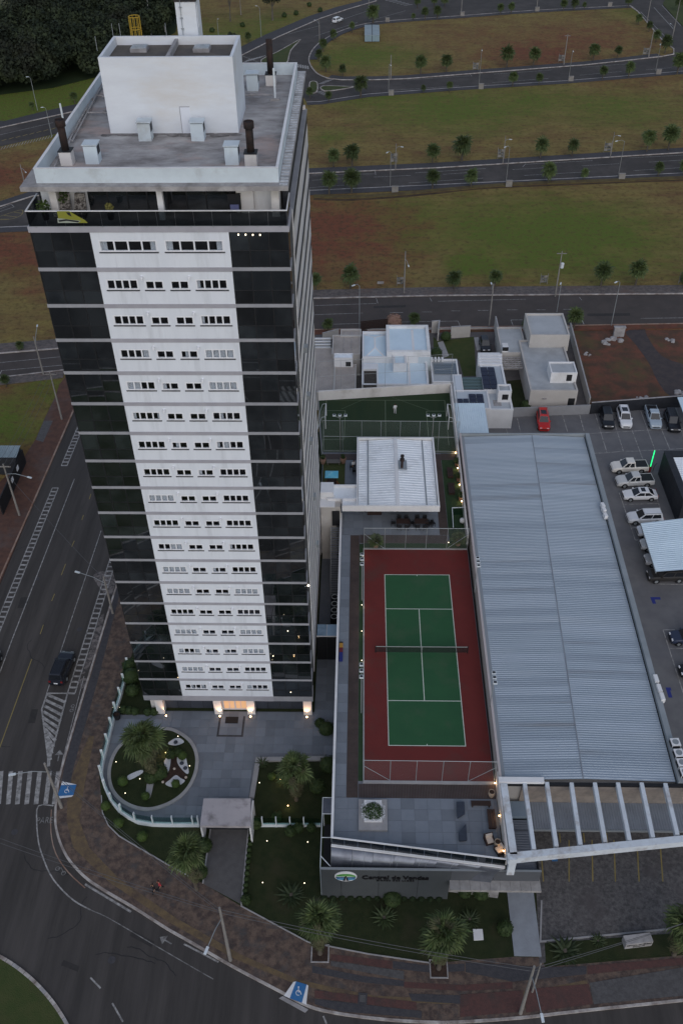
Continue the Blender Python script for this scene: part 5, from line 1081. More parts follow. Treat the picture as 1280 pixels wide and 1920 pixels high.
for (px, py, l) in ((755, 985, 'left dark dining table in front of the pavilion'), (789, 985, 'right dark dining table in front of the pavilion')):
    b = dining(px, py, l)
    for i, (dx, dy, rz) in enumerate(((-.45, -.75, math.pi), (.45, -.75, math.pi), (-.45, .75, 0), (.45, .75, 0), (-1.2, 0, R(90)), (1.2, 0, R(-90)))): chair(b[0]+dx, b[1]+dy, rz+random.uniform(-.2, .2), 'dark garden chair at the '+('near left corner', 'near right corner', 'far left corner', 'far right corner', 'left end', 'right end')[i]+' of the '+('left' if px < 770 else 'right')+' pavilion table')
for i, (px, py) in enumerate(((803, 988), (811, 986))): b = P(px, py, ZP); chair(b[0], b[1], R(40+i*70), ('dark garden chair standing loose right of the tables', 'dark garden chair at the far right by the turf strip')[i])
for i, (px, py) in enumerate(((659, 880), (664, 888))): b = P(px, py, ZP); chair(b[0], b[1], R(90), ('dark garden chair beside the person at the pavilion', 'nearer dark garden chair left of the pavilion')[i])
for i, px in enumerate((695, 708)):
    b = P(px, 966, ZP); t = thing('barbecue_counter', ('brown counter left under the pavilion edge', 'brown counter right of its twin under the pavilion edge')[i], 'counter', (b[0], b[1], ZP+.03)); MB().box(b[0]-.45, b[1], ZP+.03, b[0]+.45, b[1]+.6, ZP+.85).build('cabinet', m_brown, t); MB().box(b[0]-.5, b[1]-.05, ZP+.85, b[0]+.5, b[1]+.65, ZP+.9).build('counter_top', m_conc, t)
# playground
pg_ = thing('play_tower', 'timber play tower with a blue roof and an orange slide', 'playground', (*P2(622, 920, ZP), ZP+.03)); b = P(622, 921, ZP); x, y = b[0], b[1]+.6; z = ZP+.03
for u in (-.5, .5):
    for w_ in (-.5, .5): MB().box(x+u-.06, y+w_-.06, z, x+u+.06, y+w_+.06, z+2.3).build('post', m_brown, pg_)
MB().box(x-.6, y-.6, z+.95, x+.6, y+.6, z+1.05).build('platform', m_brown, pg_)
for i in range(6): MB().box(x-.6+i*.2, y-.65, z+1.05, x-.44+i*.2, y-.6, z+1.7).build('slat', m_brown, pg_)
MB().add([(x-.85, y-.75, z+2.3), (x+.85, y-.75, z+2.3), (x+.85, y+.75, z+2.3), (x-.85, y+.75, z+2.3), (x, y, z+2.75)], [(0, 1, 4), (1, 2, 4), (2, 3, 4), (3, 0, 4), (3, 2, 1, 0)]).build('roof', m_bluer, pg_)
for d in (-.25, .25): MB().bar((x+.6, y-.2+d, z+1.1), (x+2.0, y-1.5+d, z+.1), .08, .18).build('slide_rail', m_orange, pg_)
MB().bar((x+.6, y-.2, z+1.0), (x+2.0, y-1.5, z+.05), .42, .04).build('slide', m_brown, pg_)
MB().bar((x-.6, y, z+1.0), (x-1.0, y-.2, z), .6, .05).build('ramp', m_orange, pg_)
# ================================================================ soccer court
psheet('soccer_turf', [(-8.0, 47.25), (10.2, 47.15), (10.26, 61.7), (-9.0, 59.65)], ZP+.02, m_turfd)
sl_ = MB()
for a, b in [((612, 750), (833, 751)), ((612, 750), (604, 845)), ((833, 751), (841, 835)), ((722, 751), (723, 846)), ((612, 770), (647, 770)), ((647, 770), (645, 824)), ((604, 824), (645, 824)), ((799, 771), (834, 771)), ((799, 771), (803, 822)), ((803, 822), (841, 822)), ((602, 844), (842, 845))]: sl_.ribbon([P2(*a, ZP+.03), P2(*b, ZP+.03)], .08, ZP+.032)
for a, b in [((640, 767), (690, 745)), ((805, 770), (735, 745))]: sl_.ribbon([P2(*a, ZP+.03), P2(*b, ZP+.03)], .04, ZP+.036)
sl_.build('soccer_line', M('faded turf line', (.16, .19, .13), rough=.8), pod)
wl = thing('court_wall', 'white boundary wall behind the soccer court', 'wall', (.6, 60.8, ZP)); MB().ribbon([(-9.1, 59.75), (10.28, 61.85)], .25, .13, 7.7).build('wall', m_wallw, wl)
wl = thing('court_wall', 'white wall along the right side of the soccer court', 'wall', (10.35, 55, ZP)); MB().ribbon([(10.36, 61.7), (10.28, 47)], .22, .13, 7.6).build('wall', m_wallw, wl); MB().ribbon([(10.28, 46.98), (10.15, 29)], .2, ZP-.3, 7.6).build('wall', m_wallw, wl)
fence('soccer_fence', 'tall net fence on the near side of the soccer court', (-7.9, 47.3), (10.2, 47.15), ZP+.1, 5.2, 8, (1.0, .5, .02), False, r=.03)
fence('soccer_fence', 'tall net fence above the wall behind the soccer court', (-9.0, 59.9), (10.3, 62.0), 7.6, 5.0, 7, (1.0, .5), False, r=.022, nmat=netmat('fine net', (.3, .32, .32), .05))
fence('soccer_fence', 'tall net fence on the right side of the soccer court', (10.3, 47.0), (10.38, 61.9), 7.55, 3.8, 5, (1.0, .5), False, r=.022, nmat=netmat('fine net2', (.3, .32, .32), .05))
def goal(x, y, s, label):
    t = thing('soccer_goal', label, 'goal', (x, y, ZP+.03), 'soccer goals'); z = ZP+.03; mb = MB(); y0, y1 = y-1.6, y+1.6
    fr = MB(); fr.tube((x, y0, z), (x, y0, z+2.1), .05).tube((x, y1, z), (x, y1, z+2.1), .05).tube((x, y0, z+2.1), (x, y1, z+2.1), .05); fr.build('frame', m_white, t)
    bk = MB(); bk.path([(x, y0, z+2.1), (x-s*.5, y0, z+2.0), (x-s*1.1, y0, z), (x-s*1.1, y1, z), (x-s*.5, y1, z+2.0), (x, y1, z+2.1)], .025, 4); bk.build('stay', m_steelw, t)
    MB().add([(x, y0, z+2.05), (x, y1, z+2.05), (x-s*1.1, y1, z), (x-s*1.1, y0, z)], [(0, 1, 2, 3)]).build('net', netmat('goal net', (.5, .45, .35), .22), t)
g0 = P(611, 792, ZP); goal(g0[0], g0[1], 1, 'white goal at the left end of the soccer court'); g1 = P(838, 793, ZP); goal(g1[0], g1[1], -1, 'white goal at the right end of the soccer court')
flood((638, 848), (638, 780), .75, 'three-headed floodlight at the left of the soccer court', cross=True); flood((808, 848), (811, 780), .75, 'three-headed floodlight at the right of the soccer court', cross=True)
# ================================================================ long metal-roofed shed
sh = thing('metal_shed', 'long shed with a grey ribbed metal roof right of the tennis court', 'shed', (18.8, 22, .15)); q_ = grp(sh)
SX0, SX1, SY0, SY1, SZ = 10.2, 27.3, -5.0, 49.1, 8.1
MB().prism([(SX0, SY0), (SX1, SY0), (28.25, SY1), (10.62, SY1)], .14, 7.2).build('walls', m_house, sh)
def lx0(y): return SX0+(10.62-SX0)*(y-SY0)/(SY1-SY0)
def rx0(y): return SX1+(28.25-SX1)*(y-SY0)/(SY1-SY0)
MB().ribbon([(SX0+.11, SY0), (10.72, SY1)], .22, 7.2, SZ).build('parapet', M('pinkish wall top', (.52, .46, .45), (.46, .41, .40), .5, .8), sh); m_shp = M('shed parapet', (.30, .325, .345), (.25, .275, .29), .35, .7)
MB().ribbon([(SX1-.3, SY0), (28.25-.3, SY1)], .55, 7.2, SZ).build('parapet', m_shp, sh); MB().ribbon([(10.84, SY1-.12), (27.6, SY1-.12)], .22, 7.2, SZ).build('parapet', m_shp, sh)
gut = MB(); gut.ribbon([(SX1-.66, SY0+.4), (28.25-.66, SY1-.3)], .16, 7.55, 7.62); gut.build('gutter', m_black, sh)  # black colour stands for the shadow inside the gutter
MB().ribbon([(SX0+.42, SY0), (10.62+.42, SY1-.3)], .38, 7.62, 7.72).build('flashing', M('shed flashing', (.26, .285, .31), rough=.5), sh)
xmS, xmN = P(1093, 1462, 8.0)[0], P(1000, 832, 8.0)[0]
def shed_roof(left):
    mb = MB(); pitch = .27; n = int((SY1-SY0-.6)/pitch); v = []; k = 0
    for i in range(n):
        for f, d in ((0, 0), (.42, 0), (.55, .045), (.87, .045)):
            y = SY0+.3+(i+f)*pitch; t = (y-SY0)/(SY1-SY0); xm_ = xmS+(xmN-xmS)*t
            if left: v += [(lx0(y)+.55, y, 7.66+d), (xm_, y, 7.98+d)]
            else: v += [(xm_, y, 7.98+d), (rx0(y)-.7, y, 7.62+d)]
    mb.add(v, [(2*i, 2*i+1, 2*i+3, 2*i+2) for i in range(len(v)//2-1)]); gs = random.Random(11 if left else 12); tn = [gs.choice((0, 0, 0, 1, 2)) for _ in range(80)]; mb.m = [tn[i//16] for i in range(len(mb.f))]; return mb.build('roof_sheet', [m_metal, m_metal2, m_metal3], sh)
shed_roof(True); shed_roof(False)
MB().ribbon([(xmS, SY0+.3), (xmN, SY1-.3)], .09, 8.0, 8.05).build('ridge_seam', m_metalg, sh)
q_('front_parapet', m_white, (SX0-.1, SY0-.25, 7.9, 14.3, SY0+.3, SZ+.1)); q_('front_gutter', m_black, (SX0+.6, SY0-.32, 7.6, SX1+3, SY0-.02, 7.86))
stn = M('front wall stone', (.34, .29, .25), (.26, .225, .20), 1.4, .85, .4, 6)
q_('front_wall', stn, (12.3, SY0-.3, 4.85, SX1+4, SY0-.05, 7.58))
q_('shop_front', m_glass, (SX0+1.8, SY0-.2, .15, SX1+4, SY0-.15, 4.4))
def corr(x0, x1, y0, y1, z0, z1, pitch, name, mat, root, alongx=False, h=.04):
    mb = MB(); L_ = (y1-y0) if alongx else (x1-x0); n = int(L_/pitch); v = []
    for i in range(n):
        for f, d in ((0, 0), (.4, 0), (.55, h), (.85, h)):
            s_ = (i+f)*pitch
            if alongx: v += [(x0, y0+s_, z0+d), (x1, y0+s_, z1+d)]
            else: v += [(x0+s_, y0, z0+d), (x0+s_, y1, z1+d)]
    fs = [(2*i, 2*i+1, 2*i+3, 2*i+2) for i in range(len(v)//2-1)]; mb.add(v, fs); return mb.build(name, mat, root)
corr(13.3, SX1+4, -7.95, SY0-.32, 4.72, 4.9, .25, 'canopy_sheet', m_metalg, sh)
q_('canopy_edge', m_steel, (13.3, -8.1, 4.5, SX1+4, -7.97, 4.74))
wr = thing('walkway_roof', 'grey corrugated walkway roof between the podium and the forecourt', 'walkway roof', (12, -9, .15)); q_ = grp(wr)
corr(10.4, 13.15, -12.3, -6.9, 4.7, 4.7, .25, 'roof_sheet', M('walkway sheet', (.17, .185, .21), (.14, .15, .175), .4, .5), wr, True); q_('barrel', M('blue grey sheet', (.24, .30, .36), rough=.4), (10.7, -6.9, 4.66, 12.9, -5.35, 5.1)); q_('edge', m_black, (13.15, -12.3, 4.4, 13.3, -5.35, 4.95))
for y in (-11.8, -6.8): q_('post', m_black, (13.1, y-.06, .15, 13.22, y+.06, 4.4))
q_('cable', m_black, (10.4, -8.2, 4.76, 13.1, -8.17, 4.79), (10.4, -11.2, 4.76, 13.1, -11.17, 4.79))
# white pergola over the forecourt
pe = thing('pergola', 'white concrete pergola beams over the forecourt in front of the shed', 'pergola', (18, -8.5, .15)); bz0, bz1 = 7.45, 8.1; m_perg = M('pergola paint', (.66, .70, .74), (.58, .61, .64), .8, .7, c3=(.42, .40, .39), sc3=.7)
def beam(pts, w, nm='beam', z0=bz0, z1=bz1): return MB().ribbon(pts, w, z0, z1).build(nm, m_perg, pe)
fr0 = P2(962, 1606, bz1); fr1 = P2(1280, 1573, bz1); d_ = ((fr1[0]-fr0[0]), (fr1[1]-fr0[1])); fr2 = (fr1[0]+d_[0]*.5, fr1[1]+d_[1]*.5)
beam([(fr0[0]-.5, fr0[1]+.03), fr2], .62, 'front_beam', bz0-.15); beam([(10.55, -5.3), (10.62, -12.35)], .62, 'side_beam'); MB().box(10.2, -12.9, 5.45, 10.85, -12.56, bz1+.05).build('post', m_perg, pe)
MB().ribbon([(10.18, -3.9), (10.16, -12.3)], .16, ZP, ZP+1.75).build('side_wall', m_wallw, pe)
for t_, b_ in (((983, 1466), (1001, 1594)), ((1024.7, 1466), (1043, 1588)), ((1070.7, 1467), (1088, 1585)), ((1114.4, 1467), (1134.6, 1580)), ((1157.7, 1467), (1180, 1577)), ((1202, 1467), (1224, 1571)), ((1246.5, 1468), (1269.6, 1566)), ((1290, 1469), (1316, 1561))):
    a = P2(*t_, bz1); b = P2(*b_, bz1); beam([a, (b[0], b[1]+.1)], .36, 'cross_beam', bz0+.1, bz1-.005)
MB().box(fr2[0]-.3, fr2[1]-.3, .15, fr2[0]+.3, fr2[1]+.3, bz0-.15).build('post', m_perg, pe)
# condensers on the shed parapet
def ac(px, py, z, label, w=.85, d=.38, h=.62, rz=0, fan=False):
    b = P(px, py, z); t = thing('condenser', label, 'air conditioner', b, 'condensers on the shed parapet', rz); MB().box(-w/2, -d/2, .06, w/2, d/2, h).build('casing', m_white, t, local=True)
    for x in (-w*.35, w*.35): MB().box(x-.03, -d/2, 0, x+.03, d/2, .055).build('foot', m_black, t, local=True)
    if fan: MB().lathe((0, 0, h), [(.3, 0), (.3, .03), (.24, .03), (.23, .005)], 14).build('fan_ring', m_steel, t, local=True); MB().box(-w/2-.012, -d/2+.04, .1, -w/2, d/2-.04, h-.06).build('grille', m_black, t, local=True); MB().box(-w/2+.05, -d/2-.012, .1, w/2-.05, -d/2, h-.08).build('grille', m_black, t, local=True)
    else: MB().box(-w/2+.1, -d/2-.012, .12, w/2-.2, -d/2, h-.06).build('grille', m_dark, t, local=True)
for i, (px, py) in enumerate(((1227, 1278), (1233, 1296), (1238.5, 1312))): ac(px, py, 7.75, f'white condenser lying along the shed gutter, {ORD[i]} of the middle three from the far end', .9, .4, .62, R(92))
for i, (px, py) in enumerate(((1262, 1400), (1268.5, 1420), (1274, 1438), (1280, 1455))): ac(px, py, 7.75, f'square condenser with a round fan on the shed parapet, {ORD[i]} from the far end', .85, .85, .8, R(4), True)
for i, (px, py) in enumerate(((1128, 952), (1130, 960), (1133, 971))): ac(px, py, 7.75, f'small white condenser at the far part of the shed parapet, {ORD[i]} from the far end', .7, .4, .6, R(100))
# ================================================================ neighbouring houses
def rect_px(l, t, r, b, z):
    a = P(l, b, z); c = P(r, b, z); return a[0], a[1], c[0], P((l+r)/2, t, z)[1]
def block(par, l, t, r, b, z, wall=m_house, roof=m_groof, ph=.35, tk=.18, z0=.0, roofname='roof', gable=None):
    x0, y0, x1, y1 = rect_px(l, t, r, b, z); mb = MB(); mb.box(x0, y0, z0, x1, y1, z-ph)
    for u in ((x0, y0, x1, y0+tk), (x0, y1-tk, x1, y1), (x0, y0+tk, x0+tk, y1-tk), (x1-tk, y0+tk, x1, y1-tk)): mb.box(u[0], u[1], z-ph, u[2], u[3], z)
    mb.build('wall', wall, par); i = tk+.02; zr = z-ph+.04
    MB().box(x0+i, y0+i, z-ph-.02, x1-i, y1-i, zr).build(roofname, roof, par); return x0, y0, x1, y1
def win(par, x0, x1, y, z0, z1, m=m_glass):
    o = MB().box(x0-.06, y-.04, z0-.06, x1+.06, y, z1+.06).build('window', m_mull, par); MB().box(x0, y-.055, z0, x1, y-.045, z1).build('pane', m, o)
h1 = thing('brown_roofed_house', 'house with brown fibre cement roofs behind the tower, leftmost of the row', 'house', (-4, 72, 0))
block(h1, 622, 628, 675, 664, 4.2, m_house, m_fibre, .2); block(h1, 638, 617, 677, 630, 4.25, m_house, m_fibre, .2); block(h1, 560, 652, 626, 735, 3.4, m_house, m_fibre, .12); block(h1, 625, 683, 667, 735, 3.6, m_house, m_fibre, .15)
x0, y0, x1, y1 = block(h1, 626, 662, 661, 671, 5.2, m_white, m_roofw, .15, .12, 3.4); win(h1, x0+1.9, x0+2.6, y0, 3.7, 4.4, m_black)
for i in range(4): a = P(590, 634+i*5.5, 3.2); b = P(620, 634+i*5.5, 3.2); MB().box(a[0], a[1]-.15, 3.0, b[0], a[1]+.15, 3.2).build('pergola_beam', m_white, h1)
x0, y0, x1, y1 = rect_px(590, 634, 621, 652, 2.6); MB().box(x0, y0, 0, x1, y1, 2.2).build('pergola_shade', m_black, h1)  # black block put in for the shade below the pergola beams
for px in (643, 658): 
    x0, y0, x1, y1 = rect_px(px, 620, px+.6, 664, 4.06); MB().box(x0, y0+.3, 4.0, x0+.08, y1-.3, 4.1).build('roof_seam', m_conc, h1)
h2 = thing('blue_roofed_house', 'white house with pale blue metal roofs and a hip roof', 'house', (2, 76, 0))
x0, y0, x1, y1 = block(h2, 679, 621, 727, 669, 5.0, m_white, m_roofb, .5, .25)
zr = 4.55; ym = (y0+y1)/2; xm = (x0+x1)/2; i = .3
hp = MB(); ra, rb = (xm, y0+2.4, zr+.7), (xm, y1-2.4, zr+.7); A_, B_, C_, D_ = (x0+i, y0+i, zr), (x1-i, y0+i, zr), (x1-i, y1-i, zr), (x0+i, y1-i, zr)
hp.add([A_, B_, C_, D_, ra, rb], [(0, 1, 4), (1, 2, 5, 4), (2, 3, 5), (3, 0, 4, 5)]); hp.build('hip_roof', m_roofb, h2)
rdg = MB(); rdg.bar(ra, rb, .3, .1)
for a, b in ((A_, ra), (B_, ra), (C_, rb), (D_, rb)): rdg.bar(a, b, .22, .08)
rdg.build('ridge_cap', m_white, h2)
x0, y0, x1, y1 = block(h2, 725, 609, 807, 659, 6.0, m_white, m_roofb, .45, .5); MB().box((x0+x1)/2+.6, y0+.9, 5.4, (x0+x1)/2+1.0, y1-.9, 5.62).build('ridge_cap', m_white, h2)
MB().box(x1-1.9, y0-.1, 0, x1+.1, y0+3.2, 5.0).build('wall', m_parap, h2)
x0, y0, x1, y1 = block(h2, 678, 671, 804, 721, 4.2, m_white, m_roofb, .4, .3); MB().box(x0+7.2, y0+.3, 3.8, x0+7.6, y1-.3, 3.98).build('ridge_cap', m_white, h2)
a0, b0_, a1, b1_ = rect_px(680, 697, 706, 724, 4.0); MB().box(a0, b0_-.2, 3.85, a1, b1_, 4.15).build('patio_shade', M('patio shade colour', (.045, .035, .03), rough=.9), h2)  # dark sheet at roof level for the shade of the recessed patio
MB().box(a0-.1, b1_, 3.8, a1+.25, b1_+1.6, 4.5).build('wall', m_white, h2); MB().box(a1, b0_-.2, 3.8, a1+.25, b1_, 4.5).build('wall', m_white, h2)
block(h2, 737, 664, 762, 682, 5.4, m_white, m_roofb, .25, .3, 3.5)
h3 = thing('solar_panelled_house', 'white house with dark solar panels and slatted roof openings', 'house', (14, 72, 0))
x0, y0, x1, y1 = block(h3, 810, 673, 862, 716, 3.6, m_white, M('pale grey roof', (.44, .46, .48), (.4, .42, .44), .5, .7), .3, .25); gx_ = rect_px(814, 681, 858, 701, 3.5)
for k in range(5): yy = gx_[1]+(gx_[3]-gx_[1])*(k+.1)/5; MB().box(gx_[0], yy, 3.44, gx_[2], yy+.85*(gx_[3]-gx_[1])/5, 3.5).build('skylight_pane', M('skylight', (.14, .17, .20), rough=.15), h3)
for k in range(4): MB().box(x0+.1+k*.55, y1-.9, 3.6, x0+.42+k*.55, y1-.2, 4.1).build('crenel', m_white, h3)
block(h3, 851, 702, 869, 735, 3.9, m_white, M('white flat roof', (.6, .64, .68), rough=.6), .1, .15)
sx = rect_px(868, 709, 907, 729, 3.4)
for k in range(4): yy = sx[1]+(sx[3]-sx[1])*k/4; MB().box(sx[0], yy+.06, 3.3, sx[2], yy+(sx[3]-sx[1])/4-.06, 3.36+.08*k).build('glass_roof_pane', M('green glass roof', (.10, .15, .15), rough=.12), h3)
block(h3, 907, 661, 951, 731, 4.0, m_white, M('pale roof2', (.48, .52, .57), (.44, .48, .52), .5, .6), .25, .3)
for k in range(4): bx_ = rect_px(896, 662+k*5.6, 941, 665.5+k*5.6, 4.2); MB().box(bx_[0], bx_[1], 3.76, bx_[2], bx_[3], 4.12).build('roof_beam', m_white, h3)
for (l, t, r, b, nc, nr) in ((906, 688, 934, 729, 2, 5), (880, 738, 908, 756, 2, 3), (857, 747, 879, 755, 2, 1)):
    bx_ = rect_px(l, t, r, b, 4.15); w_, d_ = (bx_[2]-bx_[0])/nc, (bx_[3]-bx_[1])/nr
    for i in range(nc):
        for j in range(nr): MB().box(bx_[0]+w_*i+.04, bx_[1]+d_*j+.04, 4.08, bx_[0]+w_*(i+1)-.04, bx_[1]+d_*(j+1)-.04, 4.14).build('solar_panel', m_solar, h3)
block(h3, 855, 731, 919, 766, 4.0, m_white, M('pale roof3', (.50, .54, .58), rough=.6), .15, .2); block(h3, 917, 732, 962, 768, 3.6, m_white, M('pale roof4', (.46, .49, .52), rough=.6), .3, .3)
x0, y0, x1, y1 = block(h3, 934, 720, 959, 733, 5.4, m_white, m_groof, .25, .2, 3.2); win(h3, x0+.7, x0+1.5, y0, 3.9, 4.7, m_black)
a_ = rect_px(925, 750, 940, 761, 3.35); MB().box(*a_[:2], 3.3, *a_[2:], 3.36).build('roof_well', m_conc, h3)
ca = thing('carport_roof', 'sloping pale blue steel carport roof beside the shed', 'carport', (*P2(887, 790, 3), 0)); x0, y0, x1, y1 = rect_px(858, 757, 918, 814, 4.6); corr(x0, x1, y0-1.5, y1, 4.4, 4.7, .3, 'roof_sheet', m_roofb, ca); MB().box(x0+.2, y0+.1, 0, x1-.2, y1-.2, 4.2).build('wall', m_house, ca)
h4 = thing('grey_roofed_house', 'large pale house with grey flat roofs and two raised boxes, rightmost of the row', 'house', (27, 74, 0))
block(h4, 940, 613, 988, 661, 3.4, m_house, m_groof, .25, .2); x0, y0, x1, y1 = block(h4, 994, 637, 1083, 732, 3.7, m_house, m_groof, .3, .25); MB().tube((x0+2, y0-.03, 2.2), (x0+2.6, y0-.03, 2.2), .12).build('wall_lamp', m_conc, h4)
win(h4, x1-1.2, x1-.3, y0, .1, 2.2, m_black)
block(h4, 994, 587, 1068, 628, 5.8, m_house, m_groof, .35, .25, 2.8); x0, y0, x1, y1 = block(h4, 1033, 678, 1082, 699, 5.3, m_white, m_groof, .25, .2, 3.0); win(h4, x1-1.5, x1-.8, y0, 3.9, 4.9, m_black)
x0, y0, x1, y1 = rect_px(942, 642, 953, 650, 4.4); MB().box(x0, y0, 3.1, x1, y1, 4.3).build('water_box', m_white, h4); MB().box(x0, y0-.03, 3.6, x1, y0-.002, 4.3).build('tank_opening', m_black, h4)
g_ = rect_px(941, 671, 980, 690, 3.1)
for k in range(6): yy = g_[1]+(g_[3]-g_[1])*k/5; MB().box(g_[0], yy, 3.0, g_[2], yy+.12, 3.15).build('pergola_slat', m_conc, h4)
for k in range(7): xx = g_[0]+(g_[2]-g_[0])*k/6; MB().box(xx, g_[1], 2.88, xx+.1, g_[3], 2.99).build('pergola_slat', m_conc, h4)
# garden walls, lawns and paths between the houses
slab('house_plot', PL([(590, 618), (1066, 612), (1102, 765), (1102, 775), (919, 784), (860, 790), (845, 735), (600, 750)]), -.02, .05, M('plot paving', (.13, .12, .12), (.10, .09, .09), .5, .9))
slab('house_lawn', PL([(812, 632), (820, 640), (888, 632), (892, 705), (868, 706), (860, 676), (845, 672), (812, 672)]), 0, .08, m_lawnb); slab('courtyard_lawn', PL([(950, 715), (978, 712), (995, 768), (962, 768)]), 0, .08, m_lawn)
for pts in ([(820, 643), (830, 640), (841, 668), (830, 672)], [(888, 634), (896, 633), (901, 656), (893, 658)], [(902, 634), (909, 633), (916, 656), (909, 657)]): slab('garden_path', PL(pts), 0, .11, m_kstone)
def gwall(pts, h, label, mat=m_house, w=.18, z0=0):
    q = PL(pts); t = thing('garden_wall', label, 'wall', (*q[0], z0), 'garden walls between the houses'); MB().ribbon(q, w, z0, h).build('wall', mat, t); MB().ribbon(q, w+.06, h, h+.06).build('coping', m_kstone, t)
gwall([(844, 634), (880, 632)], 2.2, 'pale street wall behind the lawn of the solar house', w=.2); gwall([(808, 625), (822, 624), (820, 640)], 2.4, 'short pale wall beside the house gate'); gwall([(926, 618), (936, 663)], 2.6, 'pale garden wall left of the grey-roofed house')
gwall([(1066, 624), (1102, 765)], 1.9, 'long pale wall between the grey-roofed house and the vacant lot'); gwall([(605, 640), (635, 632)], 1.6, 'low pale street wall of the brown-roofed house'); gwall([(1070, 616), (640, 621)], .35, 'low kerb wall along the street front of the houses')
bw = thing('boundary_wall', 'grey wall between the car park and the houses', 'wall', (20, 60.5, 0)); MB().ribbon([P2(910, 785), P2(1103, 777)], .2, 0, PY(1000, 763, P(1000, 781)[1])[2]).build('wall', M('grey wall', (.30, .30, .31), (.26, .26, .27), .4, .8), bw); 
bw = thing('boundary_wall', 'dark painted wall behind the parked cars and the vacant lot', 'wall', (40, 66, 0)); MB().ribbon([P2(1104, 777), P2(1300, 762)], .2, 0, 2.2).build('wall', m_dark, bw); MB().ribbon([P2(1104, 777), P2(1300, 762)], .24, 2.2, 2.26).build('coping', m_conc, bw)
gate = thing('street_gate', 'brown slatted street gate behind the hip-roofed house', 'gate', (*P2(700, 622), 0)); a = P2(676, 622); b = P2(726, 617)
for i in range(7): MB().ribbon([a, b], .06, .15+i*.28, .38+i*.28).build('slat', m_brown, gate)
bush('hedge', 926, 792, .15, .5, 'low dark hedge by the car park wall', n=200); bush('hedge', 937, 791, .15, .5, 'small hedge at the foot of the car park wall', n=200)
bush('garden_shrub', 835, 637, .08, 1.0, 'dark shrub by the gate path of the solar house', n=300); bush('garden_shrub', 985, 765, .08, .9, 'shrub in the courtyard of the grey-roofed house', n=300); bush('garden_shrub', 817, 668, .08, 1.1, 'dark shrub against the white house wall', n=300)
bush('flowering_tree', 738, 612, .1, 1.5, 'pink flowering shrub on the street behind the blue-roofed house', 'shrub', m_foly, n=420, sz=.35)
# dark building, canopy and cars side of the car park
db = thing('dark_building', 'charcoal clad building with a ribbed roof at the right edge', 'building', (44, 48, .15)); x0 = P2(1230, 935)[0]
WL = [P2(1226, 908, .15), P2(1246, 976, .15)]; zt = 4.2; tl = P(1244, 846, zt); bl = (tl[0]+.0, P2(1290, 990, zt)[1])
MB().box(tl[0], 39.5, .15, 62, tl[1], zt).build('wall', m_dark, db); ribbed(tl[0]+.9, 62, zt+.02, zt+.6, 39.7, tl[1]-1.2, .45, 'roof_sheet', m_roofw, db)
for z in np.arange(.7, 4.0, .5): MB().box(tl[0]-.02, 39.55, z, tl[0]-.002, tl[1]-.05, z+.44).build('cladding_board', m_dark, db)
MB().box(tl[0]-.05, 39.5, zt, tl[0]+.9, tl[1], zt+.06).build('coping', m_dark, db); MB().box(tl[0]+.9, tl[1]-1.2, zt, 62, tl[1], zt+.1).build('coping', m_dark, db)
cc = thing('car_canopy', 'pale blue ribbed steel canopy over parked cars', 'canopy', (38, 40, .15)); z = 3.0; a, b, c_, d_ = P(1200, 981, z), P(1279, 977, z), P(1315, 1072, z), P(1229, 1073, z)
mb = MB(); n = 26
for i in range(n):
    for f, h in ((0, 0), (.55, 0), (.68, .06), (.9, .06)):
        t_ = (i+f)/n; p = np.array(a)+(np.array(d_)-np.array(a))*t_; q = np.array(b)+(np.array(c_)-np.array(b))*t_; mb.v += [(p[0], p[1], z+h), (q[0], q[1], z+.5+h)]
k_ = len(mb.v)//2; mb.f = [(2*i, 2*i+1, 2*i+3, 2*i+2) for i in range(k_-1)]; mb.m = [0]*(k_-1); mb.build('roof_sheet', m_roofb, cc)
for p in (b, c_, (np.array(b)+np.array(c_))/2): MB().box(p[0]-.08, p[1]-.08, .15, p[0]+.08, p[1]+.08, z+.4).build('post', m_steel, cc)
MB().ribbon([a[:2], d_[:2]], .12, z-.18, z-.01).build('edge_beam', m_steel, cc)
cr = thing('car_canopy', 'pale blue canopy corner at the far right of the car park', 'canopy', (*P2(1275, 760, 3), .15)); MB().prism(PL([(1269, 745), (1310, 742), (1330, 780), (1284, 784)], 3.0), 2.9, 3.02).build('roof_sheet', m_roofb, cr); q = P2(1300, 765, 3); MB().box(q[0]-.08, q[1]-.08, .15, q[0]+.08, q[1]+.08, 2.9).build('post', m_steel, cr)
gl = thing('light_mast', 'slim mast lit green on a red base in the car park', 'light', (*P2(1216, 884, .15), .15)); b = P(1216, 884, .15); zt_ = PY(1222, 845, b[1])[2]
MB().box(b[0]-.28, b[1]-.2, .15, b[0]+.12, b[1]+.2, 1.1).build('base', M('red base', (.2, .03, .025), rough=.5), gl); MB().tube((b[0], b[1], 1.1), (b[0], b[1], zt_), .07).build('light_tube', m_green_e, gl); MB().path([(b[0]+.5, b[1], .15), (b[0]+.55, b[1], 1.2), (b[0]+.9, b[1]+.2, 1.5)], .04).build('handle', m_black, gl)
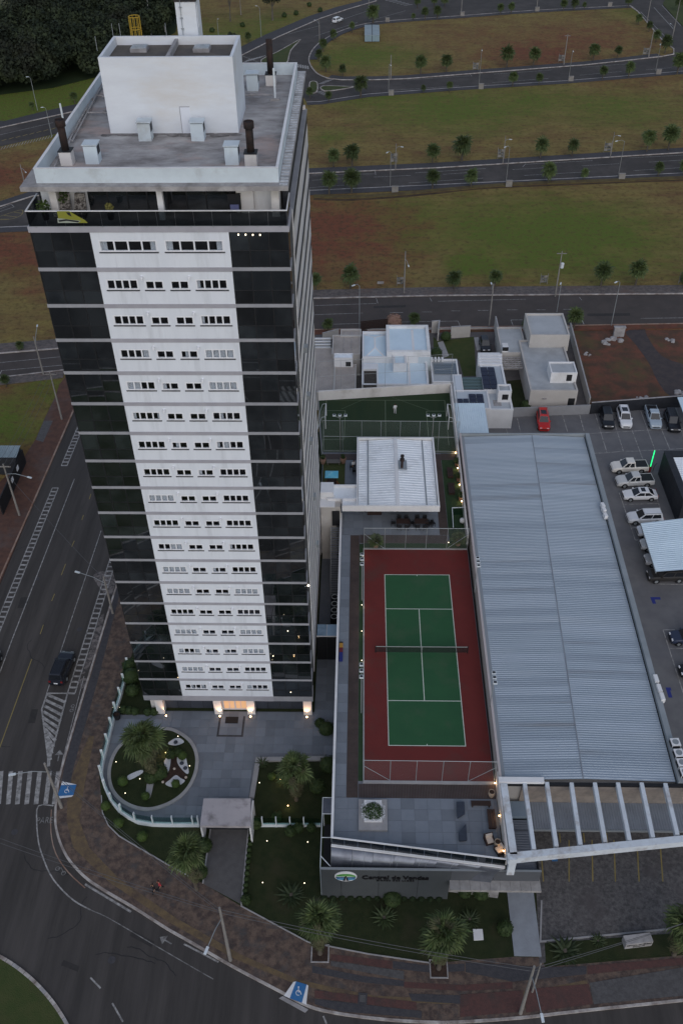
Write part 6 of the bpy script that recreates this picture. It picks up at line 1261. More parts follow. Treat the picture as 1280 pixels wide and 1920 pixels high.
# guardhouse by the avenue and the container
gh = thing('guard_house', 'low hut with a blue grey corrugated roof at the left edge', 'hut', (*P2(20, 860, 0), 0)); a = P(40, 836, 3.2); b = P(22, 856, 3.2)
x1, y0, y1 = a[0], b[1], a[1]; corr(x1-9, x1, y0, y1, 3.0, 3.25, .3, 'roof_sheet', M('hut roof', (.25, .31, .34), (.2, .25, .28), .5, .5), gh); MB().box(x1-9, y0-.15, 0, x1-.15, y1-.1, 2.95).build('wall', m_dark, gh)
MB().box(x1-.1, y0-9, .0, x1+.05, y0+2.5, 2.6).build('fence_wall', m_black, gh); sg = MB()
for i, y in enumerate((y0-1.2, y0-3.8)): MB().box(x1+.06, y, 1.4, x1+.09, y+.8, 2.1).build('notice', m_white, gh)
cb = P(683.5, 79, 0); ct = thing('shipping_container', 'pale blue grey shipping container standing on the far field', 'container', (*P2(698, 74), 0)); x0, y0 = cb[0], cb[1]; x1 = P(711, 79, 0)[0]; zc = PY(684, 66, y0)[2]; y1 = P(686, 46.5, zc)[1]
mb = MB(); n = 14
mb.box(x0, y0, .15, x1, y1, zc-.1); mb.build('body', M('container paint', (.24, .32, .36), (.2, .27, .30), .6, .6), ct)
rb = MB()
for i in range(n): x = x0+(x1-x0)*(i+.5)/n; rb.box(x-.07, y0-.05, .2, x+.07, y0-.002, zc-.15)
rb.build('corrugation', M('container rib', (.28, .37, .42), rough=.6), ct); MB().box(x0-.06, y0-.08, zc-.1, x1+.06, y1+.06, zc).build('roof', M('container roof', (.30, .36, .38), (.26, .31, .33), .5, .6), ct); MB().box((x0+x1)/2-.1, y0-.06, .16, (x0+x1)/2+.1, y1, zc+.02).build('middle_seam', m_dark, ct)
# ================================================================ vehicles
def car(px, py, z, rz, label, kind='suv', paint=(.8, .8, .8), L=4.5, Wd=1.82, Hh=1.66, rails=False, sunroof=False, group='parked cars', rough=.28):
    b = P(px, py, z); nm = {'suv': 'suv', 'sedan': 'car', 'pickup': 'pickup_truck', 'hatch': 'car'}[kind]
    t = thing(nm, label, {'pickup': 'pickup'}.get(kind, 'car'), b, group, rz)
    mp = M('car paint', paint, rough=rough, spec=.6); hw = Wd/2
    prof = {'suv': [(-.5, .55, .78), (-.485, .92, .93), (-.40, 1.04, .98), (.10, 1.02, 1.0), (.22, 1.02, 1.0), (.40, .96, .96), (.475, .84, .88), (.5, .62, .74)],
            'sedan': [(-.5, .55, .76), (-.485, .84, .90), (-.36, .96, .97), (.05, .92, 1.0), (.20, .92, 1.0), (.40, .80, .95), (.475, .68, .86), (.5, .52, .70)],
            'hatch': [(-.5, .55, .78), (-.485, .90, .92), (-.38, .98, .98), (.08, .95, 1.0), (.22, .95, 1.0), (.40, .86, .95), (.475, .74, .86), (.5, .55, .72)],
            'pickup': [(-.5, .60, .92), (-.49, 1.06, .97), (-.40, 1.08, 1.0), (.08, 1.06, 1.0), (.20, 1.06, 1.0), (.40, 1.0, .97), (.475, .86, .90), (.5, .62, .78)]}[kind]
    v = []; zb = .26
    for x, zt, k in prof:
        w = hw*k; X = x*L; sh_ = .05 if kind == 'pickup' else .09
        half = [(w*.88, zb), (w, zb+.18), (w, zt-.20), (w-sh_*.4, zt-.07), (w-sh_*1.6, zt)]
        v += [(X, y, zz) for y, zz in half]+[(X, -y, zz) for y, zz in half[::-1]]
    n = 10; mb = MB(); fs = []
    for k in range(len(prof)-1):
        for i in range(n): fs.append((k*n+i, k*n+(i+1) % n, (k+1)*n+(i+1) % n, (k+1)*n+i))
    fs += [tuple(range(n)), tuple(range((len(prof)-1)*n, len(prof)*n))[::-1]]
    mb.add(v, fs); body = mb.build('body', mp, t, local=True)
    # cabin
    zl = 1.0 if kind in ('suv', 'hatch') else (.92 if kind == 'sedan' else 1.05)
    base = {'suv': (-.475, .245), 'sedan': (-.40, .235), 'hatch': (-.465, .24), 'pickup': (-.13, .25)}[kind]; top = {'suv': (-.42, .06), 'sedan': (-.22, .05), 'hatch': (-.37, .05), 'pickup': (-.10, .10)}[kind]
    bw_, tw_ = hw-.13, hw-.30; B = [(base[0]*L, -bw_), (base[1]*L, -bw_), (base[1]*L, bw_), (base[0]*L, bw_)]; T = [(top[0]*L, -tw_), (top[1]*L, -tw_), (top[1]*L, tw_), (top[0]*L, tw_)]
    zb_, zt_ = zl-.05, Hh-.05; lerp = lambda a, b, k: a+(b-a)*k
    gm_ = M('car glass', (.012, .014, .018), rough=.04, spec=.7)
    def quad(nm, i, j, k0, k1, in0, in1, mat, out=.012):
        pts = []
        for (e, k) in ((0, k0), (1, k0), (1, k1), (0, k1)):
            u = in0 if e == 0 else in1; bx = lerp(B[i][0], B[j][0], u); by = lerp(B[i][1], B[j][1], u); tx = lerp(T[i][0], T[j][0], u); ty = lerp(T[i][1], T[j][1], u)
            pts.append((lerp(bx, tx, k), lerp(by, ty, k), lerp(zb_, zt_, k)))
        a = Vector(pts[0]); nrm = (Vector(pts[1])-a).cross(Vector(pts[3])-a).normalized(); MB().add([Vector(p)+nrm*out for p in pts]+[Vector(p)-nrm*.01 for p in pts], [(0, 1, 2, 3), (0, 4, 5, 1), (1, 5, 6, 2), (2, 6, 7, 3), (3, 7, 4, 0)]).build(nm, mat, t, local=True)
    MB().hexa([(*p, zb_) for p in B], [(*p, zt_) for p in T]).build('cabin', mp, t, local=True)
    quad('windscreen', 1, 2, .06, .93, .05, .95, gm_); quad('rear_window', 3, 0, .12 if kind != 'pickup' else .2, .88, .08, .92, gm_)
    for i, j in ((0, 1), (2, 3)):
        if kind == 'pickup': quad('side_window', i, j, .12, .86, .10 if i == 0 else .10, .46, gm_); quad('side_window', i, j, .12, .86, .54, .90, gm_)
        else: quad('side_window', i, j, .10, .86, .08, .50, gm_); quad('side_window', i, j, .10, .86, .54, .92, gm_)
    rf = MB(); e = .02; R_ = [(T[0][0]-e, T[0][1]-e), (T[1][0]+e, T[1][1]-e), (T[2][0]+e, T[2][1]+e), (T[3][0]-e, T[3][1]+e)]; Ri = [(p[0]*.93+.07*sum(q[0] for q in R_)/4, p[1]*.82) for p in R_]
    rf.hexa([(*p, zt_) for p in R_], [(*p, zt_+.05) for p in Ri]); rf.build('roof', mp, t, local=True)
    if sunroof: MB().box(lerp(T[0][0], T[1][0], .35), -tw_*.68, zt_+.05, lerp(T[0][0], T[1][0], .82), tw_*.68, zt_+.058).build('sunroof', gm_, t, local=True)
    if rails:
        for y in (-tw_*.9, tw_*.9): MB().box(T[0][0]+.1, y-.02, zt_+.04, T[1][0]-.1, y+.02, zt_+.10).build('roof_rail', m_steel if paint[0] > .1 else m_black, t, local=True)
    if kind == 'suv' and paint[0] < .1:
        rr_ = MB()
        for y in np.linspace(-tw_*.6, tw_*.6, 6): rr_.box(T[0][0]+.15, y-.03, zt_+.05, T[1][0]-.15, y+.03, zt_+.064)
        rr_.build('roof_rib', m_black, t, local=True)
    if kind == 'pickup': MB().box(-.47*L, -hw+.16, .95, -.145*L, hw-.16, 1.092).build('bed', m_black, t, local=True); MB().box(-.485*L, -hw+.07, 1.07, -.14*L, -hw+.15, 1.11).build('bed_rail', mp, t, local=True); MB().box(-.485*L, hw-.15, 1.07, -.14*L, hw-.07, 1.11).build('bed_rail', mp, t, local=True)
    rw = .36 if kind in ('suv', 'pickup') else .32
    for x in (-.30*L, .31*L):
        for s in (-1, 1):
            MB().tube((x, s*(hw-.30), rw), (x, s*(hw+.004), rw), rw+.07, n=14).build('wheel_arch', m_black, t, local=True)
            w = MB().tube((x, s*(hw-.24), rw), (x, s*(hw+.012), rw), rw, n=14).build('wheel', m_black, t, local=True); MB().tube((x, s*(hw+.012), rw), (x, s*(hw+.024), rw), rw*.62, n=10).build('rim', m_steel, w, local=True)
    for s in (-1, 1):
        MB().box(.462*L, s*(hw-.42)-.16, .62, .492*L, s*(hw-.42)+.16, .78).build('headlight', m_frame, t, local=True); MB().box(-.499*L-.01, s*(hw-.26)-.12, .72, -.485*L, s*(hw-.26)+.12, .95).build('taillight', M('tail lamp', (.20, .02, .02), rough=.3), t, local=True); MB().box(base[1]*L-.35, s*(hw-.02)-.10, zl+.0, base[1]*L-.2, s*(hw-.02)+.10, zl+.15).build('mirror', mp, t, local=True)
    MB().box(.475*L, -.5, .42, .503*L, .5, .60).build('grille', m_black, t, local=True); MB().box(-.507*L, -.22, .55, -.49*L, .22, .66).build('number_plate', m_frame, t, local=True)
    return t
WH, BK, SV = (.78, .78, .79), (.010, .011, .014), (.34, .37, .40)
def head(a, b, z=.1): p, q = P2(*a, z), P2(*b, z); return math.atan2(q[1]-p[1], q[0]-p[0])
car(119, 1258, 0, head((110, 1275), (127, 1232)), 'black suv with a ribbed roof waiting in the avenue bay', 'suv', (.012, .014, .022), 4.6, 1.9, 1.75, True, group='cars on the avenue')
car(-16, 1256, 0, head((-6, 1275), (8, 1232)), 'dark car cut off at the left edge of the avenue', 'hatch', BK, group='cars on the avenue')
car(633, 41, 0, head((624, 43), (642, 36)), 'white suv driving along the far avenue', 'suv', WH, 4.5, 1.85, 1.65, group='cars on the avenue')
Z_ = .155
car(1016.5, 794, Z_, head((1014, 775), (1018, 805)), 'red suv parked alone by the grey wall', 'suv', (.55, .018, .014), 4.6, 1.86, 1.7, True, True)
car(1136, 791, Z_, head((1131, 770), (1139, 805)), 'black suv parked left of the white one by the dark wall', 'suv', BK, 4.5, 1.85, 1.7)
car(1168, 789, Z_, head((1162, 767), (1172, 803)), 'white suv with a dark sunroof parked by the dark wall', 'suv', WH, 4.6, 1.88, 1.72, True, True)
car(1222, 788, Z_, head((1215, 765), (1227, 803)), 'silver blue pickup parked nose outward by the dark wall', 'pickup', (.40, .47, .53), 5.2, 1.86, 1.8)
car(1258, 796, Z_, head((1251, 773), (1264, 811)), 'black suv parked right of the silver blue pickup', 'suv', (.012, .012, .016), 4.8, 1.92, 1.78)
car(1177, 881, Z_, head((1210, 879), (1144, 881)), 'white pickup with a dark bed beside the green mast', 'pickup', (.76, .72, .66), 5.2, 1.86, 1.8)
car(1187, 907, Z_, head((1220, 904), (1154, 907)), 'silver pickup in the second bay of the car park row', 'pickup', (.58, .58, .57), 5.2, 1.86, 1.8)
car(1197, 933, Z_, head((1226, 931), (1167, 932)), 'white sedan with a sunroof in the third bay', 'sedan', WH, 4.7, 1.82, 1.45, False, True)
car(1206, 976, Z_, head((1235, 974), (1174, 976)), 'white suv standing just beyond the canopy', 'suv', (.72, .73, .75), 4.7, 1.86, 1.68, True)
car(1222, 1001, Z_, head((1250, 1000), (1192, 1001)), 'white car under the canopy, farthest of the covered ones', 'hatch', WH, 4.2)
car(1228, 1026, Z_, head((1257, 1025), (1198, 1026)), 'pale car under the canopy, second of the covered ones', 'hatch', (.62, .63, .63), 4.2)
car(1237, 1054, Z_, head((1266, 1053), (1208, 1055)), 'silver car under the canopy, third of the covered ones', 'hatch', (.42, .42, .43), 4.3)
car(1246, 1084, Z_, head((1276, 1082), (1216, 1084)), 'dark suv at the near edge of the canopy', 'suv', (.035, .032, .03), 4.7, 1.9, 1.7)
car(1287, 1200, Z_, head((1310, 1199), (1258, 1201)), 'dark blue car in a bay at the right edge', 'hatch', (.03, .04, .075), 4.3)
car(1306, 1263, Z_, head((1330, 1262), (1278, 1264)), 'dark car nose at the right edge below the blue one', 'hatch', BK, 4.3)
car(908, 652, .08, head((905, 640), (910, 660)), 'dark car on the drive strips behind the solar house', 'hatch', (.02, .021, .026), 4.0, 1.7)
# ================================================================ people
def person(px, py, z, rz, label, shirt, legs, hair=(.015, .01, .008), stride=.28, arms=.25):
    b = P(px, py, z); t = thing('person', label, 'person', b, None, rz); s = stride
    J = [(0, 0, .98), (0, 0, 1.18), (0, 0, 1.42), (.02, 0, 1.53), (.03, 0, 1.64), (.03, 0, 1.74),      # 0 pelvis..5 crown
         (0, .19, 1.40), (-.10*arms*4, .25, 1.13), (.05, .26, .90), (.09, .265, .80), (0, -.19, 1.40), (.10*arms*4, -.25, 1.13), (.22, -.26, .93), (.26, -.265, .84),
         (0, .10, .92), (s*.75, .10, .50), (s*.6, .10, .08), (s*.6+.15, .10, .035), (0, -.10, .92), (-s*.2, -.10, .50), (-s, -.10, .12), (-s+.12, -.10, .035)]
    E_ = [(0, 1), (1, 2), (2, 3), (3, 4), (4, 5), (2, 6), (6, 7), (7, 8), (8, 9), (2, 10), (10, 11), (11, 12), (12, 13), (0, 14), (14, 15), (15, 16), (16, 17), (0, 18), (18, 19), (19, 20), (20, 21)]
    r = [.15, .14, .17, .06, .105, .08, .075, .055, .045, .04, .075, .055, .045, .04, .10, .075, .05, .04, .10, .075, .05, .04]
    me = bpy.data.meshes.new('body'); me.from_pydata(J, E_, []); o = bpy.data.objects.new('body', me); COL.objects.link(o)
    sk = o.modifiers.new('skin', 'SKIN'); o.modifiers.new('sub', 'SUBSURF').levels = 1
    for i, sv in enumerate(me.skin_vertices[0].data): sv.radius = (r[i], r[i]*(1.25 if i in (0, 1, 2) else 1)); sv.use_root = (i == 0)
    bpy.context.view_layer.update(); m2 = bpy.data.meshes.new_from_object(o.evaluated_get(bpy.context.evaluated_depsgraph_get())); bpy.data.objects.remove(o)
    m2.materials.clear()
    for mm in (m_skin, M('shirt', shirt, rough=.9), M('trousers', legs, rough=.9), M('hair', hair, rough=.8), m_black): m2.materials.append(mm)
    for p in m2.polygons:
        c = p.center; k = 0
        if c.z < .09: k = 4
        elif c.z < 1.0 and abs(c.y) < .24: k = 2
        elif c.z < 1.5: k = 1 if (abs(c.y) < .22 or c.z > 1.12) else 0
        elif c.z > 1.69 or (c.z > 1.58 and c.x < .0): k = 3
        p.material_index = k
    q = bpy.data.objects.new('body', m2); COL.objects.link(q); q.parent = t
    for a, w_ in ((.135, .022),): MB().box(.125, -.015, 1.60, .155, .015, 1.635).build('nose', m_skin, t, local=True)
    return t
person(302, 1668, .12, R(205), 'person in a red jacket walking on the corner pavement', (.42, .045, .055), (.012, .013, .02), stride=.32)
person(291, 1674, .12, R(205), 'person in black clothes walking on the corner pavement', (.012, .012, .014), (.012, .012, .014))
person(740, 776, ZP+.03, R(100), 'person in white standing on the soccer court', (.72, .72, .72), (.5, .5, .5), stride=.1)
person(663, 882, ZP+.03, R(-60), 'person in a white shirt standing left of the pavilion', (.78, .78, .8), (.012, .012, .014), stride=.08)
# ================================================================ poles, lamps, wires
LAMPN = 0
def pole(base, top, label, arm=None, r=.16, group='utility poles', cross=False, z=.12, head=True, cat='utility pole', nm='utility_pole', trans=False, mat=m_pole):
    b = P(*base, z); h = PY(top[0], top[1], b[1])[2]; h = min(max(h, 3.0), 14)
    t = thing(nm, label, cat, b, group); MB().tube(b, (b[0], b[1], h), r, r*.6, 8).build('shaft', mat, t)
    if cross:
        mb = MB(); mb.box(b[0]-.9, b[1]-.06, h-.5, b[0]+.9, b[1]+.06, h-.38); mb.build('crossarm', m_pole, t)
        for x in (-.8, 0, .8): MB().tube((b[0]+x, b[1], h-.38), (b[0]+x, b[1], h-.15), .05, n=5).build('insulator', m_brown, t)
    if trans: MB().lathe((b[0]+.4, b[1], h-3.2), [(.3, 0), (.3, .9), (.1, 1.0)], 10).build('transformer', m_steelw, t)
    if arm:
        hz = h*(.82 if nm == 'utility_pole' else 1.0)-.05; a = PY_at(arm, b, hz+.6); k = Vector((a[0], a[1], hz+.6)); s0 = Vector((b[0], b[1], hz)); d = k-s0
        if d.length > 4.5: d = d.normalized()*4.5; k = s0+d
        mid = s0+d*.45+Vector((0, 0, .25)); MB().path([s0, mid, k], .04, 5).build('arm', m_steel, t); u = Vector((d.x, d.y, 0)).normalized(); MB().bar(k, k+u*.65, .22, .10).build('lamp_head', m_steelw, t)
    return (b[0], b[1], h)
def PY_at(px, b, z): return P(px[0], px[1], z)
PT = {}
PT['a'] = pole((116, 1514), (82, 1431), 'leaning-looking concrete pole with a street lamp at the zebra crossing', (30, 1451), .17)
PT['b'] = pole((432, 1800), (412, 1702), 'concrete pole with a lamp over the corner road by the drive', (390, 1775), .17)
PT['c'] = pole((975, 1900), (993, 1812), 'concrete pole crowded with cables at the front walk', (1014, 1900), .17)
PT['c2'] = pole((997, 1860), (991, 1806), 'short second pole leaning by the cable-crowded one', None, .1)
PT['d'] = pole((212, 1150), (190, 1080), 'concrete pole with a lamp over the avenue left of the tower', (150, 1074), .15)
PT['e'] = pole((37, 966), (8, 870), 'concrete pole with a lamp beside the hut', (52, 894), .16, cross=True)
PT['f'] = pole((116.5, 786), (95, 697), 'concrete pole on the brick pavement left of the tower', None, .16, cross=True)
pole((82, 702), (64, 631), 'concrete pole with an upright lamp by the near road on the left', (70, 612), .15)
pole((757, 549), (760, 471), 'concrete pole with a small lamp on the near road, left one', (765, 497), .14)
pole((1040, 556), (1049, 471), 'pole carrying a transformer on the near road', None, .15, trans=True, cross=True)
pole((916, 613), (923, 532), 'concrete pole behind the solar house with a lamp head', (921, 533), .14)
for i, (b_, t_) in enumerate((((673.6, 615), (671, 536)), ((1043, 585), (1053, 532)), ((1145, 610), (1154, 530)))): pole(b_, t_, f'slim street lamp on the house side of the near road, {ORD[i]} from the left', (t_[0]-6+i*4, t_[1]-2), .08, 'street lamps', nm='street_lamp', cat='street lamp', mat=m_steel)
for i, (b_, t_) in enumerate((((741, 318), (744, 269)), ((942, 306), (947, 255)), ((1143, 295), (1151, 248)))): pole(b_, t_, f'thin concrete pole on the far side of the middle road, {ORD[i]} from the left', (t_[0]+7, t_[1]+6), .12)
for i, (b_, t_) in enumerate((((731, 350), (730, 286)), ((948, 343), (951, 276)), ((1158, 330), (1160, 265)))): pole(b_, t_, f'slim street lamp on the near side of the middle road, {ORD[i]} from the left', (t_[0]-3, t_[1]-1), .09, 'street lamps', nm='street_lamp', cat='street lamp', mat=m_lamppole)
for i, (b_, t_, cr) in enumerate((((732, 148), (734, 103), 0), ((1056, 121), (1062, 64), 1), ((1215, 107), (1223, 57), 0))): pole(b_, t_, f'concrete pole along the far road, {ORD[i]} from the left'+(' with a crossarm' if cr else ''), None, .17, cross=bool(cr))
for i, (b_, t_) in enumerate((((728, 173), (727, 121)), ((897, 162), (898, 93)), ((1065, 150), (1069, 95)), ((1228, 133), (1232, 82)))): pole(b_, t_, f'slim street lamp on the near side of the far road, {ORD[i]} from the left', (t_[0]+5, t_[1]+1), .10, 'street lamps', nm='street_lamp', cat='street lamp', mat=m_lamppole)
for i, (b_, t_) in enumerate((((599, 77), (599, 38)), ((691, 36), (692, -20)), ((864, 26), (864, -20)), ((1005, 19), (1006, -25)), ((1212, 40), (1220, -10)), ((1256, 87), (1265, 45)), ((1262, 60), (1272, 0)))): pole(b_, t_, f'pole along the uppermost roads, {ORD[i]} from the left', (t_[0]-8, t_[1]) if i in (0, 5) else None, .14)
for i, (b_, t_) in enumerate((((71, 207), (60, 148)), ((98, 257), (88, 205)), ((490, 70), (488, 15)), ((410, 68), (414, 40)))): pole(b_, t_, f'curved double street lamp beside the diagonal avenue, {ORD[i]} of the four around the plant room', (t_[0]-6, t_[1]-4), .09, 'street lamps', nm='street_lamp', cat='street lamp', mat=m_steel)
pole((452, 28), (449, -10), 'bare pole on the grass behind the tank shaft', None, .14); pole((47, 345), (39, 308), 'concrete pole half hidden by the left roof edge', (48, 322), .15)
def wire(a, b, sag, label, r=.022):
    a, b = Vector(a), Vector(b); pts = [a.lerp(b, i/12)-Vector((0, 0, sag*4*(i/12)*(1-i/12))) for i in range(13)]; tag(MB().path(pts, r, 4).build('power_line', M('cable', (.09, .09, .095), rough=.6)), label, 'cable', 'overhead cables')
off = lambda p, dx=0, dz=0: (p[0]+dx, p[1], p[2]+dz)
for i, dz in enumerate((-.3, -.9)): wire(off(PT['a'], 0, dz), off(PT['b'], 0, dz), .5, ('upper', 'lower')[i]+' cable from the zebra pole to the drive pole'); wire(off(PT['b'], 0, dz), off(PT['c'], 0, dz), .6, ('upper', 'lower')[i]+' cable from the drive pole to the front walk pole'); wire(off(PT['c'], 0, dz), (30, -16+i*.4, 7.4-i), .3, ('upper', 'lower')[i]+' cable from the front walk pole to the right edge')
for i in range(2): q = P(-10, 1568+i*9, 6.5); wire(q, off(PT['b'], 0, -.5-.4*i), .4, ('upper', 'lower')[i]+' cable crossing the road bend to the drive pole')
for i in range(3): wire(off(PT['e'], -.8+.8*i, -.2), off(PT['f'], -.8+.8*i, -.2), .5, f'{ORD[i]} cable between the hut pole and the brick pavement pole')
wire(off(PT['e'], 0, -1.5), off(PT['d'], 0, -.5), .4, 'cable crossing the avenue from the hut pole')
# ================================================================ palms and street furniture of the fields
def row(pts, size, where, group):
    for i, (x, y) in enumerate(pts): far_palm(x, y, size*random.uniform(.88, 1.12) if not isinstance(size, list) else size[i], f'{ORD[i]} palm from the left {where}', group)
row([(625, 312), (660, 311), (810, 305), (865, 302), (1012, 295), (1071, 291), (1211, 283), (1251, 280)], [29, 35, 30, 42, 32, 26, 33, 37], 'on the far side of the middle road', 'palms along the middle road')
row([(617, 363), (659, 361), (810, 353), (882, 350), (1026, 342), (1093, 337), (1232, 329), (1279, 326)], [36, 38, 31, 30, 32, 19, 22, 22], 'on the near side of the middle road', 'palms along the middle road')
row([(592, 542), (657, 540), (850, 541), (926, 539), (1125, 536), (1190, 534), (1281, 536)], [30, 42, 32, 32, 42, 42, 26], 'on the far side of the near road', 'palms along the near road')
row([(676, 181), (616, 190), (793, 173), (842, 171), (960, 162), (1009, 158), (1128, 148), (1177, 144), (1268, 138)][1:2]+[(676, 181), (793, 173), (842, 171), (960, 162), (1009, 158), (1128, 148), (1177, 144), (1268, 138)], [16, 32, 12, 16, 22, 17, 20, 23, 28], 'on the near side of the far road', 'palms along the far road')
row([(642, 142), (788, 138), (836, 134), (949, 125), (999, 122), (1111, 113), (1156, 109), (1245, 99)], [18, 27, 25, 30, 26, 24, 18, 26], 'on the far side of the far road', 'palms along the far road')
row([(598, 114), (606, 95), (611, 134), (625, 75), (660, 60), (699, 43)], [18, 18, 24, 16, 15, 26], 'around the curve by the container', 'palms round the curve')
row([(774, 37), (796, 36), (819, 34), (937, 26), (957, 25), (1055, 19), (1075, 18), (1094, 16), (1176, 13)], [10, 17, 18, 15, 15, 15, 17, 9, 16], 'along the uppermost road', 'palms along the uppermost road')
row([(782, 14), (813, 12), (833, 11)], 17, 'beyond the uppermost road', 'palms along the uppermost road')
for px, py, s, l in ((615, 622, 26, 'palm at the street wall of the brown-roofed house'), (1074, 616, 36, 'palm at the street corner of the grey-roofed house'), (776, 612, 26, 'palm on the street behind the blue-roofed house'), (986, 614, 16, 'small palm left of the raised box of the grey-roofed house'), (13, 724, 22, 'small palm on the grass by the left end of the near road'), (1195, 45, 14, 'small palm at the east road bend, upper one'), (1215, 58, 14, 'small palm at the east road bend, middle one'), (1228, 78, 16, 'small palm at the east road bend, lower one'), (581, 182, 16, 'palm just behind the tower roof corner'), (62, 205, 12, 'dark stubby palm beside the diagonal avenue, left'), (141, 192, 16, 'dark stubby palm beside the diagonal avenue, right'), (466, 78, 14, 'small palm right of the plant room by the diagonal avenue'), (1270, 20, 22, 'palm on the far corner lawn'), (40, 655, 14, 'low palm on the grass above the near road at the left')): far_palm(px, py, s, l, 'scattered young palms')
def lotsign(px, py, w, h, label):
    b = P(px, py, .1); t = thing('lot_sign', label, 'sign board', b, 'lot sign boards'); 
    for x in (-w/2, w/2-.08): MB().box(b[0]+x, b[1]-.04, .1, b[0]+x+.08, b[1]+.04, h+.4).build('post', m_pole, t)
    rows = 3
    for i in range(rows):
        for j in range(2): MB().box(b[0]-w/2+.1+j*(w-.2)/2, b[1]-.07, .5+i*(h-.4)/rows, b[0]-w/2+.04+(j+1)*(w-.2)/2, b[1]-.03, .42+(i+1)*(h-.4)/rows).build('panel', m_sign if (i+j) % 3 else m_pole, t)
for i, (px, py) in enumerate(((738, 306), (938, 298), (1137, 286))): lotsign(px, py, 1.7, 2.4, f'dark panelled sign board by the middle road, {ORD[i]} from the left')
for i, (px, py) in enumerate(((750, 536), (1018, 533), (1277, 532))): lotsign(px, py, 1.4, 1.9, f'dark panelled sign board by the near road, {ORD[i]} from the left')
for i, (px, py) in enumerate(((891, 132), (1051, 117), (1209, 104))): lotsign(px, py, 1.8, 2.2, f'dark panelled sign board by the far road, {ORD[i]} from the left')
sg = P(713, 536, .1); t = thing('small_sign', 'small pale tilted sign board on the grass by the near road', 'sign board', sg); MB().box(sg[0]-.6, sg[1]-.03, .5, sg[0]+.6, sg[1]+.03, 1.0).build('board', m_conc, t); MB().box(sg[0]-.05, sg[1]+.03, 0, sg[0]+.05, sg[1]+.1, .9).build('post', m_brown, t)
for i, (px, py) in enumerate(((740, 360), (953, 349), (1164, 336), (733, 178), (901, 166), (1069, 152), (1233, 139), (726, 41), (866, 30), (1006, 21), (1142, 12))):
    b = P(px, py, .1); t = thing('meter_post', f'pale concrete meter post on the near side of the {("middle", "far", "uppermost")[0 if i < 3 else 1 if i < 7 else 2]} road, {ORD[i if i < 3 else i-3 if i < 7 else i-7]} from the left', 'meter post', b, 'concrete meter posts'); MB().box(b[0]-.7, b[1]-.25, .0, b[0]+.7, b[1]+.25, 1.35).build('box', m_pole, t); MB().box(b[0]-.75, b[1]-.3, 1.35, b[0]+.75, b[1]+.3, 1.45).build('cap', m_pole, t)
b = P(1158, 630, 0); t = thing('meter_post', 'stained concrete meter post on the vacant lot', 'meter post', b, 'concrete meter posts'); MB().box(b[0]-.9, b[1]-.3, 0, b[0]+.9, b[1]+.3, 1.7).build('box', m_conc, t); MB().box(b[0]-1, b[1]-.35, 1.7, b[0]+1, b[1]+.35, 1.85).build('cap', m_conc, t)
def rubble(px, py, r, label, mat=m_conc):
    b = P(px, py, 0); mb = MB()
    for i in range(9): x, y = b[0]+random.gauss(0, r*.5), b[1]+random.gauss(0, r*.3); s = r*random.uniform(.15, .4); mb.lathe((x, y, -.02), [(s, 0), (s*.8, s*.5), (s*.2, s*.7)], 5)
    tag(mb.build('rubble_pile', mat), label, 'rubble')
rubble(1147, 640, 2.0, 'pale rubble beside the stained meter post'); rubble(1098, 664, .7, 'single pale stone on the vacant lot'); rubble(1253, 637, 1.2, 'pale rubble on the soil right of the track'); rubble(1200, 746, 1.1, 'pale sand heap by the dark wall'); rubble(1277, 736, 1.3, 'pale heap at the end of the dirt track')
# ================================================================ wood on the hill and single trees
cs, rs = [], []
edge = [(0, 178), (100, 165), (200, 140), (330, 60), (340, -5), (145, -5), (90, 45), (0, 75), (-60, 90), (-60, 190)]
ew = PL(edge); exs = [p[0] for p in ew]; eys = [p[1] for p in ew]; k = 0
while k < 380:
    x, y = random.uniform(min(exs), max(exs)), random.uniform(min(eys), max(eys))
    if inside((x, y), ew): r = random.uniform(2.2, 4.6); h = random.uniform(4, 9); cs.append((x, y, h)); rs.append((r, r, r*random.uniform(.7, 1.3))); k += 1
V, Fc = leafcloud(cs, rs, 520, 1.0, .5, .55); npmesh('forest', V, Fc, m_forest, kind='stuff')
mb = MB().sheet(ew, .05); mb.build('forest_floor', m_folk, kind='structure')  # floor coloured dark for the shade under the trees
def tree(px, py, h, r, label, trunk=m_wtrunk, n=900, lobes=9, bare=.45, sz=.55, mat=m_forest, group=None):
    b = P(px, py, 0); t = thing('tree', label, 'tree', b, group); tr = MB(); tr.tube(b, (b[0]+.2, b[1], h*.6), .05*r+.16, .10, 7); cc_, rr_ = [], []
    for i in range(lobes):
        a = i*2.4; q = r*.62*math.sqrt((i+.3)/lobes); z = h*bare+(h*(1-bare))*(.35+.55*random.random()); c = (b[0]+q*math.cos(a), b[1]+q*math.sin(a), z); tr.tube((b[0]+.15, b[1], h*bare*.9), c, .09, .03, 5); cc_.append(c); rr_.append((r*.45, r*.45, r*.36))
    tr.build('trunk', trunk, t); V, Fc = leafcloud(cc_, rr_, n//lobes, sz, .4, .4); npmesh('crown', V, Fc, mat, t)
tree(511, 38, 11, 4.4, 'round dark tree on the grass above the diagonal avenue', bare=.4, n=1500); tree(432, 40, 10, 2.4, 'slim ragged tree right of the tank shaft', n=700); tree(437, 92, 5, 1.8, 'low bushy tree just behind the plant room', bare=.1, n=500)
for i, (px, py, h) in enumerate(((218, 48, 17), (284, 66, 22), (310, 60, 15), (333, 45, 16))): tree(px, py, h, 2.6, f'tall pale trunked tree at the edge of the wood, {ORD[i]} from the left', M('pale bark', (.30, .29, .27), (.2, .19, .18), 1), 420, 6, .7, group='pale trunked trees')
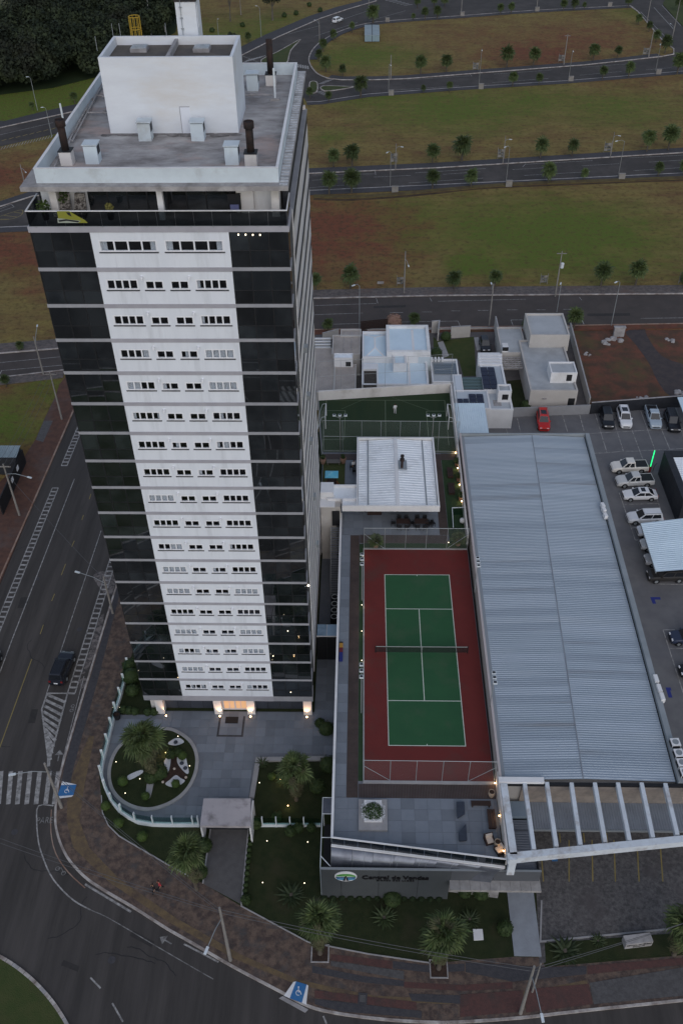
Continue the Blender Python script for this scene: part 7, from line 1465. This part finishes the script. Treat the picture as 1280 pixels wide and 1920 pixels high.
for i, (px, py) in enumerate(((580, 12), (600, 22), (555, 28), (533, 32), (455, 50), (398, 60))): bush('field_shrub', px, py, 0, .9, f'small shrub on the grass above the avenue, {ORD[i]} in the scatter', n=150, sz=.4)
# ================================================================ garden of the tower: terrace, fence, oval bed, planting
ZT = .16
F1 = PL([(241, 1250), (228, 1300), (216, 1338), (204, 1386), (192.5, 1432), (191, 1454), (197, 1475), (208, 1500), (224, 1520), (242, 1533), (260, 1542), (285, 1546), (319, 1547), (373, 1547)], .3)
oval = spline(PL([(314, 1367), (337, 1375), (359, 1393), (369.5, 1420), (366, 1452), (350, 1482), (323, 1504), (287, 1517), (256, 1515), (229, 1502), (211, 1481), (205, 1454), (209.5, 1427), (222, 1403), (242, 1387), (278, 1371)], ZT), 4, True)
ter = [P2(226, 1340, ZT)]+F1[2:]+[P2(470, 1547, ZT), P2(484, 1423, ZT), P2(610, 1421, ZT), (-5.36, 2.6), (-5.36, 33), (-7.8, 33), (-7.8, 8.4), (-25.0, 8.4), P2(300, 1340, ZT)]
tt = thing('forecourt', 'blue grey stone forecourt before the tower entrance', 'forecourt', (-17, 2, .13)); MB().prism(ter, .10, ZT-.02).build('stone_bed', m_grout, tt); del tt['category']; tt['kind'] = 'structure'; del tt['label']
stile2 = mesh(MB().box(-.5, -.5, -.015, .5, .5, .015), 'stile2', m_stone)
def ok(c, a, b):
    return all(inside((c[0]+i*a*.5, c[1]+j*b*.5), ter) and not inside((c[0]+i*a*.45, c[1]+j*b*.45), oval) for i in (-1, 1) for j in (-1, 1))
tiles(tt, -30.5, -5.3, -7.85, 8.3, 1.05, ZT, ok, stile2, .5); tiles(tt, -7.8, 2.9, -5.4, 15.7, 1.15, ZT, ok, stile2, .5)
slab('oval_lawn', oval, .10, ZT+.06, m_lawn); struct('oval_kerb', MB().ribbon(oval, .36, .10, ZT+.12, True), m_kstone)
zo = ZT+.068
def cpx(x, y): return (170+x/5.565, 1310+y/5.565)
def bed(name, pts, mat, dz=0): return slab(name, spline(PL([cpx(*p) for p in pts], zo), 3, True), ZT, zo+dz, mat)
bed('mulch_bed', [(835, 585), (905, 600), (912, 680), (1010, 800), (985, 850), (890, 800), (785, 885), (735, 835), (800, 770)], m_bark, .01)
for pts in ([(808, 470), (860, 425), (910, 410), (945, 420), (975, 455), (890, 488)], [(912, 595), (985, 585), (1005, 660), (1025, 760), (1005, 785), (950, 735), (905, 665)], [(780, 890), (830, 845), (890, 798), (940, 830), (985, 858), (920, 908), (845, 922)], [(728, 828), (775, 725), (770, 650), (835, 585), (828, 710), (795, 790)], [(390, 803), (525, 745), (543, 775), (408, 848)]): bed('pebble_bed', pts, m_white2, .02)
bed('stepping_path', [(600, 840), (662, 832), (625, 1028), (578, 1018)], m_kstone, .03)
bxl = 0
for (x, y, r, l) in ((345, 845, .58, 'clipped ball shrub at the end of the white strip in the oval bed'), (580, 995, .46, 'clipped ball shrub at the end of the stepping path'), (892, 866, .48, 'clipped ball shrub on the lower white pebble patch'), (962, 575, .5, 'clipped ball shrub above the right white pebble patch')): bush('ball_shrub', *cpx(x, y+40), zo, r, l, mat=m_folb, group='clipped ball shrubs', n=420, sz=.10, flat=1)
for (x, y, r, l) in ((165, 1140, .52, 'clipped ball shrub outside the fence, nearest the crossing'), (300, 1320, .55, 'clipped ball shrub outside the fence, middle one'), (545, 1460, .55, 'clipped ball shrub outside the fence, nearest the drive palm')): bush('ball_shrub', *cpx(x, y), .13, r, l, mat=m_folb, group='clipped ball shrubs', n=420, sz=.10, flat=1)
bush('ball_shrub', 510, 1459, .13, .45, 'clipped ball shrub beside the palm of the square garden', mat=m_folb, group='clipped ball shrubs', n=380, sz=.1, flat=1)
for (x, y, r, l) in ((725, 740, .95, 'dark round shrub at the foot of the oval bed palm, right'), (640, 790, .75, 'grey green shrub at the foot of the oval bed palm'), (840, 540, .55, 'loose leafy plant above the mulch in the oval bed'), (915, 520, .5, 'fern-like plant by the top pebble patch')): bush('garden_shrub', *cpx(x, y+60), zo, r, l, n=420, sz=.2)
for i, (x, y) in enumerate(((890, 460), (953, 680), (990, 730))): b = P(*cpx(x, y), zo); tag(MB().lathe((b[0], b[1], zo), [(.16, 0), (.24, .12), (.12, .3), (.02, .36)], 7).build('dark_stone', m_slate), ('dark stone on the top pebble patch', 'larger dark stone on the right pebble patch', 'smaller dark stone on the right pebble patch')[i], 'stone', 'dark garden stones')
for i, (x, y) in enumerate(((728, 815), (755, 872), (875, 735), (995, 825))): b = P(*cpx(x, y), zo); tag(MB().lathe((b[0], b[1], zo), [(.13, 0), (.15, .1), (.05, .2)], 6).build('pale_stone', m_cush), f'small pale stone along the mulch bed, {ORD[i]} from the left', 'stone', 'pale garden stones')
LG = [(273, 678, 'by the left rim of the oval bed'), (520, 855, 'between the white strip and the path in the oval bed'), (368, 1005, 'at the lower left of the oval bed'), (1038, 720, 'right of the pebble patch in the oval bed'), (916, 412, 'on the top pebble patch')]
for x, y, l in LG: bollard(*cpx(x, y), zo, 'small white garden light '+l, pw=0)
bollard(*cpx(790, 580), zo, 'amber garden light shining on the oval bed palm', mat=m_warm, pw=26)
for px, py, l, m_, pw in ((487, 1471, 'left in the square garden', m_lampw, 0), (526, 1465, 'under the square garden palm', m_warm, 10), (540, 1514, 'warm one in front of the square garden palm', m_warm, 10), (501, 1580, 'upper left on the front lawn', m_lampw, 0), (577, 1582, 'upper right on the front lawn', m_lampw, 0), (493, 1658, 'lower left on the front lawn', m_lampw, 0), (571, 1659, 'lower right on the front lawn', m_lampw, 0), (226, 1330, 'at the terrace corner by the fence', m_lampw, 0), (242, 1262, 'at the upper end of the fence', m_lampw, 0)): bollard(px, py, .13, 'garden light '+l, mat=m_, pw=pw)
for px, py, l in ((455+.5, 1237, 'low lamp behind glass near the base'),): pass
# lit pillars
for i, x in enumerate((-24.0, -18.1, -14.75, -8.6)):
    t = thing('pillar_light', f'lit ground spot at the foot of the {ORD[i]} entrance pillar from the left', 'ground light', (x, TY0+.0, ZT), 'pillar spots'); MB().tube((x, TY0-.02, ZT), (x, TY0-.02, ZT+.14), .10, n=8).build('housing', m_black, t); MB().tube((x, TY0-.02, ZT+.14), (x, TY0-.02, ZT+.2), .09, n=8).build('lamp', m_warm, t)
    l = bpy.data.lights.new('pillar_spot', 'SPOT'); l.energy = 190; l.color = (1, .56, .30); l.spot_size = R(75); l.spot_blend = .8; l.shadow_soft_size = .06; o = bpy.data.objects.new('spot_light', l); COL.objects.link(o); o.parent = t; o.location = (0, 0, .25); o.rotation_euler = Vector((0, .26, 1)).to_track_quat('-Z', 'Y').to_euler()
# glass fence with white fins
gf = thing('glass_fence', 'curved glass fence with white fins round the forecourt', 'fence', (*F1[5], .13)); MB().ribbon(F1, .28, .13, .62).build('base_wall', m_steelw, gf)
fsp = spline(F1, 8); acc = 0; last = None; posts = []
for a, b in zip(fsp, fsp[1:]):
    if last is None or acc > 1.75: posts.append(a); acc = 0; last = a
    acc += math.dist(a, b)
posts.append(fsp[-1])
for i, p in enumerate(posts):
    q = posts[min(i+1, len(posts)-1)] if i < len(posts)-1 else posts[i-1]; d = math.atan2(q[1]-p[1], q[0]-p[0]); MB().box(-.05, -.13, 0, .05, .13, 1.75).build('fin', m_steelw, gf, local=True); o = gf.children[-1]; o.location = Vector((p[0], p[1], .14))-WORG[gf.name]; o.rotation_euler = (0, 0, d)
for a, b in zip(posts, posts[1:]): MB().ribbon([a, b], .02, .62, 1.7).build('glass_panel', m_glgreen, gf)
gf = thing('glass_fence', 'straight glass fence with white fins between gatehouse and podium', 'fence', (-10, -5.2, .13)); a, b = P2(472, 1547, .3), P2(601, 1547, .3); MB().ribbon([a, b], .24, .13, .5).build('base_wall', m_steelw, gf)
ps = [a[0]+(b[0]-a[0])*k for k in (.16, .36, .56, .76)]
for x in ps: MB().box(x-.05, a[1]-.12, .13, x+.05, a[1]+.12, 1.75).build('fin', m_steelw, gf)
for u, v in zip([a[0]]+ps, ps+[b[0]]): MB().box(u+.05, a[1]-.01, .5, v-.05, a[1]+.01, 1.65).build('glass_panel', m_glgreen, gf)
# gatehouse roof over the drive
gz = 3.1; q0, q1, q2, q3 = P2(375, 1548, gz), P2(470, 1549, gz), P2(470, 1497, gz), P2(382, 1497, gz); gh = thing('gatehouse', 'gatehouse with a stained white flat roof over the drive', 'gatehouse', (*P2(424, 1530, 0), .13))
MB().prism([q0, q1, q2, q3], gz-.35, gz).build('roof', M('stained roof', (.46, .42, .43), (.40, .37, .38), .4, .85, c3=(.22, .2, .2), sc3=.45), gh); MB().box(q1[0]-.15, q1[1]-.02, .14, q1[0], q2[1], gz-.36).build('wall', m_white, gh); MB().box(q0[0], q0[1]-.02, .14, q0[0]+.15, q2[1], gz-.36).build('wall', m_white, gh); MB().box(q0[0]+.15, q0[1]+1.3, .14, q1[0]-.15, q0[1]+1.4, gz-.36).build('gate', m_dark, gh)
# square garden beside the forecourt, planting, edging
struct('garden_kerb', MB().ribbon(PL([(472, 1497), (484, 1425), (610, 1423)], ZT), .5, .1, .34), m_kstone)
near_palm((287, 1457), (270, 1383), 2.2, 'big fan palm in the oval bed before the tower', zo, 64, 44); near_palm((556, 1500), (549, 1440), 1.9, 'fan palm in the square garden beside the forecourt', .13); near_palm((369, 1668), (346, 1595), 2.05, 'fan palm beside the entrance drive with a bare trunk', .13, 46, 22)
near_palm((600, 1788), (594, 1722), 1.9, 'fan palm in a kerbed square left of the sign wall front', .13); near_palm((822, 1816), (832, 1748), 2.1, 'fan palm in a kerbed square before the sign wall', .13); near_palm((1262, 1790), (1256, 1735), 2.0, 'fan palm cut by the right edge beside the monument sign', .17)
for c in ((600, 1788), (822, 1817)): 
    b = P(*c, .12); struct('tree_pit', MB().sheet([(b[0]-.7, b[1]-.7), (b[0]+.7, b[1]-.7), (b[0]+.7, b[1]+.7), (b[0]-.7, b[1]+.7)], .170), m_bark); struct('tree_pit_kerb', MB().ribbon([(b[0]-.75, b[1]-.75), (b[0]+.75, b[1]-.75), (b[0]+.75, b[1]+.75), (b[0]-.75, b[1]+.75)], .10, .1, .2, True), m_conc)
for px, py, r, l in ((546, 1680, 1.5, 'dark cycad on the front lawn by the sign wall'), (720, 1722, 1.3, 'low cycad on the lawn before the sign wall'), (1058, 1785, 1.6, 'cycad on the verge of the forecourt'), (880, 1725, 1.1, 'small cycad right of the second front palm'), (492, 1432, .8, 'small cycad in the corner of the square garden'), (1120, 1765, .8, 'low dark plant on the verge left of the monument sign')): cycad(px, py, .14, r, l)
for px, py, r, l in ((545, 1562, .6, 'round grey shrub below the straight fence'), (560, 1556, .55, 'second round shrub below the straight fence'), (584, 1555, .5, 'shrub at the podium end of the straight fence'), (480, 1548, .7, 'reddish shrub at the gatehouse corner'), (612, 1372, .9, 'dark shrub against the podium wall'), (600, 1360, .6, 'small shrub by the forecourt edge at the podium'), (615, 1440, 1.0, 'dark plant in the podium corner of the square garden'), (595, 1480, .9, 'dark shrub right of the square garden palm'), (520, 1535, .6, 'low plant in the square garden'), (900, 1678, .8, 'green shrub under the entrance canopy'), (870, 1676, .7, 'second green shrub under the entrance canopy'), (735, 1690, .9, 'dark shrub at the foot of the sign wall'), (945, 1745, .8, 'dark low shrub left of the front walk'), (250, 1300, .8, 'shrub inside the upper fence end'), (248, 1275, 1.1, 'tall leafy shrub by the tower corner'), (246, 1255, 1.0, 'leafy shrub at the very end of the fence'), (462, 1690, .5, 'reddish shrub at the lower end of the drive'), (385, 1590, .8, 'dark shrub between drive and palm'), (378, 1640, .7, 'brown shrub between the drive palm and the kerb')): bush('garden_shrub', px, py, .13, r, l, n=360, sz=.18)
for i, (px, py) in enumerate(((232, 1334), (243, 1336), (254, 1337), (278, 1338), (290, 1338))): bush('low_hedge', px, py, .13, .5, f'low hedge clump along the terrace edge, {ORD[i]} from the left', group='hedge clumps along the terrace', n=240, sz=.14)
for i in range(14):
    px = 608+i*16.5; bush('wall_hedge', px, 1685+i*.15, .13, .30, f'low hedge clump along the sign wall foot, {(ORD+["fourteenth"])[i]} from the left', group='hedge clumps along the sign wall', n=170, sz=.13, mat=m_folk)
for i in range(12):
    b = 1562+i*11; px = 466-i*1.1; bush('drive_hedge', px+5, b, .13, .26, f'low hedge clump along the drive edge, {ORD[i]} counted from the gatehouse', group='hedge clumps along the drive', n=110, sz=.1)
# front odds and ends
mo = thing('monument_sign', 'low grey monument sign with dark lettering on the verge', 'sign', (*P2(1192, 1768, .17), .17)); a, b = P2(1167, 1771, .17), P2(1217, 1765, .17); dx = math.atan2(b[1]-a[1], b[0]-a[0]); L_ = math.dist(a, b); c = ((a[0]+b[0])/2, (a[1]+b[1])/2)
MB().ribbon([a, b], .8, .17, 1.05).build('block', m_conc, mo)
for s_, z_, sz_ in (('CENTRAL DE VENDAS', .66, .27), ('CIDADE DOS LAGOS', .40, .14)): text('sign_lettering', s_, (c[0]+.41*math.sin(dx), c[1]-.412*math.cos(dx), z_), sz_, m_letter, (R(90), 0, dx), mo, .01, .006, sx=.85)
t = thing('utility_hatch', 'white square hatch cover on the mulch beside the front walk', 'hatch', (*P2(895, 1752, .14), .13)); MB().prism(PL([(886, 1742), (904, 1742), (906, 1762), (888, 1763)], .2), .13, .22).build('cover', m_white, t)
t = thing('manhole', 'square manhole frame with grey cover in the pavement', 'manhole', (*P2(679, 1872, .13), .13)); MB().ribbon(PL([(673, 1863), (687, 1864), (686, 1882), (672, 1881)], .13), .14, .12, .185, True).build('frame', m_pdark, t); MB().prism(PL([(674, 1865), (686, 1866), (685, 1880), (673, 1879)], .13), .12, .178).build('cover', m_pgry, t)
def ramp(pts, label, wings):
    t = thing('kerb_ramp', label, 'kerb ramp', (*P2(*pts[0], .13), .12), 'blue accessible kerb ramps'); MB().sheet(PL(pts, .165), .165).build('ramp_face', m_blue, t)
    for w_ in wings: MB().sheet(PL(w_, .165), .168).build('wing', m_white, t)
    q = PL(pts, .165); c = np.mean(np.array(q), 0); sb = MB(); ring = [(c[0]+.2*math.cos(a)-.02, c[1]+.2*math.sin(a)-.1) for a in np.linspace(.3, 5.2, 12)]; sb.ribbon(ring, .055, .172); sb.ribbon([(c[0]-.02, c[1]+.3), (c[0]-.02, c[1]-.02), (c[0]+.16, c[1]-.02), (c[0]+.24, c[1]-.24)], .06, .174); sb.sheet([(c[0]-.08, c[1]+.32), (c[0]+.04, c[1]+.32), (c[0]+.04, c[1]+.43), (c[0]-.08, c[1]+.43)], .172); sb.build('wheelchair_symbol', m_white, t)
ramp([(115, 1472), (144, 1471), (138, 1491), (108, 1493)], 'blue accessible ramp at the zebra crossing', ([(117, 1465), (140, 1470), (144, 1471), (115, 1472)], [(108, 1493), (138, 1491), (135, 1494), (113, 1497)]))
ramp([(555, 1840), (575, 1846), (566, 1880), (543, 1872)], 'blue accessible ramp on the lower pavement', ([(550, 1841), (555, 1840), (543, 1872), (532, 1867)], [(575, 1846), (578, 1848), (574, 1884), (566, 1880)]))
slab('ramp_lip', PL([(523, 1872), (530, 1868), (578, 1893), (572, 1899)]), -.01, .05, m_conc)
a = P2(85, 1537); text('road_lettering', 'PARE', (a[0], a[1]-.4, .016), 1.0, m_paintw, (0, 0, R(3)), None, 0.001, kind='structure', sx=.72)
q = P2(114, 1633); mbk = MB()
for x in (-.45, .45): mbk.ribbon([(q[0]+x+.19*math.cos(a)-x*.25, q[1]+.19*math.sin(a)-x*.5) for a in np.linspace(0, 6.3, 10)], .08, .016)
mbk.ribbon([(q[0]-.33, q[1]+.22), (q[0], q[1]+.3), (q[0]+.15, q[1]+.1), (q[0]+.33, q[1]-.22)], .06, .016)
q = P2(136, 1328)
for x in (-.45, .45): mbk.ribbon([(q[0]+.19*math.cos(a), q[1]+.19*math.sin(a)+x*.65) for a in np.linspace(0, 6.3, 10)], .08, .016)
mbk.ribbon([(q[0], q[1]-.28), (q[0]+.2, q[1]), (q[0], q[1]+.28)], .06, .016)
struct('bike_marking', mbk, m_paintw)
# doormat and dark stone frame before the door
fx0, fx1 = P2(413, 1345, ZT)[0], P2(458, 1345, ZT)[0]; fy0, fy1 = P2(435, 1380, ZT)[1], P2(435, 1343, ZT)[1]; df = MB().ribbon([(fx0, fy1), (fx0, fy0), (fx1, fy0), (fx1, fy1)], .22, ZT+.02, ZT+.028).build('stone_border', m_pdark, tt); MB().box((fx0+fx1)/2-.7, fy1-.95, ZT+.015, (fx0+fx1)/2+.7, fy1-.1, ZT+.05).build('doormat', m_black, tt)
bp = thing('planter_box', 'black planter pot at the terrace corner by the fence', 'planter', (*P2(221, 1345, ZT), ZT)); b = P(221, 1347, ZT); MB().lathe((b[0], b[1], ZT), [(.3, 0), (.42, .8), (.36, .8), (.34, .6)], 8).build('pot', m_black, bp); MB().lathe((b[0], b[1], ZT+.6), [(.35, 0), (.35, .02)], 8).build('soil', m_bark, bp)
# penthouse balcony dressing
bn = thing('balcony_banner', 'yellow and grey banner draped behind the penthouse balustrade', 'banner', (-24.2, TY0+.3, Z0)); y = TY0-.025
def bq(pts, nm, mat, dy=0): q = [PY(a, b, y-dy) for a, b in pts]; n_ = len(q); MB().add(q+[(p[0], p[1]+.008, p[2]) for p in q], [tuple(range(n_))]+[(i, n_+i, n_+(i+1) % n_, (i+1) % n_) for i in range(n_)]).build(nm, mat, bn)
bq([(107, 396), (130, 396), (160, 413), (165, 418), (120, 418), (110, 410)], 'yellow_cloth', M('yellow cloth', (.24, .24, .035), rough=.8)); bq([(108, 409), (117, 410), (152, 414), (147, 418), (109, 418)], 'grey_cloth', M('grey cloth', (.33, .36, .30), rough=.8), .012)
bq([(124, 398), (131, 398), (135, 406), (128, 403)], 'black_print', m_black, .012); bq([(110, 413), (124, 411), (149, 414.5), (147, 417), (126, 414), (112, 416)], 'black_print', m_black, .03)
for i, px in enumerate((121, 150)):
    q = PY(px, 388, TY0+1.7); t = thing('lounge_chair', ('patterned lounge chair on the penthouse terrace, left one', 'patterned lounge chair on the penthouse terrace, right one')[i], 'chair', (q[0], TY0+1.7, Z0+.03), 'patterned lounge chairs'); mm = M('patterned fabric', (.05, .04, .035), (.3, .27, .24), 6, .9, contrast=.06)
    MB().box(q[0]-.42, TY0+1.2, Z0+.3, q[0]+.42, TY0+1.9, Z0+.5).build('seat', mm, t); MB().hexa([(q[0]-.42, TY0+1.75, Z0+.45), (q[0]+.42, TY0+1.75, Z0+.45), (q[0]+.42, TY0+1.9, Z0+.45), (q[0]-.42, TY0+1.9, Z0+.45)], [(q[0]-.36, TY0+2.2, Z0+1.45), (q[0]+.36, TY0+2.2, Z0+1.45), (q[0]+.36, TY0+2.35, Z0+1.45), (q[0]-.36, TY0+2.35, Z0+1.45)]).build('backrest', mm, t)
    for x in (-.36, .36): MB().box(q[0]+x-.04, TY0+1.25, Z0+.03, q[0]+x+.04, TY0+1.85, Z0+.3).build('leg', m_black, t)
for px, py, r, l in ((82, 388, .5, 'green bush in the left corner of the penthouse terrace'), (119, 371, .45, 'dark bush behind the penthouse lounge chairs'), (205, 389, .3, 'yellowish plant on the penthouse terrace')):
    q = PY(px, py, TY0+1.1 if px != 119 else TY0+2.2); t = thing('terrace_plant', l, 'plant', (q[0], q[1], Z0+.03), 'plants on the penthouse terrace'); MB().lathe((q[0], q[1], Z0+.03), [(.18, 0), (.25, .4), (.2, .4)], 8).build('pot', m_dark, t); zc = max(q[2], Z0+.5); MB().tube((q[0], q[1], Z0+.4), (q[0], q[1], zc), .04).build('stem', m_wtrunk, t); V, Fc = leafcloud([(q[0], q[1], zc)], [(r, r, r)], 170, .2, .2, .3); npmesh('leaves', V, Fc, m_folb if r != .3 else M('yellow leaves', (.22, .2, .06)), t)
q = PY(441, 385, TY0+1.9); t = thing('laundry_rack', 'dark clothes rack on the right of the penthouse terrace', 'rack', (q[0], q[1], Z0+.03)); MB().box(q[0]-.5, q[1], Z0+.35, q[0]+.4, q[1]+.5, Z0+1.5).build('dark_cover', m_black, t); MB().box(q[0]-.35, q[1]-.06, Z0+.3, q[0]+.25, q[1]-.002, Z0+.75).build('blue_cloth', M('blue cloth', (.16, .17, .32), rough=.9), t)
for x in (-.45, .35): MB().box(q[0]+x-.03, q[1]+.1, Z0+.03, q[0]+x+.03, q[1]+.4, Z0+.35).build('leg', m_black, t)
# small lamps glimpsed in the right-hand glass bays
for i, (px, py) in enumerate(((447, 440), (460.5, 440), (474, 440.5), (487.5, 440.5), (512, 1230), (539.5, 1183), (545, 1298))):
    q = PY(px, py, TY0+.04); t = thing('bay_lamp', f'small lit lamp in the right glass bay, {ORD[i]} counted from the top', 'lamp', q, 'small lit lamps in the glass bay'); MB().lathe((q[0], q[1]+.0, q[2]), [(.02, -.06), (.05, -.02), (.05, .02), (.02, .06)], 8).build('bulb', m_lampw, t); MB().box(q[0]-.02, q[1], q[2]+.08, q[0]+.02, q[1]+.04, q[2]+.14).build('stem', m_black, t)
q = PX_(578, 1098, TX1+.3); t = thing('wall_spot', 'small lit spot lamp on the right side of the tower', 'lamp', q); MB().tube(q, (q[0]-.35, q[1], q[2]-.15), .03, n=5).build('arm', m_steel, t); MB().lathe((q[0], q[1], q[2]), [(.05, -.1), (.11, 0), (.05, .12)], 8).build('bulb', m_lampw, t)
